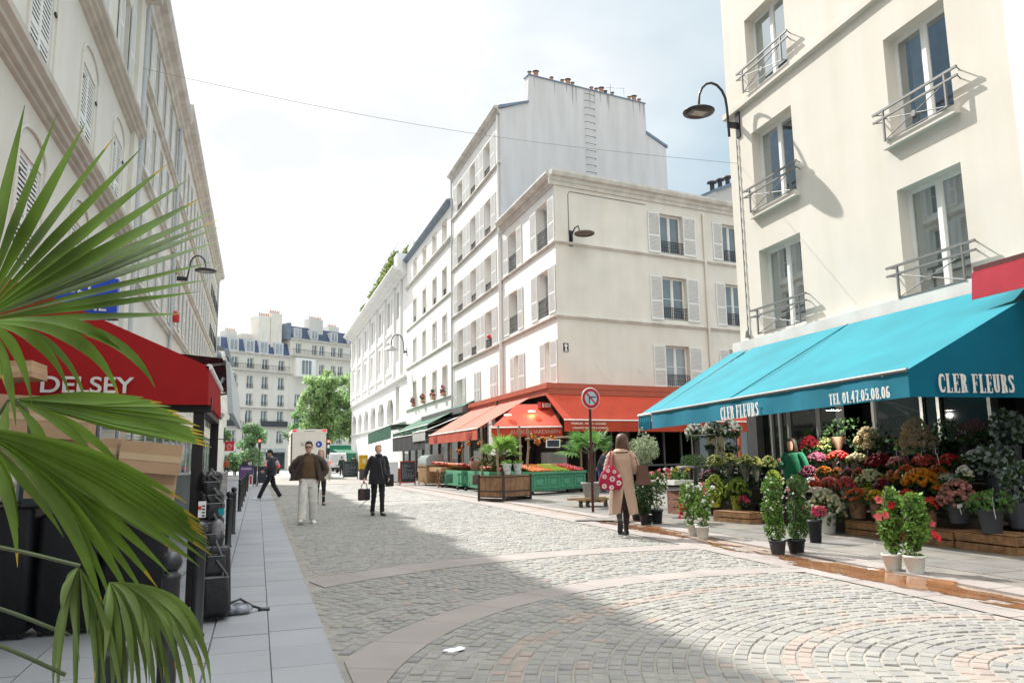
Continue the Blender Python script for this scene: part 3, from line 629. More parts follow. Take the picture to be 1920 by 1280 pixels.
# shopfront piers and interior
m=MB(); m.box(-.45,-.02,-.3,-.02,0,3.9); m.box(-8.5,-8.1,-.3,-.02,0,3.9); m.box(-8.1,-.45,-.3,-.05,3.2,3.9); m.box(-8.5,-.02,-9,-8.8,0,3.9); m.quad((-8.5,-9,3.6),(-.02,-9,3.6),(-.02,-.3,3.6),(-8.5,-.3,3.6)); m.quad((-8.5,-.3,.02),(-.02,-.3,.02),(-.02,-9,.02),(-8.5,-9,.02)); m.box(-8.55,-8.5,-9,-.3,0,3.9)
m.box(-.02,-.0,-9,-.3,0,3.9); F.part('shop_interior',m,mat('shop_dark_wall',(0.05,0.05,0.05),.6,.2,2))
m=MB()
for u in (-.9,-1.25,-1.6,-2.7,-3.4,-4.5,-5.8,-6.2,-7.3): m.box(u-.035,u+.035,-.30,-.14,0,3.2)
m.box(-8.1,-.45,-.28,-.16,2.55,2.62); m.box(-8.1,-.45,-.28,-.16,0,.12); F.part('shop_window_frame',m,ironw)
m=MB(); m.quad((-.5,-.2,.1),(-3.4,-.2,.1),(-3.4,-.2,3.2),(-.5,-.2,3.2)); m.quad((-4.5,-.2,.1),(-7.3,-.2,.1),(-7.3,-.2,3.2),(-4.5,-.2,3.2)); F.part('shop_window',m,mat('shop_glass',(0.01,0.012,0.012),.04,.2,1,spec=.5))
for i,(u,y) in enumerate(((-4.4,1.6),(-4.1,-1.1))):
    m=MB(); m.lathe([(.09,3.0),(.07,3.05),(.02,3.06),(.02,3.55)],(u,y*0-.9-abs(y)*.5,0),10,1); m.ell((u,-.9-abs(y)*.5,2.99),(.04,.04,.02),8,5,0)
    F.part('shop_lamp',m,[mat('lamp_glow',(1,.95,.85),.5,0,1,emit=5),ironw])
m=MB(); strip(m,-8.55,0.16,[(0,3.9),(.16,3.9),(.16,4.24),(0,4.28)]); F.part('fascia',m,mat('fascia_white',(0.62,0.615,0.59),.7,.06,2,streak=.08))
m=MB(); strip(m,-8.55,0.1,[(0,10.42),(.10,10.45),(.10,10.6),(0,10.64)])
for a,c,z0,z1 in ops:
    if z0<10.6 and z0>5: m.box(a-.12,c+.12,0,.13,z0-.14,z0-.001)
F.part('ledges',m,plastery)
for a,c,z0,z1 in ops:
    g=glassd if z0>5 else glassc
    wo=window(F,(a+c)/2,z0,c-a,z1-z0,.24,(),clear)
    m=MB(); u_=(a+c)/2; m.box(a-.3,c+.3,-1.6,-1.58,z0-.2,z1+.2); m.box(a-.3,a-.28,-1.58,-.30,z0-.2,z1+.2); m.box(c+.28,c+.3,-1.58,-.30,z0-.2,z1+.2); m.box(a-.28,c+.28,-1.58,-.30,z1+.18,z1+.2); m.box(a-.28,c+.28,-1.58,-.30,z0-.2,z0-.18); F.part('room',m,roomm)
    full=z0<5; spans=[(a+.02,c-.02)] if full else [(c-.62,c-.02)] if a>-5 else [(c-.75,c-.30)]
    for x0,x1 in spans:
        m=MB(); n_=26; vs=[]
        for k in range(n_+1): x=x0+(x1-x0)*k/n_; y=-.36-.03*math.sin(k*1.5)-.01*math.sin(k*.7); vs+=[(x,y,z0+.03),(x,y,z1-.05)]
        m.add(vs,[(2*k,2*k+1,2*k+3,2*k+2) for k in range(n_)],0,True); F.part('curtain',m,curtg if full else curt)
def steel_rail(w_,h=.52):
    def f():
        m=MB(); o=.16
        for z,r_ in ((h,.022),(h-.16,.018)): m.box(-w_/2-.28,w_/2+.28,o-.02,o+.02,z-r_,z+r_); m.tube([(-w_/2-.27,o,z),(-w_/2-.18,0,z)],.013,5); m.tube([(w_/2+.27,o,z),(w_/2+.18,0,z)],.013,5)
        for s_ in (-1,1): m.box(s_*(w_/2-.0)-.018,s_*(w_/2-.0)+.018,o-.018,o+.018,-.12,h-.01); m.tube([(s_*w_/2,o,-.1),(s_*w_/2,0,-.06)],.012,5)
        m.tube([(-w_/2,o,-.1),(w_/2,o,h-.18)],.011,5); m.tube([(w_/2,o,-.1),(-w_/2,o,h-.18)],.011,5); m.box(-w_/2,w_/2,o-.01,o+.01,-.12,-.10)
        m.tube([(0,o-.012,h*.5-.14),(0,o+.014,h*.5-.14)],.06,12)
        return m.mesh('balcony_rail',ironw)
    return cached(('sr',round(w_,2)),f)
for a,c,z0,z1 in ops: put('balcony_rail',steel_rail(c-a),root,F.loc(TR(((a+c)/2,.0,z0+.12))))
m=MB(); m.tube([(-.42,.03,9.7),(-.42,.03,4.4)],.012,5)
for k in range(18): z=9.6-k*.29; m.tube([(-.42,.03,z),(-.46,.03,z-.12),(-.42,.03,z-.24)],.008,4)
m.lathe([(.07,4.32),(.03,4.5)],(-.42,.06,0),8); F.part('cable',m,ironw)
# neighbour further right
plasterp=mat('plaster_pale',(0.72,0.705,0.67),.9,.04,.5,.2,30,streak=.03)
root2,F2=building('pale_neighbour_building',BX-8.55*math.cos(RAD(87)),BY-8.55*math.sin(RAD(87)),87,'very pale plain rendered building at the right edge of the picture')
m=MB(); m.box(-9,.0,-9,.03,0,15.5); F2.part('wall',m,plasterp)
m=MB()
for z in (7.6,5.9): m.box(-9,-.3,.03,.034,z-.008,z+.008)
F2.part('joint_lines',m,trimm)
# side street end
root3,F3=building('side_street_building',24,44,185,'plain pale building closing the far end of the side street')
m=MB(); wallgrid(m,-20,12,0,13,[(-10+k*3-.6,-10+k*3+.6,z,z+1.9) for k in range(6) for z in (4.5,7.5,10.3)],.2); F3.part('wall',m,plaster)
# dark chimney building seen between
root,F=building('rear_chimney_building',25.3,36.5,190,'grey building end with a row of dark chimney cowls just left of the ivory building')
m=MB(); m.slab([(-1.5,0,4),(1.2,0,4),(1.2,0,16.05),(-1.5,0,17.2)],(0,-5,0)); F.part('wall',m,plasterg)
m=MB(); m.slab([(-1.5,.1,17.2),(1.2,.1,16.05),(1.2,.1,16.23),(-1.5,.1,17.38)],(0,-5.2,0)); F.part('roof',m,zinc)
for k in range(3,7):
    u=2.75-k*.6; zb=15.4+(2.7-u)*.42; m=MB(); m.tube([(u,-.5,zb),(u,-.5,zb+.55)],.13,8); m.lathe([(.30,zb+.62),(.26,zb+.70),(.001,zb+.74)],(u,-.5,0),10)
    for a in range(3): m.tube([(u+.12*math.cos(a*2.1),-.5+.12*math.sin(a*2.1),zb+.5),(u+.2*math.cos(a*2.1),-.5+.2*math.sin(a*2.1),zb+.64)],.012,4)
    F.part('chimney_cowl',m,mat('cowl_dark',(0.06,0.055,0.06),.6,.1,5))
# ---------------- left side buildings (frame: u runs toward the camera, so u=-Y) ----------------
LX=-3.3
def leftb(name,y0,y1,label,zt):
    r=empty(name,(LX,y1,0),RAD(-90),label,'building'); F=Fac(LX,0,-90).bind(r); return r,F
# near building with moulded bands
root,F=leftb('moulded_apartment_building',-1,21.1,'pale building at top left with thick moulded cornices and arched louvered shutters',14)
Ys=[5.9,9.1,12.45,15.7,18.9]
ops=[]
for y in Ys:
    ops+= [(-y-.55,-y+.55,4.1,5.75),(-y-.55,-y+.55,7.05,8.75),(-y-.5,-y+.5,10.35,12.4)]
m=MB(); wallgrid(m,-21.1,1,3.0,13.4,ops,.2); m.quad((-21.1,0,3),(-21.1,-8,3),(-21.1,-8,13.4),(-21.1,0,13.4)); F.part('wall',m,leftm)
def bigband(m,a,c,z,h,d): strip(m,a,c,[(0,z),(d*.2,z+.02),(d*.22,z+h*.16),(d*.45,z+h*.2),(d*.5,z+h*.38),(d*.72,z+h*.42),(d*.75,z+h*.55),(d*.98,z+h*.66),(d,z+h*.9),(d*.9,z+h),(0,z+h)])
m=MB(); bigband(m,-21.1,1,6.52,.43,.30); bigband(m,-21.1,1,9.52,.43,.30); F.part('moulded_band',m,mould)
m=MB(); cornice(m,-21.2,1,13.35,.7,.6)
for k in range(44): y=20.9-k*.5; m.box(-y-.1,-y+.1,.12,.5,13.42,13.66)
F.part('cornice',m,mould)
for y in Ys:
    for z0,z1 in ((4.1,5.75),(7.05,8.75)):
        m=MB()   # raised surround
        for s_ in (-1,1): x=-y+s_*.72; m.box(x-.05,x+.05,0,.03,z0-.1,z1+.1)
        P=[(-y+.72*math.cos(t*math.pi/10),.015,z1+.1+.34*math.sin(t*math.pi/10)) for t in range(11)]; m.tube(P,.03,5)
        F.part('window_surround',m,leftm)
for y in Ys:
    for z,h in ((4.1,1.65),(7.05,1.7)):
        shutter(F,-y-.275,z,.55,h,-.06,sp=.075); shutter(F,-y+.275,z,.55,h,-.06,sp=.075)
        m=MB()
        for s_ in (-1,1):
            for zz in (.3,h-.35): m.box(-y+s_*.6-.05,-y+s_*.6+.05,.0,.03,z+zz,z+zz+.05)
        F.part('shutter_hinge',m,iron)
    for z,h in ((4.1,1.65),(7.05,1.7)): window(F,-y,z,1.1,h,.17,(),glassb)
    window(F,-y,10.35,1.0,2.05,.18,(.5,),glassd); shutter(F,-y-.75,10.35,.5,2.05,.03); shutter(F,-y+.75,10.35,.5,2.05,.03)
m=MB(); m.box(-21.05,-20.4,0,.10,3,13.35); F.part('corner_pilaster',m,leftm)
m=MB(); m.tube([(-21.25,.1,3),(-21.25,.1,13.9)],.09,10); F.part('drainpipe',m,gpaint)
def manyrows(F,a,c,n,rows,wd,shw,gl=None,rail=False):
    ops=[]
    for i in range(n):
        y=a+(c-a)*(i+.5)/n
        for z,h in rows: ops.append((-y-wd/2,-y+wd/2,z,z+h))
    return ops
for nm,y0,y1,rows,n,lz,ct,lab in (('long_apartment_building',21.4,30.6,((6.4,1.9),(9.5,1.85),(12.0,1.75)),5,(6.15,9.25,11.75),14.0,'pale building with paired white shutters, second along the left side'),
    ('tall_cornice_building',30.6,60.2,((3.6,1.9),(6.7,1.9),(9.3,1.8),(11.9,2.0)),17,(6.4,9.05,11.6),14.6,'long pale building further down the left side with a deep overhanging cornice')):
    root,F=leftb(nm,y0,y1,lab,ct)
    ops=manyrows(F,y0,y1,n,rows,.95,.5)
    m=MB(); wallgrid(m,-y1,-y0,3.0,ct,ops,.2); m.quad((-y1,0,3),(-y1,-8,3),(-y1,-8,ct),(-y1,0,ct)); F.part('wall',m,leftm)
    m=MB()
    for z in lz: ledge(m,-y1,-y0,z-.2,.2,.16)
    cornice(m,-y1-.05,-y0,ct-.15,.6,.5); F.part('ledges',m,trimm)
    for a,c,z0,z1 in ops:
        window(F,(a+c)/2,z0,c-a,z1-z0,.18,(.5,),glassd)
        if y1>40 and (a+c)/2<-52: railing(F,(a+c)/2,z0,c-a+.2,.8,.12,'plain')
        elif z0>4: shutter(F,a-.22,z0,.42,z1-z0,.02); shutter(F,c+.22,z0,.42,z1-z0,.02)
    m=MB(); m.tube([(-y1+.2,.1,3),(-y1+.2,.1,ct)],.07,8); F.part('drainpipe',m,gpaint)
    if nm[0]=='l':
        for k in range(3):
            y=23.2+k*3.1; m=MB(); m.box(-y-.6,-y+.6,-.75,.05,14.5,15.6); m.slab([(-y-.75,.15,15.6),(-y+.75,.15,15.6),(-y+.75,-.9,15.75),(-y-.75,-.9,15.75)],(0,0,.1)); F.part('dormer',m,zinc)
# guessed mansards hidden behind the parapets, sized to cast the street shadow
root=empty('shadow_mansard_range',(LX-.8,20,14),0,'unseen guessed zinc mansard roofs above the left cornices, sized for the street shadow','roof')
m=MB()
def mans(y0,y1,ze,zt,xt):
    m.add([(0,y0,ze),(0,y1,ze),(xt,y1,zt),(xt,y0,zt),(-6,y1,zt+.6),(-6,y0,zt+.6),(-6,y1,ze),(-6,y0,ze)],[(0,1,2,3)[::-1],(3,2,4,5)[::-1],(1,6,4,2),(0,3,5,7)])
mans(-21,.9,-.5,8.4,-1.0); mans(1.0,10.5,.2,9.0,-.9); mans(10.6,40,.6,9.2,-1.0)
q=random.Random(9)
y=1.8
while y<39:
    w_=q.uniform(1.0,1.5); h=q.uniform(9.6,10.6); m.box(-2.6,-.95,y,y+w_,6.5,h-.3); y+=q.uniform(2.8,4.2)
part('roof',m,zinc,root)
# lower buildings at the far end on the left
for nm,y0,y1,zt,lab in (('low_cream_building',61,76,9.2,'low cream building with a dark gutter beyond the tall cornice building'),('narrow_pale_building',76.2,88,11.6,'narrow pale building just before the crossing on the left')):
    root,F=leftb(nm,y0,y1,lab,zt); ops=manyrows(F,y0,y1,4,((4.8,1.6),(7.2,1.4)),.9,.4)
    m=MB(); wallgrid(m,-y1,-y0,0,zt,ops,.2); m.quad((-y1,0,0),(-y1,-8,0),(-y1,-8,zt),(-y1,0,zt)); m.quad((-y0,0,0),(-y0,0,zt),(-y0,-8,zt),(-y0,-8,0)); F.part('wall',m,leftm)
    m=MB(); strip(m,-y1-.1,-y0+.1,[(0,zt),(.4,zt+.05),(.4,zt+.25),(0,zt+.3)]); m.quad((-y1,.3,zt+.3),(-y0,.3,zt+.3),(-y0,-6,zt+1.8),(-y1,-6,zt+1.8)); F.part('roof',m,zinc)
    for a,c,z0,z1 in ops: window(F,(a+c)/2,z0,c-a,z1-z0,.18,(.5,),glassd)
# left ground floor shopfronts
root=empty('shopfront_row',(LX-.02,20,0),0,'dark glazed shopfronts along the left pavement behind the red awning','shopfront')
m=MB(); m.box(-.3,.0,-20,40,.0,3.0); part('fascia_wall',m,mat('shopfront_grey',(0.055,0.06,0.065),.5,.2,1),root)
y=-18.0
while y<40:
    m=MB(); m.quad((.01,y+.1,.5),(.01,y+2.1,.5),(.01,y+2.1,2.7),(.01,y+.1,2.7)); part('shop_window',m,glassb,root)
    m=MB(); m.box(.0,.05,y-.05,y+.05,.0,2.9); m.box(.0,.05,y+.05,y+2.35,2.7,2.76); part('mullion',m,gpaint,root); y+=2.4
# ---------------- far buildings closing the street ----------------
FX,FY=-7.59,138.0
farm=mat('far_limestone',(0.70,0.675,0.61),.9,.06,.15,0,10,streak=.06)
def farb(nm,u,lab): 
    x=FX+u*math.cos(RAD(30)); y=FY+u*math.sin(RAD(30)); r=empty(nm,(x,y,0),RAD(210),lab,'building'); return r,Fac(FX,FY,210).bind(r)
root,F=farb('blue_mansard_building',0,'far limestone building at the street end with blue mansard roof and tall chimney stack')
ops=[]
for u in (-5.5,-2.5,.6,3.8,6.7,9.6,12.8):
    for z,h in ((17.5,1.8),(14.0,2.2),(11.0,2.1),(8.0,2.2),(4.5,2.2)): ops.append((-u-.6,-u+.6,z,z+h))
m=MB(); wallgrid(m,-14.4,12,3.2,20.2,ops,.3); wallgrid(m,-14.4,12,0,3.2,[],.3); F.part('wall',m,farm)
m=MB(); ledge(m,-14.4,12,19.9,.4,.4); ledge(m,-14.4,12,16.9,.35,.5); ledge(m,-14.4,12,10.5,.25,.25); ledge(m,-14.4,12,7.2,.2,.3); F.part('ledges',m,trimm)
m=MB(); m.add([(-14.4,0,20.25),(12,0,20.25),(12,-1,22.6),(-14.4,-1,22.6),(12,-5,23.2),(-14.4,-5,23.2)],[(0,1,2,3),(3,2,4,5)]); F.part('roof',m,slateb)
for u in (-6,-3,.2,3.5,6.5,9.2,12.2):
    m=MB(); m.box(-u-.9,-u+.9,-2,.0,20.3,22.5,0); m.box(-u-.62,-u+.62,0.0,.03,20.5,22.2,1); m.box(-u-.05,-u+.05,.03,.05,20.5,22.2,0); F.part('dormer',m,[gpaint,glassc])
for a,c,z0,z1 in ops:
    window(F,(a+c)/2,z0,c-a,z1-z0,.28,(),glassd)
    railing(F,(a+c)/2,z0,c-a+.1,.75,.05,'plain')
m=MB()
for k in range(90): m.box(-14.2+k*.29,-14.17+k*.29,.45,.48,17.25,18.2)
m.box(-14.4,12,.45,.49,18.15,18.2); F.part('long_balcony',m,iron)
m=MB(); m.box(-14.2,-8.9,.3,.34,7.4,8.4); m.box(-5.2,-2.5,.3,.34,7.4,8.4); F.part('balcony_panel',m,mat('balcony_dark',(0.06,0.065,0.07),.6))
m=MB(); m.box(-10.8,-8.6,-4,-.8,20.5,27.2,0); m.box(-13,-10.85,-5,-.6,20.5,27.9,0)
for k in range(12): m.lathe([(.13,27.2 if k<6 else 27.9),(.11,27.75 if k<6 else 28.5)],(-8.8-k*.35,-1.2,0),6,1)
F.part('chimney_stack',m,[plaster,terra]); 
m=MB(); m.box(-5.6,-3.4,-5,-3,22,24.2,0)
for k in range(6): m.lathe([(.12,24.2),(.1,24.7)],(-3.7-k*.33,-3.4,0),6,1)
m.box(-8.2,-6.6,-5,-3,22,24.0,0); F.part('chimney_stack',m,[plaster,terra])
m=MB(); m.box(-13.9,-8.2,.02,.3,2.9,3.6,0); m.box(-13.9,-10.2,.02,.1,.0,2.85,1); m.box(-9.8,-8.4,.02,.08,.0,2.8,2); F.part('shopfront',m,[mat('shop_sage',(0.30,0.36,0.33),.6),glassb,mat('shop_mint',(0.42,0.55,0.48),.6)])
t=text_mesh('SOIN & WEDDING',.62,.02,1.1,.01,wpaint); put('lettering',t,root,F.loc(TR((-11,.34,3.25))@UP))
root,F=farb('slate_mansard_building',14.5,'far limestone building behind the trees with dark slate mansard, dormers and white bay window')
ops=[]
for u in (16.2,19.7,21.3,23.9,25.5,28.3,31,34):
    for z,h in ((20.9,1.9),(17.3,1.9),(11.1,2.3),(8.0,2.2),(4.5,2.2)): 
        if not(u<20 and 17<z<18): ops.append((-u-.55,-u+.55,z,z+h))
m=MB(); wallgrid(m,-36,-14.5,3.4,23.5,ops,.3); wallgrid(m,-36,-14.5,0,3.4,[],.3); m.quad((-14.5,0,0),(-14.5,-8,0),(-14.5,-8,23.5),(-14.5,0,23.5)); F.part('wall',m,farm)
m=MB(); ledge(m,-36,-14.5,23.3,.4,.45); ledge(m,-36,-14.5,20.3,.35,.6); ledge(m,-36,-14.5,16.8,.3,.3); ledge(m,-36,-14.5,10.5,.3,.3); ledge(m,-36,-14.5,7.1,.2,.3); F.part('ledges',m,trimm)
m=MB(); m.add([(-14.5,0,23.7),(-36,0,23.7),(-36,-1.6,26),(-14.5,-1.6,26.2),(-36,-6,26.8),(-14.5,-6,27)],[(1,0,3,2)]); m.add([(-14.5,-1.6,26.2),(-36,-1.6,26),(-36,-6,26.8),(-14.5,-6,27)],[(0,1,2,3)],1); m.box(-14.5,-13.9,-8,.15,23.4,26.4,2); F.part('roof',m,[slate,mat('zinc_light',(0.45,0.48,0.5),.5,.1,1),zinc])
for u in (15.9,19.5,23.9,27.9,31.5):
    m=MB(); m.box(-u-.8,-u+.8,-2,.15,23.8,25.6,0); m.box(-u-.55,-u+.55,.15,.2,24,25.4,1); m.box(-u-.05,-u+.05,.2,.22,24,25.4,0); F.part('dormer',m,[gpaint,glassc])
for a,c,z0,z1 in ops:
    window(F,(a+c)/2,z0,c-a,z1-z0,.28,(),glassd)
    if z0<20: railing(F,(a+c)/2,z0,c-a+.1,.75,.05,'plain')
m=MB()
for k in range(74): m.box(-36+k*.29,-35.97+k*.29,.55,.58,20.6,21.6)
m.box(-36,-14.5,.55,.6,21.55,21.62); F.part('long_balcony',m,iron)
m=MB(); m.box(-19.3,-15.2,0,1.0,16.6,20.0,0); m.box(-18.4,-16.3,1.0,1.05,17.1,19.6,1)
for k in range(4): m.box(-18.4+k*.7-.05,-18.4+k*.7+.05,1.05,1.1,17.1,19.6,0)
F.part('bay_window',m,[wpaint,glassd])
m=MB(); m.box(-22.0,-19.2,-3,-.9,24.5,28,0); m.box(-27.2,-24.8,-5,-3,25,27.4,0)
for k in range(8): m.lathe([(.12,28),(.1,28.5)],(-19.4-k*.34,-1.5,0),6,1)
for k in range(6): m.lathe([(.12,27.4),(.1,27.9)],(-25-k*.36,-3.6,0),6,1)
m.tube([(-17.8,-3,26.5),(-17.8,-3,29.5)],.05,4,0); m.tube([(-16.6,-3,28.6),(-19,-3,28.6)],.04,4,0); F.part('chimney_stack',m,[plasterg,terra])
m=MB(); m.box(-28,-22,.02,.5,3.0,4.2); F.part('shopfront',m,mat('green_shopfront',(0.02,0.20,0.10),.5))
# ---------------- trees at the crossing ----------------
bark=mat('bark',(0.10,0.08,0.06),.9,.3,4,.4,20)
def tree(nm,x,y,h,crown,n,size,ms,label,group=None,trunk_r=.2,seed=1):
    q=random.Random(seed); r=empty(nm,(x,y,0),0,label,'tree',group)
    m=MB(); zc=min(c[0][2]-c[1][2]*.3 for c in crown); m.tube([(0,0,0),(.06,.02,zc*.6),(0,.05,zc+.6)],[trunk_r*1.15,trunk_r*.85,trunk_r*.6],8)
    for c,rr in crown:
        e=Vector(c); m.tube([(0,0,zc*.75),(e.x*.5,e.y*.5,(zc+e.z)*.5),tuple(e)],[trunk_r*.5,trunk_r*.3,trunk_r*.12],6)
        for _ in range(3):
            t=e+Vector((q.uniform(-1,1)*rr[0]*.7,q.uniform(-1,1)*rr[1]*.7,q.uniform(-.5,.8)*rr[2])); m.tube([tuple(e*.8+Vector((0,0,zc*.2))),tuple(t)],[trunk_r*.2,trunk_r*.06],5)
    part('trunk',m,bark,r)
    clumps=[]
    for c,rr in crown:
        for _ in range(16):
            d=Vector((q.gauss(0,1),q.gauss(0,1),q.gauss(0,1))).normalized()*q.uniform(.45,1.0); s=q.uniform(.22,.38)
            clumps.append(((c[0]+d.x*rr[0],c[1]+d.y*rr[1],c[2]+d.z*rr[2]),(rr[0]*s,rr[1]*s,rr[2]*s)))
    m=MB(); leafmass(m,clumps,n,size,q,tuple(range(len(ms)))); part('crown',m,ms,r); return r
lfy=[mat('leaf_bright',(0.46,0.60,0.28),.6,.3,.5,transl=.6),mat('leaf_mid',(0.32,0.48,0.22),.6,.3,.5,transl=.55)]
lfg=[mat('leaf_dark',(0.18,0.34,0.18),.6,.3,.5,transl=.35),mat('leaf_mid',())if 0 else MATS['leaf_mid']]
tree('street_tree',8.9,112,14,[((0,0,12.4),(2.6,2.4,2.2)),((-1.8,0,10.8),(2.0,2,1.9)),((0,0,10.2),(2.8,2.6,2.8)),((-2.4,0,8.6),(2.0,2,1.9)),((1.6,0,8.0),(2.8,2.2,2.6)),((.3,0,6.2),(3.0,2.2,1.9)),((-1.4,0,5.6),(2.2,2,1.5))],13000,.36,lfy,'large leafy tree with a bright yellow green crown left of the white building',seed=1)
tree('street_tree',12.9,113,13,[((0,0,12.0),(2.4,2.4,2.0)),((0,0,10.0),(2.6,2.4,2.4)),((-1.2,0,7.4),(2.2,2,2.2)),((1.2,0,6.4),(2.4,2,2.4)),((-.6,0,5.2),(1.8,2,1.4))],9500,.34,lfy,'sunlit tree partly hidden by the corner of the white building',seed=2)
tree('street_tree',7.0,118,8,[((0,0,7.0),(2.6,2,1.7)),((2.6,0,5.6),(2.6,2,1.6)),((-1.8,0,5.4),(2.2,2,1.3))],6500,.34,lfg,'dark green spreading tree just above the white truck',seed=3)
tree('street_tree',-.6,88,6,[((0,0,4.6),(1.1,1.1,1.3)),((-.5,0,3.4),(1.2,1,.8)),((.8,0,3.9),(.8,.8,.8))],1500,.30,lfg,'slender young tree with sparse leaves in front of the blue mansard building',seed=4,trunk_r=.1)
tree('street_tree',-3.8,82,5,[((0,0,3.8),(1.0,1,1.3))],900,.3,lfg,'small sparse tree behind the red hanging sign',seed=5,trunk_r=.1)
r=empty('hedge',(-3.2,86,0),0,'low mass of green bushes and planters across the far end of the left pavement','hedge')
m=MB(); q=random.Random(6); leafmass(m,[((-1.5,0,1.3),(1.8,.8,1.1)),((1,0,1.4),(1.6,.8,1.0)),((2.7,.2,1.7),(1.1,.7,1.1)),((-3.2,0,1.2),(1.5,.8,1.2))],2600,.3,q,(0,1)); part('foliage',m,lfg,r)
# ---------------- cable across the street ----------------
A=Vector((LX,21,11.6)); B_=F and Vector((11.95,16.9,9.05))
P=[A.lerp(B_,t/24)+Vector((0,0,-.35*math.sin(math.pi*t/24))) for t in range(25)]
m=MB(); m.tube(P,.0055,4); solo('overhead_cable',m,mat('cable_grey',(0.28,0.28,0.28),.6),'thin grey cable sagging across the street between the facades','cable')
# ---------------- orange market awnings ----------------
orange=mat('awning_orange',(0.56,0.075,0.035),.75,.10,1.5,.3,6,transl=.25); orangef=mat('awning_box_orange',(0.42,0.10,0.055),.5,.08,2)
orangel=mat('awning_salmon',(0.60,0.125,0.075),.75,.10,1.5,.3,6,transl=.2)
greenc=mat('awning_green',(0.03,0.12,0.07),.8,.1,3,transl=.15); blackc=mat('awning_black',(0.03,0.03,0.032),.8,.1,3); greyc=mat('awning_grey',(0.42,0.42,0.40),.8,.06,3)
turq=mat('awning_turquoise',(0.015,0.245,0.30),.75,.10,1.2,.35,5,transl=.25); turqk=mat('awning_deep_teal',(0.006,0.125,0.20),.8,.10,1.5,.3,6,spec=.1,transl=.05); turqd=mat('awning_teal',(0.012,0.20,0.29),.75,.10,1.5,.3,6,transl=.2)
redc=mat('awning_red',(0.36,0.008,0.010),.75,.08,3,.1,60,transl=.10)
def canopy(nm,label,A0,A1,B0,B1,val,ms,group=None,cheek=(0,0),arms=True,th=.012,vm=0,seams=(),cat='awning',cheekm=None):
    """A0,A1 upper edge at the wall, B0,B1 lower front edge, val = valance drop"""
    A0,A1,B0,B1=map(Vector,(A0,A1,B0,B1)); O=(A0+A1)/2; O.z=0
    r=empty(nm,O,0,label,cat,group); A0,A1,B0,B1=[p-O for p in (A0,A1,B0,B1)]
    m=MB(); n=(A1-A0).cross(B0-A0).normalized(); n=n if n.z>0 else -n
    nu,nv=12,8; vs=[]
    for i in range(nu+1):
        for j in range(nv+1):
            s_=i/nu;t=j/nv; p=(A0.lerp(A1,s_)).lerp(B0.lerp(B1,s_),t); vs.append(p-n*(.04*math.sin(math.pi*t)*math.sin(math.pi*s_)+.006*math.sin(s_*40)*t))
    fs=[(i*(nv+1)+j,(i+1)*(nv+1)+j,(i+1)*(nv+1)+j+1,i*(nv+1)+j+1) for i in range(nu) for j in range(nv)]
    m.add(vs,fs,0,True); m.add([v-n*th for v in vs],[f[::-1] for f in fs],0,True)
    for s_ in seams: m.tube([A0.lerp(A1,s_)+n*.004-n*.03*0,B0.lerp(B1,s_)+n*.006],.012,4,0)
    part('canopy',m,[ms[0]],r)
    if val:
        m=MB(); d=(B1-B0); k=40; vs=[]; out=(B0-A0); out.z=0; out.normalize(); rr=random.Random(len(label))
        for i in range(k+1):
            s_=i/k; p=B0.lerp(B1,s_); w0=.012*math.sin(s_*37)+.006*math.sin(s_*91); vs+=[p,p+out*(w0)-Vector((0,0,val*.5)),p+out*(w0*1.8)-Vector((0,0,val))]
        fs=[]
        for i in range(k):
            for j in (0,1): fs.append((i*3+j,i*3+j+1,i*3+4+j,i*3+3+j))
        m.add(vs,fs,0,True); m.add([v+out*-.006 for v in vs],[f[::-1] for f in fs],0,True); part('valance',m,[ms[vm]],r)
    m=MB(); m.tube([B0,B1],.03,6); 
    part('front_bar',m,wpaint if arms!='dark' else ironw,r)
    for c,(a_,b_) in zip(cheek,((A0,B0),(A1,B1))):
        if c:
            m=MB(); lo=Vector((b_.x,b_.y,b_.z-val)); lw=Vector((a_.x,a_.y,b_.z-val)); sd=(A1-A0).normalized()*.01
            m.slab([a_,b_,lo,lw],sd); part('cheek',m,[cheekm or ms[-1]],r)
    if arms:
        for s_ in (.06,.94):
            m=MB(); a_=A0.lerp(A1,s_); b_=B0.lerp(B1,s_); md=a_.lerp(b_,.5)+Vector((0,0,-.35)); m.tube([a_+Vector((0,0,-.25)),md,b_+Vector((0,0,-.03))],.022,5); part('folding_arm',m,wpaint,r)
    return r,O
def signtext(parent,O,txt,c,xdir,ydir,size,m_,bold=.0,sx=1.0,name='lettering',off=.012):
    c=Vector(c)-O; x=Vector(xdir).normalized(); y=Vector(ydir); M=basis(c,x,y); z=Vector((M[0][2],M[1][2],M[2][2])); M=TR(z*off)@M
    return put(name,text_mesh(txt,size,bold,sx,.003,m_),parent,M)
# fascia box on both faces of the corner building
SF=Fac(12,30.4,190); LF_=Fac(12,30.4,90)
def fw(F,u,y,z): return F.M@Vector((u,y,z))
r=empty('awning_box',(11,29.4,0),0,'orange metal awning box wrapping around the corner above the market stalls','awning box'); O=Vector((11,29.4,0))
ob=1.0
ux=1.0*math.tan(RAD(40)) # where the two offset planes meet
cornerP=None
nL=Vector((-1,0,0)); nS=(SF.M.to_3x3()@Vector((0,1,0)))
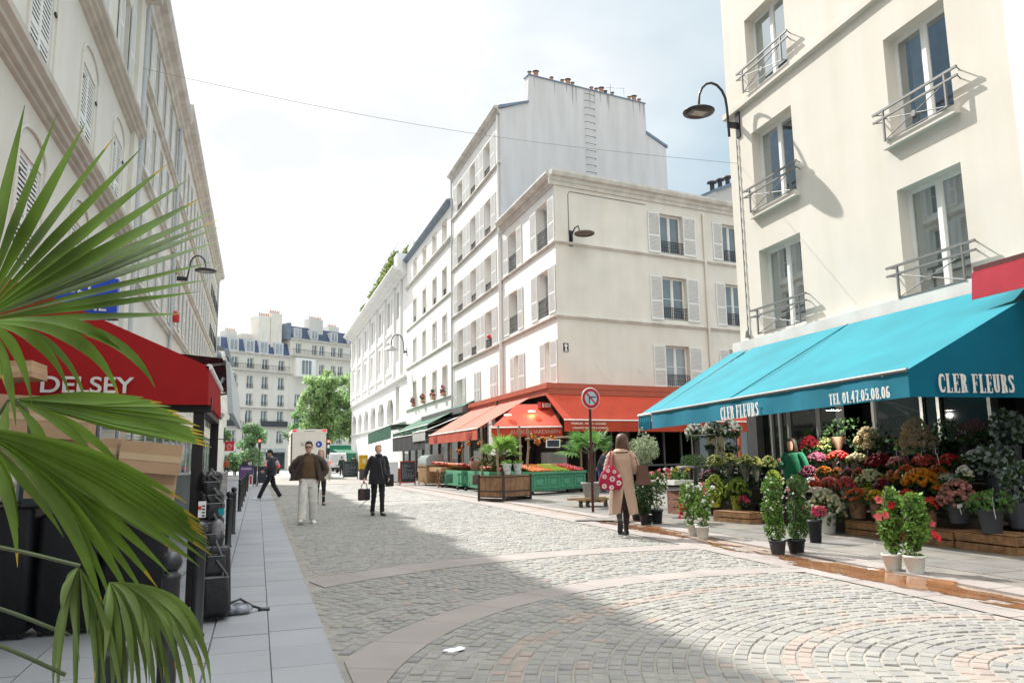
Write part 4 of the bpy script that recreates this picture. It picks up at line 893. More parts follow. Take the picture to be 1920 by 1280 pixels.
# intersection of planes X=11 and side plane offset 1
Pc=Vector((11,0,0)); y_=( (Vector((12,30.4,0))+nS*ob).dot(nS)-11*nS.x)/nS.y; Pc=Vector((11,y_,0))
Pe=fw(SF,-12.2,ob,0); Pf=Vector((11,41.6,0))
def wallstrip(m,P,Q,z0,z1,th,mi=0):
    d=(Q-P).normalized(); n=Vector((-d.y,d.x,0))
    m.slab([P+Vector((0,0,z0))-O,Q+Vector((0,0,z0))-O,Q+Vector((0,0,z1))-O,P+Vector((0,0,z1))-O],n*th,mi)
m=MB(); wallstrip(m,Pc,Pf,4.12,4.34,-.06); wallstrip(m,Pc+Vector((.06,.02,0)),Pf+Vector((.06,0,0)),3.86,4.12,-.06); part('fascia',m,orangef,r)
m=MB(); wallstrip(m,Pe,Pc,4.12,4.34,.06); wallstrip(m,Pe,Pc+Vector((.06,.02,0)),3.88,4.118,.05); part('fascia',m,orangef,r)
m=MB(); m.quad(Pc+Vector((0,0,4.33))-O,Pf+Vector((0,0,4.33))-O,Vector((12,41.6,4.33))-O,Vector((12,30.4,4.33))-O); m.quad(Pc+Vector((0,0,4.33))-O,Vector((12,30.4,4.33))-O,fw(SF,-12.2,0,4.33)-O,Pe+Vector((0,0,4.33))-O); part('top_cover',m,orangef,r)
def HL(px,py,X): p=atx(px,py,X); return p
# salmon awning along the main street
a0=Vector((11.0,31.3,3.9)); a1=Vector((11.0,41.4,3.9)); b0=atx(895,807,8.85); b1=atx(804,812,8.85); b0.z=b1.z=2.62; 
c1,O1=canopy('street_awning','salmon orange awning over the fruit carts along the main street',a0,a1,b0,b1,.48,[orangel,orangel],'orange awnings round the market corner',seams=(.45,))
for t in (.13,.83):
    p=b0.lerp(b1,t)+Vector((-.02,0,-.24)); m=MB(); P=[p-O1+Vector((-.01,-.42,-.14)),p-O1+Vector((-.01,.42,-.14)),p-O1+Vector((-.01,.42,.14)),p-O1+Vector((-.01,-.42,.14))]
    for i in range(4): m.tube([P[i],P[(i+1)%4]],.008,4)
    for zz in (-.05,.03): m.tube([P[0]+Vector((0,.12,.14+zz)),P[1]+Vector((0,-.12,.14+zz))],.012,4)
    part('printed_frame',m,mat('print_dark_red',(0.35,0.05,0.03),.8),c1)
# corner canopy, lower
A0=aty(968,748,30.6); A1=aty(1030,752,30.2); B0=aty(921,804,29.0); B1=aty(1054,798,28.2); A0.z=A1.z=3.55; B0.z=2.52; B1.z=2.52
c2,O2=canopy('corner_awning','small orange awning tucked into the building corner with thin cream lettering',A0,A1,B0,B1,.36,[orange,orange],'orange awnings round the market corner',arms=False)
d=(B1-B0).normalized(); signtext(c2,O2,'AU BON JARDINIEN',B0.lerp(B1,.62)+Vector((0,0,-.19))+Vector((d.y,-d.x,0))*.03,d,(0,0,1),.22,mat('letter_pink',(0.62,0.36,0.28),.7),0,1.0)
# side awnings
P=SF
def SW(u,y,z): return fw(SF,u,y,z)
ua0,_,_=SF.hit(1022,747,1.05); ub0=SF.hit(1058,790,2.55)[0]; ub1=SF.hit(1200,791,2.55)[0]
c3,O3=canopy('side_awning','large orange awning facing the side street behind the no right turn sign',SW(ua0,1.05,3.86),SW(-4.9,1.05,3.86),SW(ub0,2.55,2.76),SW(-4.9+.1,2.55,2.76),.44,[orange,orange],'orange awnings round the market corner')
c4,O4=canopy('side_awning','orange awning half hidden behind the turquoise flower shop awning',SW(-4.95,1.06,3.86),SW(-11.6,1.06,3.86),SW(-4.85,2.5,2.76),SW(-11.6,2.5,2.76),.44,[orange,orange],'orange awnings round the market corner')
dS=Vector((math.cos(RAD(10)),math.sin(RAD(10)),0)); lp=mat('letter_cream',(0.72,0.62,0.5),.7)
for k,t in enumerate(('PRIMEURS - FRUITS - LEGUMES','LIVRAISON GRATUITE A DOMICILE')):
    h=SF.hit(1104 if k==0 else 1107,(794,802)[k],2.6); signtext(c3,O3,t,SW(h.x,2.6,h.z),dS,(0,0,1),.115 if k==0 else .10,lp,.002,1.05)
# lamps under the corner canopy
for i,(px,py) in enumerate(((997,771),(952,778))):
    p=aty(px,py,29.5); m=MB(); m.lathe([(.16,0),(.17,.03),(.10,.05)],(0,0,0),12,1); m.lathe([(.001,-.004),(.15,-.004)],(0,0,0),12,0,cap=False)
    e=empty('pendant_lamp',p,0,'lit round pendant lamp under the orange awning, '+('right one near the corner' if i==0 else 'left one deeper inside'),'lamp','lamps under the orange awning'); part('lamp_shade',m,[mat('warm_glow',(1,.82,.55),.5,0,1,emit=3),wpaint],e)
pl=bpy.data.lights.new('market_lamp','POINT'); pl.energy=14; pl.color=(1,.62,.3); pl.shadow_soft_size=.15; lo=bpy.data.objects.new('market_lamp_light',pl); lo.location=aty(997,771,29.5)+Vector((0,0,-.12)); COL.objects.link(lo)
p=aty(1022,760,29.9); m=MB(); m.box(-.28,.28,-.12,.12,-.14,.14,0); m.box(-.2,.2,-.13,-.12,-.09,.09,1); m.box(-.13,-.1,-.135,-.13,-.1,.1,0); solo('wall_box',m,[mat('box_red',(0.35,0.03,0.03),.5),wpaint],'small red and white box hanging under the awning corner','electrical box',loc=p,rz=RAD(10))
# green, black and grey awnings further along the street
canopy('green_awning','dark green awning, farthest of the two green ones, beneath the arched windows',(12,57,4.0),(12,70,4.1),atx(733,796,9.3),atx(690,812,9.3),1.0,[greenc,greenc],'green awnings down the street',cheek=(0,0))
A=canopy('green_awning','long dark green awning with a white edge, nearer of the two green ones',(12,43.8,4.75),(12,58.0,4.6),(9.3,44.5,3.35),(9.3,56.8,3.2),.25,[greenc,greenc],'green awnings down the street')
canopy('black_awning','black awning with a deep valance below the long green one',(12,42.6,3.5),(12,55.5,3.5),(9.0,43.8,2.85),(9.0,55.0,2.85),.95,[blackc,blackc])
canopy('grey_awning','pale grey awning with white folding arm beside the salmon one',(11.2,41.7,3.9),(11.2,46.5,3.9),(8.95,43.4,2.95),(8.95,47.2,2.95),.55,[greyc,greyc])
m=MB(); m.box(10.7,11.1,41.7,53.2,3.9,4.25); solo('awning_box',m,mat('box_dark_grey',(0.13,0.125,0.13),.5,.1,1),'long dark grey awning box joining the orange fascia','awning box')
# shopfront below these
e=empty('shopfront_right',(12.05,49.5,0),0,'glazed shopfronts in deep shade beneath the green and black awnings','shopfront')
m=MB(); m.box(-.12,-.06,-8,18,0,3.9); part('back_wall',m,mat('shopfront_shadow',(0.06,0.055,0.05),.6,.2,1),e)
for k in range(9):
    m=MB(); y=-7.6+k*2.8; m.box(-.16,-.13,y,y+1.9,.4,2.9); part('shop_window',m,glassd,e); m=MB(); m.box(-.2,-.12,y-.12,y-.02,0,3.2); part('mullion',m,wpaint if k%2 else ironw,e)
# ---------------- turquoise flower shop awning ----------------
def BW(u,y,z): return BF.M@Vector((u,y,z))
yf=3.35
h0=BF.hit(1197,779,yf); h1=BF.hit(1701,693,yf); zb0,zb1=h0.z,h1.z
zc=(zb0+zb1)/2
A0=BW(-.9,.24,3.98); A1=BW(h1.x,.24,3.98); B0=BW(h0.x+.0-.75,yf,zb0+.02); B1=BW(h1.x,yf,zb1)
val=.36
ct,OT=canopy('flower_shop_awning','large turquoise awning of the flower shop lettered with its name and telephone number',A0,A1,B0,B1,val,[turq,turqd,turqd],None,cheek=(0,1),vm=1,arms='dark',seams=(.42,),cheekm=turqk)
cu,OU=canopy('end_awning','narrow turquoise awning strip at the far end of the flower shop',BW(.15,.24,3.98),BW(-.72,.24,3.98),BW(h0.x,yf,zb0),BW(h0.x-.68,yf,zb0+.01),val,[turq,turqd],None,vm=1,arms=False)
m=MB(); m.box(-8.4,.1,.16,.3,3.84,3.9); m.M=None; BF.part('awning_rail',m,ironw)
dB=(B1-B0).normalized(); wl2=mat('letter_white',(0.66,0.66,0.62),.6)
def slabserif(txt,size,m_): pass
hh=BF.hit(1387,771,yf+.03); me_,W_=glyphs('CLER FLEURS',.245,wl2); put('lettering',me_,ct,TR(BW(0,.05,0)-BW(0,0,0))@basis(BW(hh.x,yf+.0,hh.z)-OT,dB,(0,0,1)))
hh=BF.hit(1611,742,yf+.03); me_,W_=glyphs('TEL 01.47.05.08.06',.165,wl2,1.0,.075); put('lettering',me_,ct,TR(BW(0,.05,0)-BW(0,0,0))@basis(BW(hh.x,yf+.0,hh.z)-OT,dB,(0,0,1)))
# name on the cheek facing the camera
xdir=(BF.M.to_3x3()@Vector((0,-1,0))); cp=BW(h1.x-.03,0,0); nrm=(BF.M.to_3x3()@Vector((-1,0,0)))
def cheekhit(px,py): d=ray(px,py); return CAMP+d*((cp-CAMP).dot(nrm)/d.dot(nrm))
c_=cheekhit(1828,719); wcm=(cheekhit(1898,719)-cheekhit(1757,719)).length
me_,W_=glyphs('CLER FLEURS',.255,wl2,1.0,.06)
for v in me_.vertices: v.co.x*=wcm/W_
M_=basis(c_-OT,xdir,(0,0,1)); put('lettering',me_,ct,TR(-nrm*0+Vector((M_[0][2],M_[1][2],M_[2][2]))*.03)@M_)
# red awning at the right edge
hq=F2.hit(1870,555,1.0)
m=MB(); u0=hq.x
rr=empty('red_cassette_awning',F2.M@Vector((u0-1.5,.5,0)),RAD(87),'red awning with dark red box at the right edge of the picture','awning')
m.box(-3,1.5,.3,.9,3.98,4.08,1); m.box(-3,1.5,-.3,.25,4.08,4.18,1); part('awning_box',m,[redc,mat('box_maroon',(0.09,0.02,0.02),.5)],rr)
m=MB(); m.slab([(-3,.25,4.10),(1.5,.25,4.10),(1.5,.92,3.98),(-3,.92,3.98)],(0,0,.02)); m.slab([(-3,.92,3.98),(1.5,.92,3.98),(1.52,.95,3.58),(-3,.95,3.58)],(0,.015,0)); part('valance',m,mat('awning_cherry',(0.45,0.03,0.05),.8,.1,3,transl=.2),rr)
# ---------------- left foreground ----------------
def bollard_mesh():
    m=MB(); m.lathe([(.062,0),(.062,.02),(.048,.035),(.048,.74),(.052,.75),(.052,.765),(.034,.775),(.034,.785)],(0,0,0),20)
    n0=len(m.v); pr=[(.055*math.sin(t*math.pi/12+.001),.83-.055*math.cos(t*math.pi/12)) for t in range(13)]; m.lathe(pr,(0,0,0),20); return m.mesh('bollard',blackp)
bm=bollard_mesh()
ys=[1.95,2.85,4.6,6.8,13.6,16.0,23.2,25.7,29.0,33.1,38.7,43.0]
wh=['nearest black ball topped bollard at the bottom left corner under the palm','second nearest bollard, half hidden by drooping palm blades','bollard just left of the black luggage, its ball clear of the leaves','bollard standing in front of the awning post and black backpacks','taller looking bollard in clear view beside the backpacks','bollard right behind the one beyond the backpacks']
for i,y in enumerate(ys):
    o=put('bollard',bm); o.location=(-.42 if i<6 else -.45,y,0)
    tag(o,wh[i] if i<6 else ('first','second','third','fourth','fifth','last')[i-6]+' bollard, counted from the camera, in the far overlapping row by the terrace boards','bollard','ball topped bollards along the pavement')
# red luggage shop awning
Y0=8.0
A0=Vector((-3.28,8.0,3.52)); A1=Vector((-3.28,10.6,3.52)); B0=Vector((-.48,8.0,2.27)); B1=Vector((-.48,10.6,2.27))
ca,OA=canopy('luggage_shop_awning','large red awning at the left with white lettering on its side, partly behind palm leaves',A0,A1,B0,B1,.37,[redc,redc],None,cheek=(1,0),arms=False,cheekm=redc)
signtext(ca,OA,'DELSEY',aty(163,723,7.98),(1,0,0),(0,0,1),.21,mat('letter_white',(0.66,0.66,0.62),.6),.003,1.12)
for k,(px,Y,s_) in enumerate(((369,8.25,.05),(399,10.9,.05))):
    p=aty(px,880,Y); m=MB(); m.box(p.x-s_,p.x+s_,Y-.05,Y+.05,0,1.95); o=part('post',m,mat('post_black',(0.022,0.020,0.020),.5),ca,TR(-OA))
m=MB(); m.box(-3.2,-.45,8.15,8.25,1.84,1.98); m.box(-.6,-.5,8.2,10.9,1.84,1.95); part('frame',m,MATS['post_black'],ca,TR(-OA))
b_=aty(431,776,12.2); a_=aty(424,690,12.2)
cb,OB=canopy('second_red_awning','second dark red awning with a white folding arm just behind the large red one',(-3.28,12.0,3.1),(-3.28,18,3.1),(a_.x-.02,12.0,a_.z+.12),(a_.x-.02,18,a_.z+.12),.0,[mat('awning_maroon',(0.16,0.006,0.01),.8,.1,3)],None)
m=MB(); m.slab([Vector((a_.x,12.0,a_.z+.1))-OB,Vector((a_.x+.06,12.0,a_.z+.06))-OB,Vector((b_.x+.05,12.0,b_.z))-OB,Vector((b_.x-.02,12.0,b_.z))-OB],(0,5.8,0)); part('front_rail',m,gpaint,cb)
m=MB(); q1=aty(378,760,12.2); q2=aty(418,782,12.2); m.tube([q1-OB,q2-OB],.05,6); m.tube([aty(393,722,12.2)-OB,aty(408,728,12.2)-OB,aty(420,708,12.2)-OB],.03,6); part('folding_arm',m,gpaint,cb)
# blue hanging sign
sb=mat('sign_blue',(0.02,0.07,0.52),.4,.04,2)
p0=aty(224,525,14.2); p1=aty(222,594,14.2)
e=empty('hanging_sign',(LX,14.2,0),0,'bright blue sign box with white capitals projecting from the left facade behind the palm','shop sign')
m=MB(); m.box(.02,p0.x-LX,-.09,.09,p1.z,p0.z); part('panel',m,sb,e); m=MB(); m.box(.02,p0.x-LX+.01,-.10,.10,p1.z-.05,p1.z-.002); part('frame',m,mat('sign_navy',(0.01,0.02,0.10),.4),e)
zc_=(p0.z+p1.z)/2
put('lettering',text_mesh('BEL',.30,.004,1,.003,wpaint),e,TR((p0.x-LX-.55,-.095,zc_+.14))@Matrix.Rotation(RAD(90),4,'X')); put('lettering',text_mesh('NÉ',.26,.004,1,.003,wpaint),e,TR((p0.x-LX-.32,-.095,zc_-.16))@Matrix.Rotation(RAD(90),4,'X'))
# wall lamps
def lamp(nm,base,label,pts,head,hr,style,rz=0,rlamp=.035):
    e=empty(nm,base,rz,label,'street lamp','wall mounted street lamps'); m=MB(); m.box(-.04,.04,-.09,.09,-.35,.35); m.box(0,pts[0][0]+.03,-.035,.035,pts[0][2]-.05 if 0 else -.1,.06); part('bracket',m,blackp,e)
    m=MB(); m.tube(pts,rlamp,8); part('arm',m,blackp,e)
    h=Vector(head)
    if style=='disc':
        m=MB(); m.lathe([(.001,.09),(hr*.35,.085),(hr*.8,.05),(hr,.0),(hr*.97,-.03),(hr*.72,-.045)],h,24); part('lamp_head',m,blackp,e)
        m=MB(); m.box(h.x-hr*.42,h.x+hr*.42,h.y-hr*.3,h.y+hr*.3,h.z-.055,h.z-.046,0); m.box(h.x-hr*.65,h.x+hr*.65,h.y-hr*.42,h.y+hr*.42,h.z-.046,h.z-.04,1); part('led_panel',m,[mat('led_glass',(0.45,0.42,0.36),.2),ironw],e)
    elif style=='ring':
        m=MB(); P=[(h.x+hr*math.cos(t*math.pi/12),h.y+hr*math.sin(t*math.pi/12),h.z) for t in range(25)]; m.tube(P,.05,8,cap=False); m.lathe([(.001,.05),(hr,.02),(hr,-.01),(.001,-.01)],h,24); part('lamp_head',m,mat('lamp_bronze',(0.16,0.14,0.11),.5),e)
    else:
        m=MB(); m.lathe([(.03,.25),(.05,.15),(hr*.45,.08),(hr*.6,-.0),(hr,-.16),(hr*1.15,-.22)],h,18); part('lamp_head',m,mat('lamp_zinc',(0.25,0.25,0.24),.4,.1,3,metal=.3),e)
    return e
bp=BF.M@Vector((-.52,0,10.07))
arc=[(.30,0,-.35),(.32,0,.45)]+[(.32+.42*(1-math.cos(t*math.pi/8)),0,.5+.62*math.sin(t*math.pi/8)) for t in range(1,8)]+[(1.16,0,.40)]
lamp('street_lamp',bp,'large black curved lamp with an oval head on the corner of the ivory building',arc,(1.17,0,.26),.42,'disc',RAD(177))
h=S=None
SFm=SF; hb=SF.hit(1070,447,0); bpos=SF.M@Vector((hb.x,0,hb.z))
lamp('street_lamp',bpos,'small bronze lamp with a round ring head on the cream corner building',[(.08,0,.1),(.35,0,.38),(.62,0,.40),(.72,0,.16)],(.72,.25,.06),.40,'ring',RAD(280),.03)
p=aty(765,657,66); q1=aty(735,652,66); ww=(p-q1).length
arc=[(.25,0,-.2),(.3,0,.5)]+[(.3+(ww-.3)/2*(1-math.cos(t*math.pi/8)),0,.55+.95*math.sin(t*math.pi/8)) for t in range(1,9)]
lamp('street_lamp',(12.0,66,p.z-.1),'distant bell shaped lamp arching out between the white building and the plain one',arc,(ww,0,.32),.55,'bell',RAD(180),.045)
p=atx(329,521,LX); q1=aty(385,524,p.y); ww=q1.x-LX
arc=[(.4,0,-.1),(.5,0,.45)]+[(.5+(ww-.5)/2*(1-math.cos(t*math.pi/8)),0,.5+.45*math.sin(t*math.pi/8)) for t in range(1,9)]
lamp('street_lamp',(LX,p.y,p.z),'black flat disc lamp on the left facade, touched by a palm blade tip',arc,(ww,0,.36),.42,'disc',0,.03)
p=aty(413,711,63); q1=aty(438,713,63); ww=q1.x-p.x
arc=[(.3,0,0),(.35,0,.8)]+[(.35+(ww-.35)/2*(1-math.cos(t*math.pi/8)),0,.9+.9*math.sin(t*math.pi/8)) for t in range(1,9)]
lamp('street_lamp',(LX,63,p.z),'bell shaped lamp on the low cream building far down the left side',arc,(ww,0,.7),.5,'bell',0,.05)
p=atx(316,592,LX); m=MB(); m.lathe([(.16,-.22),(.16,.02),(.10,.16),(.001,.2)],(.22,0,0),12); m.box(0,.1,-.03,.03,-.03,.03); solo('wall_lantern',m,mat('lantern_red',(0.5,0.02,0.02),.5),'small red lantern on the left facade beside the drainpipe','lantern',loc=p)
# hanging red sign with house icon
p=aty(430,836,36); w_=.19; m=MB(); m.box(-w_,w_,-.03,.03,-.21,.21); e=empty('red_hanging_sign',p,0,'small square red sign with a white house outline far down the left pavement','shop sign'); part('panel',m,mat('sign_red',(0.62,0.02,0.03),.5),e)
m=MB(); m.tube([(-.12,-.04,.0),(0,-.04,.11),(.12,-.04,0)],.012,4); m.tube([(-.08,-.04,.0),(-.08,-.04,-.1),(.08,-.04,-.1),(.08,-.04,0)],.01,4); m.tube([(-.03,-.04,-.03),(-.03,-.04,.04)],.01,4); m.tube([(.03,-.04,-.03),(.03,-.04,.04)],.01,4); m.box(-.09,.09,-.04,-.031,-.165,-.15); part('icon',m,wpaint,e)
m=MB(); m.tube([(-2.6,0,.3),(0,0,.3),(0,0,.21)],.02,5); part('bracket',m,iron,e)
# cardboard boxes and luggage
card=mat('cardboard',(0.42,0.27,0.16),.85,.08,3,.15,60); tape=mat('packing_tape',(0.50,0.35,0.21),.35,.05,3)
bx=[((8,75,682,712),7.3,-.05,'brown cardboard box at the top of the pile under the red awning'),((-30,176,745,822),7.0,.04,'wide brown cardboard box second from the top, tape along its side'),((104,228,824,872),7.1,-.02,'brown cardboard box left of the leaning open one'),((228,340,830,886),6.9,.08,'brown cardboard box tilted at the right end of the pile'),((236,328,884,940),7.05,.05,'brown cardboard box beneath the tilted one at the right'),((-40,100,822,876),7.25,0,'brown cardboard box at the left end of the pile'),((60,232,872,930),7.3,0,'brown cardboard box low in the pile behind the palm fronds')]
for (x0,x1,y0,y1),Y,tl,lab in bx:
    c=aty((x0+x1)/2,(y0+y1)/2,Y); ww=(aty(x1,(y0+y1)/2,Y)-aty(x0,(y0+y1)/2,Y)).length; hh=(aty(x0,y0,Y)-aty(x0,y1,Y)).length
    e=empty('cardboard_box',c,tl,lab,'box','cardboard boxes piled under the red awning'); e.rotation_euler[1]=tl*1.4
    m=MB(); m.box(-ww/2,ww/2,-.2,.2,-hh/2,hh/2); part('carton',m,card,e); m=MB(); m.box(-ww/2-.001,ww/2+.001,-.203,.203,-.025,.025); m.box(-.03,.03,-.201,.201,hh/2,hh/2+.003); part('tape',m,tape,e)
blk=mat('luggage_black',(0.008,0.008,0.010),.55,.3,8,.3,60,spec=.3); blk2=mat('nylon_black',(0.016,0.016,0.018),.42,.3,12,.5,25,spec=.5)
q=random.Random(3)
wherel=['black suitcase standing at the right end of the row behind the bollards','black suitcase second from the right behind the bollards','black suitcase in the middle of the dark row under the boxes','black suitcase left of the middle under the boxes','black suitcase at the left of the dark row under the boxes']
def rbox(m,x0,x1,y0,y1,z0,z1,r=.05,mi=0):
    n=6; P=[]
    for cx,cy,a0 in ((x1-r,y1-r,0),(x0+r,y1-r,90),(x0+r,y0+r,180),(x1-r,y0+r,270)):
        for t in range(n): a=RAD(a0+90*t/(n-1)); P.append((cx+r*math.cos(a),cy+r*math.sin(a)))
    k=len(P); cx,cy=(x0+x1)/2,(y0+y1)/2
    rings=[(.90,z0),(1,z0+r*.6),(1,z1-r*.6),(.93,z1-r*.15),(.84,z1)]
    vs=[(cx+(x-cx)*s_,cy+(y-cy)*s_,z) for s_,z in rings for x,y in P]
    m.add(vs,[(i*k+j,i*k+(j+1)%k,(i+1)*k+(j+1)%k,(i+1)*k+j) for i in range(len(rings)-1) for j in range(k)],mi,True); m.add(vs[:k],[tuple(range(k-1,-1,-1))],mi); m.add(vs[-k:],[tuple(range(k))],mi)
for i in range(5):
    x=-.95-i*.48; e=empty('suitcase',(x,7.35+.05*(i%2),0),q.uniform(-.08,.08),wherel[i],'suitcase','black suitcases under the boxes')
    m=MB(); rbox(m,-.23,.23,-.18,.18,.05,1.02-.06*(i%2)); part('shell',m,blk,e)
    for s_ in (-1,1): m=MB(); m.lathe([(.035,-.015),(.035,.015)],(0,0,0),10); part('wheel',m,blackp,e,TR((s_*.18,-.1,.035))@Matrix.Rotation(RAD(90),4,'Y'))
    m=MB(); m.tube([(-.08,0,1.0-.06*(i%2)),(-.08,0,1.05),(.08,0,1.05),(.08,0,1.0-.06*(i%2))],.012,6); part('handle',m,blackp,e)
# backpacks hanging in a column next to the post
for i,(px,py,wx,hy,Y,lab) in enumerate(((392,905,34,38,7.75,'black backpack with looped straps at the top of the hanging column'),(396,945,38,46,7.7,'black backpack with a white and red price label beside the post'),(395,1002,38,60,7.65,'black backpack with a grey shiny pocket low in the hanging column'),(398,1085,52,110,7.5,'large black bag resting on the pavement under the backpacks'))):
    c=aty(px,py,Y); k=Y*1.06/FPX; w_,h_=wx*k/2,hy*k/2; e=empty('backpack',c,.2,lab,'backpack','black backpacks on display')
    m=MB(); rbox(m,-w_,w_,-.13,.13,-h_*1.02,h_*.95,min(.07,w_*.6)); rbox(m,-w_*.75,w_*.8,-.20,-.10,-h_*.85,h_*.15,.04); rbox(m,-w_*.6,w_*.6,-.17,-.10,h_*.25,h_*.75,.03); m.v=[(x+.012*math.sin(z*31+i),y+.012*math.sin(x*37+z*23),z+.008*math.sin(x*51)) for x,y,z in m.v]; part('bag_body',m,blk2,e); m=MB(); m.tube([(-w_*.7,-.205,h_*.12),(w_*.75,-.205,h_*.12)],.005,4); m.tube([(-w_*.5,-.175,h_*.7),(w_*.5,-.175,h_*.7)],.004,4); part('zip',m,ironw,e)
    m=MB(); m.tube([(-w_*.4,-.1,h_*.75),(-w_*.1,-.2,h_*1.15),(w_*.5,-.14,h_*.5),(w_*.3,-.19,-h_*.1)],.012,5); m.tube([(0,-.18,h_*.6),(w_*.6,-.2,h_*.2),(w_*.7,-.16,-h_*.5)],.010,5); part('strap',m,mat('strap_grey',(0.10,0.10,0.105),.4),e)
    if i==1: m=MB(); m.box(-w_*1.3,-w_*.7,-.22,-.215,-.10,.04,0); m.box(-w_*1.3,-w_*1.05,-.225,-.22,-.03,.0,1); 
    if i==1:
        for k2 in range(4): m.box(-w_*1.0,-w_*.78,-.225,-.22,-.09+k2*.028,-.078+k2*.028,2)
        part('price_label',m,[wpaint,mat('label_red',(.6,.03,.03),.6),blackp],e)
    if i==1: m=MB(); m.box(w_*.3,w_*.75,-.2,-.19,-.09,-.03); part('teal_patch',m,mat('teal',(0.0,0.25,0.3),.5),e)
    if i==2: m=MB(); m.ell((w_*.3,-.16,.05),(w_*.55,.05,.10),10,6,jit=.05,rnd=q); part('pocket',m,mat('grey_satin',(0.22,0.21,0.22),.25,.3,9),e)
p=gr(443,1152); m=MB(); m.ell((0,0,.05),(.15,.09,.05),14,8,jit=.12,rnd=q); e=empty('bag_on_ground',p,.3,'small black and silver pouch lying on the pavement with its strap','bag'); part('pouch',m,mat('silver_cloth',(0.30,0.31,0.34),.3,.5,14,.5,20),e)
m=MB(); m.tube([(-.1,.02,.09),(.02,-.03,.14),(.14,.0,.06),(.25,.03,.015)],.012,6); m.tube([(.2,.03,.02),(.30,.0,.015)],.018,6); part('strap',m,blackp,e)
# terrace screens
tg=mat('screen_glass_dark',(0.07,0.085,0.09),.25,.1,2); af=mat('aluminium',(0.35,0.36,0.37),.4,.05,4,metal=.5)
for i,(P,Q,z1,lab) in enumerate((((-2.9,17.0),(-.98,23.4),1.08,'dark panelled terrace screen with an aluminium rim behind the backpacks'),((-3.2,12.6),(-1.4,12.9),1.2,'clear glass terrace screen behind the boxes'),((-1.15,24.5),(-1.15,33),1.0,'long dark terrace screen further along behind the far bollards'))):
    P=Vector((*P,0));Q=Vector((*Q,0)); d=(Q-P); l=d.length; a=math.atan2(d.y,d.x); e=empty('terrace_screen',P,a,lab,'screen','terrace screens')
    m=MB(); m.box(.03,l-.03,-.01,.01,.06,z1-.03); part('panel',m,tg,e); m=MB(); m.box(0,l,-.02,.02,z1-.03,z1+.01); m.box(0,.03,-.021,.021,.0,z1-.031); m.box(l-.03,l,-.021,.021,0,z1-.031); m.box(.03,l-.03,-.02,.02,.03,.06); part('frame',m,af,e)
# boards on the left pavement
def board(nm,px0,px1,pyt,pyb,Y,lab,face,fr,legs=True,grp=None,cat='sign board'):
    a=aty(px0,pyb,Y); b=aty(px1,pyb,Y); w_=(b-a).length; t=aty(px0,pyt,Y).z; c=(a+b)/2; e=empty(nm,(c.x,Y,0),-.05,lab,cat,grp)
    m=MB(); m.slab([(-w_/2+.03,-.05,.18),(w_/2-.03,-.05,.18),(w_/2-.03,.0,t-.04),(-w_/2+.03,.0,t-.04)],(0,.02,0)); part('panel',m,face,e)
    m=MB(); f=.035
    m.slab([(-w_/2,-.09,.02),(-w_/2+f,-.09,.02),(-w_/2+f,.0,t),(-w_/2,.0,t)],(0,.03,0)); m.slab([(w_/2-f,-.09,.02),(w_/2,-.09,.02),(w_/2,.0,t),(w_/2-f,.0,t)],(0,.03,0)); m.slab([(-w_/2+f,.0-.005,t-.05),(w_/2-f,-.005,t-.05),(w_/2-f,.0,t),(-w_/2+f,0,t)],(0,.03,0)); m.slab([(-w_/2+f,-.065,.15),(w_/2-f,-.065,.15),(w_/2-f,-.055,.2),(-w_/2+f,-.055,.2)],(0,.03,0)); part('frame',m,fr,e)
    if legs: m=MB(); m.tube([(-w_/2+.02,.05,t-.02),(-w_/2+.02,.35,0)],.018,4); m.tube([(w_/2-.02,.05,t-.02),(w_/2-.02,.35,0)],.018,4); part('rear_leg',m,fr,e)
    return e,w_,t
chalk=mat('chalkboard',(0.035,0.045,0.055),.7,.2,4)
e,w_,t=board('menu_poster',448,474,872,903,50,'purple and blue poster board at the far end of the bollard row',mat('poster_purple',(0.09,0.07,0.26),.6,.2,1,col2=(0.20,0.06,0.20)),MATS['post_black'],False)
put('lettering',text_mesh('VENDREDI',.15,.002,.9,.003,wpaint),e,TR((0,-.06,t-.22))@Matrix.Rotation(RAD(90),4,'X'))
board('small_red_sign',466,473,890,916,43,'small red and white standing sign by the last bollards',mat('sign_crimson',(0.4,0.03,0.06),.6),wpaint,False)
board('slatted_menu_stand',474,481,874,912,45,'narrow black slatted stand left of the dark board',chalk,iron,False)
board('dark_menu_board',482,499,874,909,46.5,'dark grey menu board in a black frame, right of the slatted stand',chalk,iron)
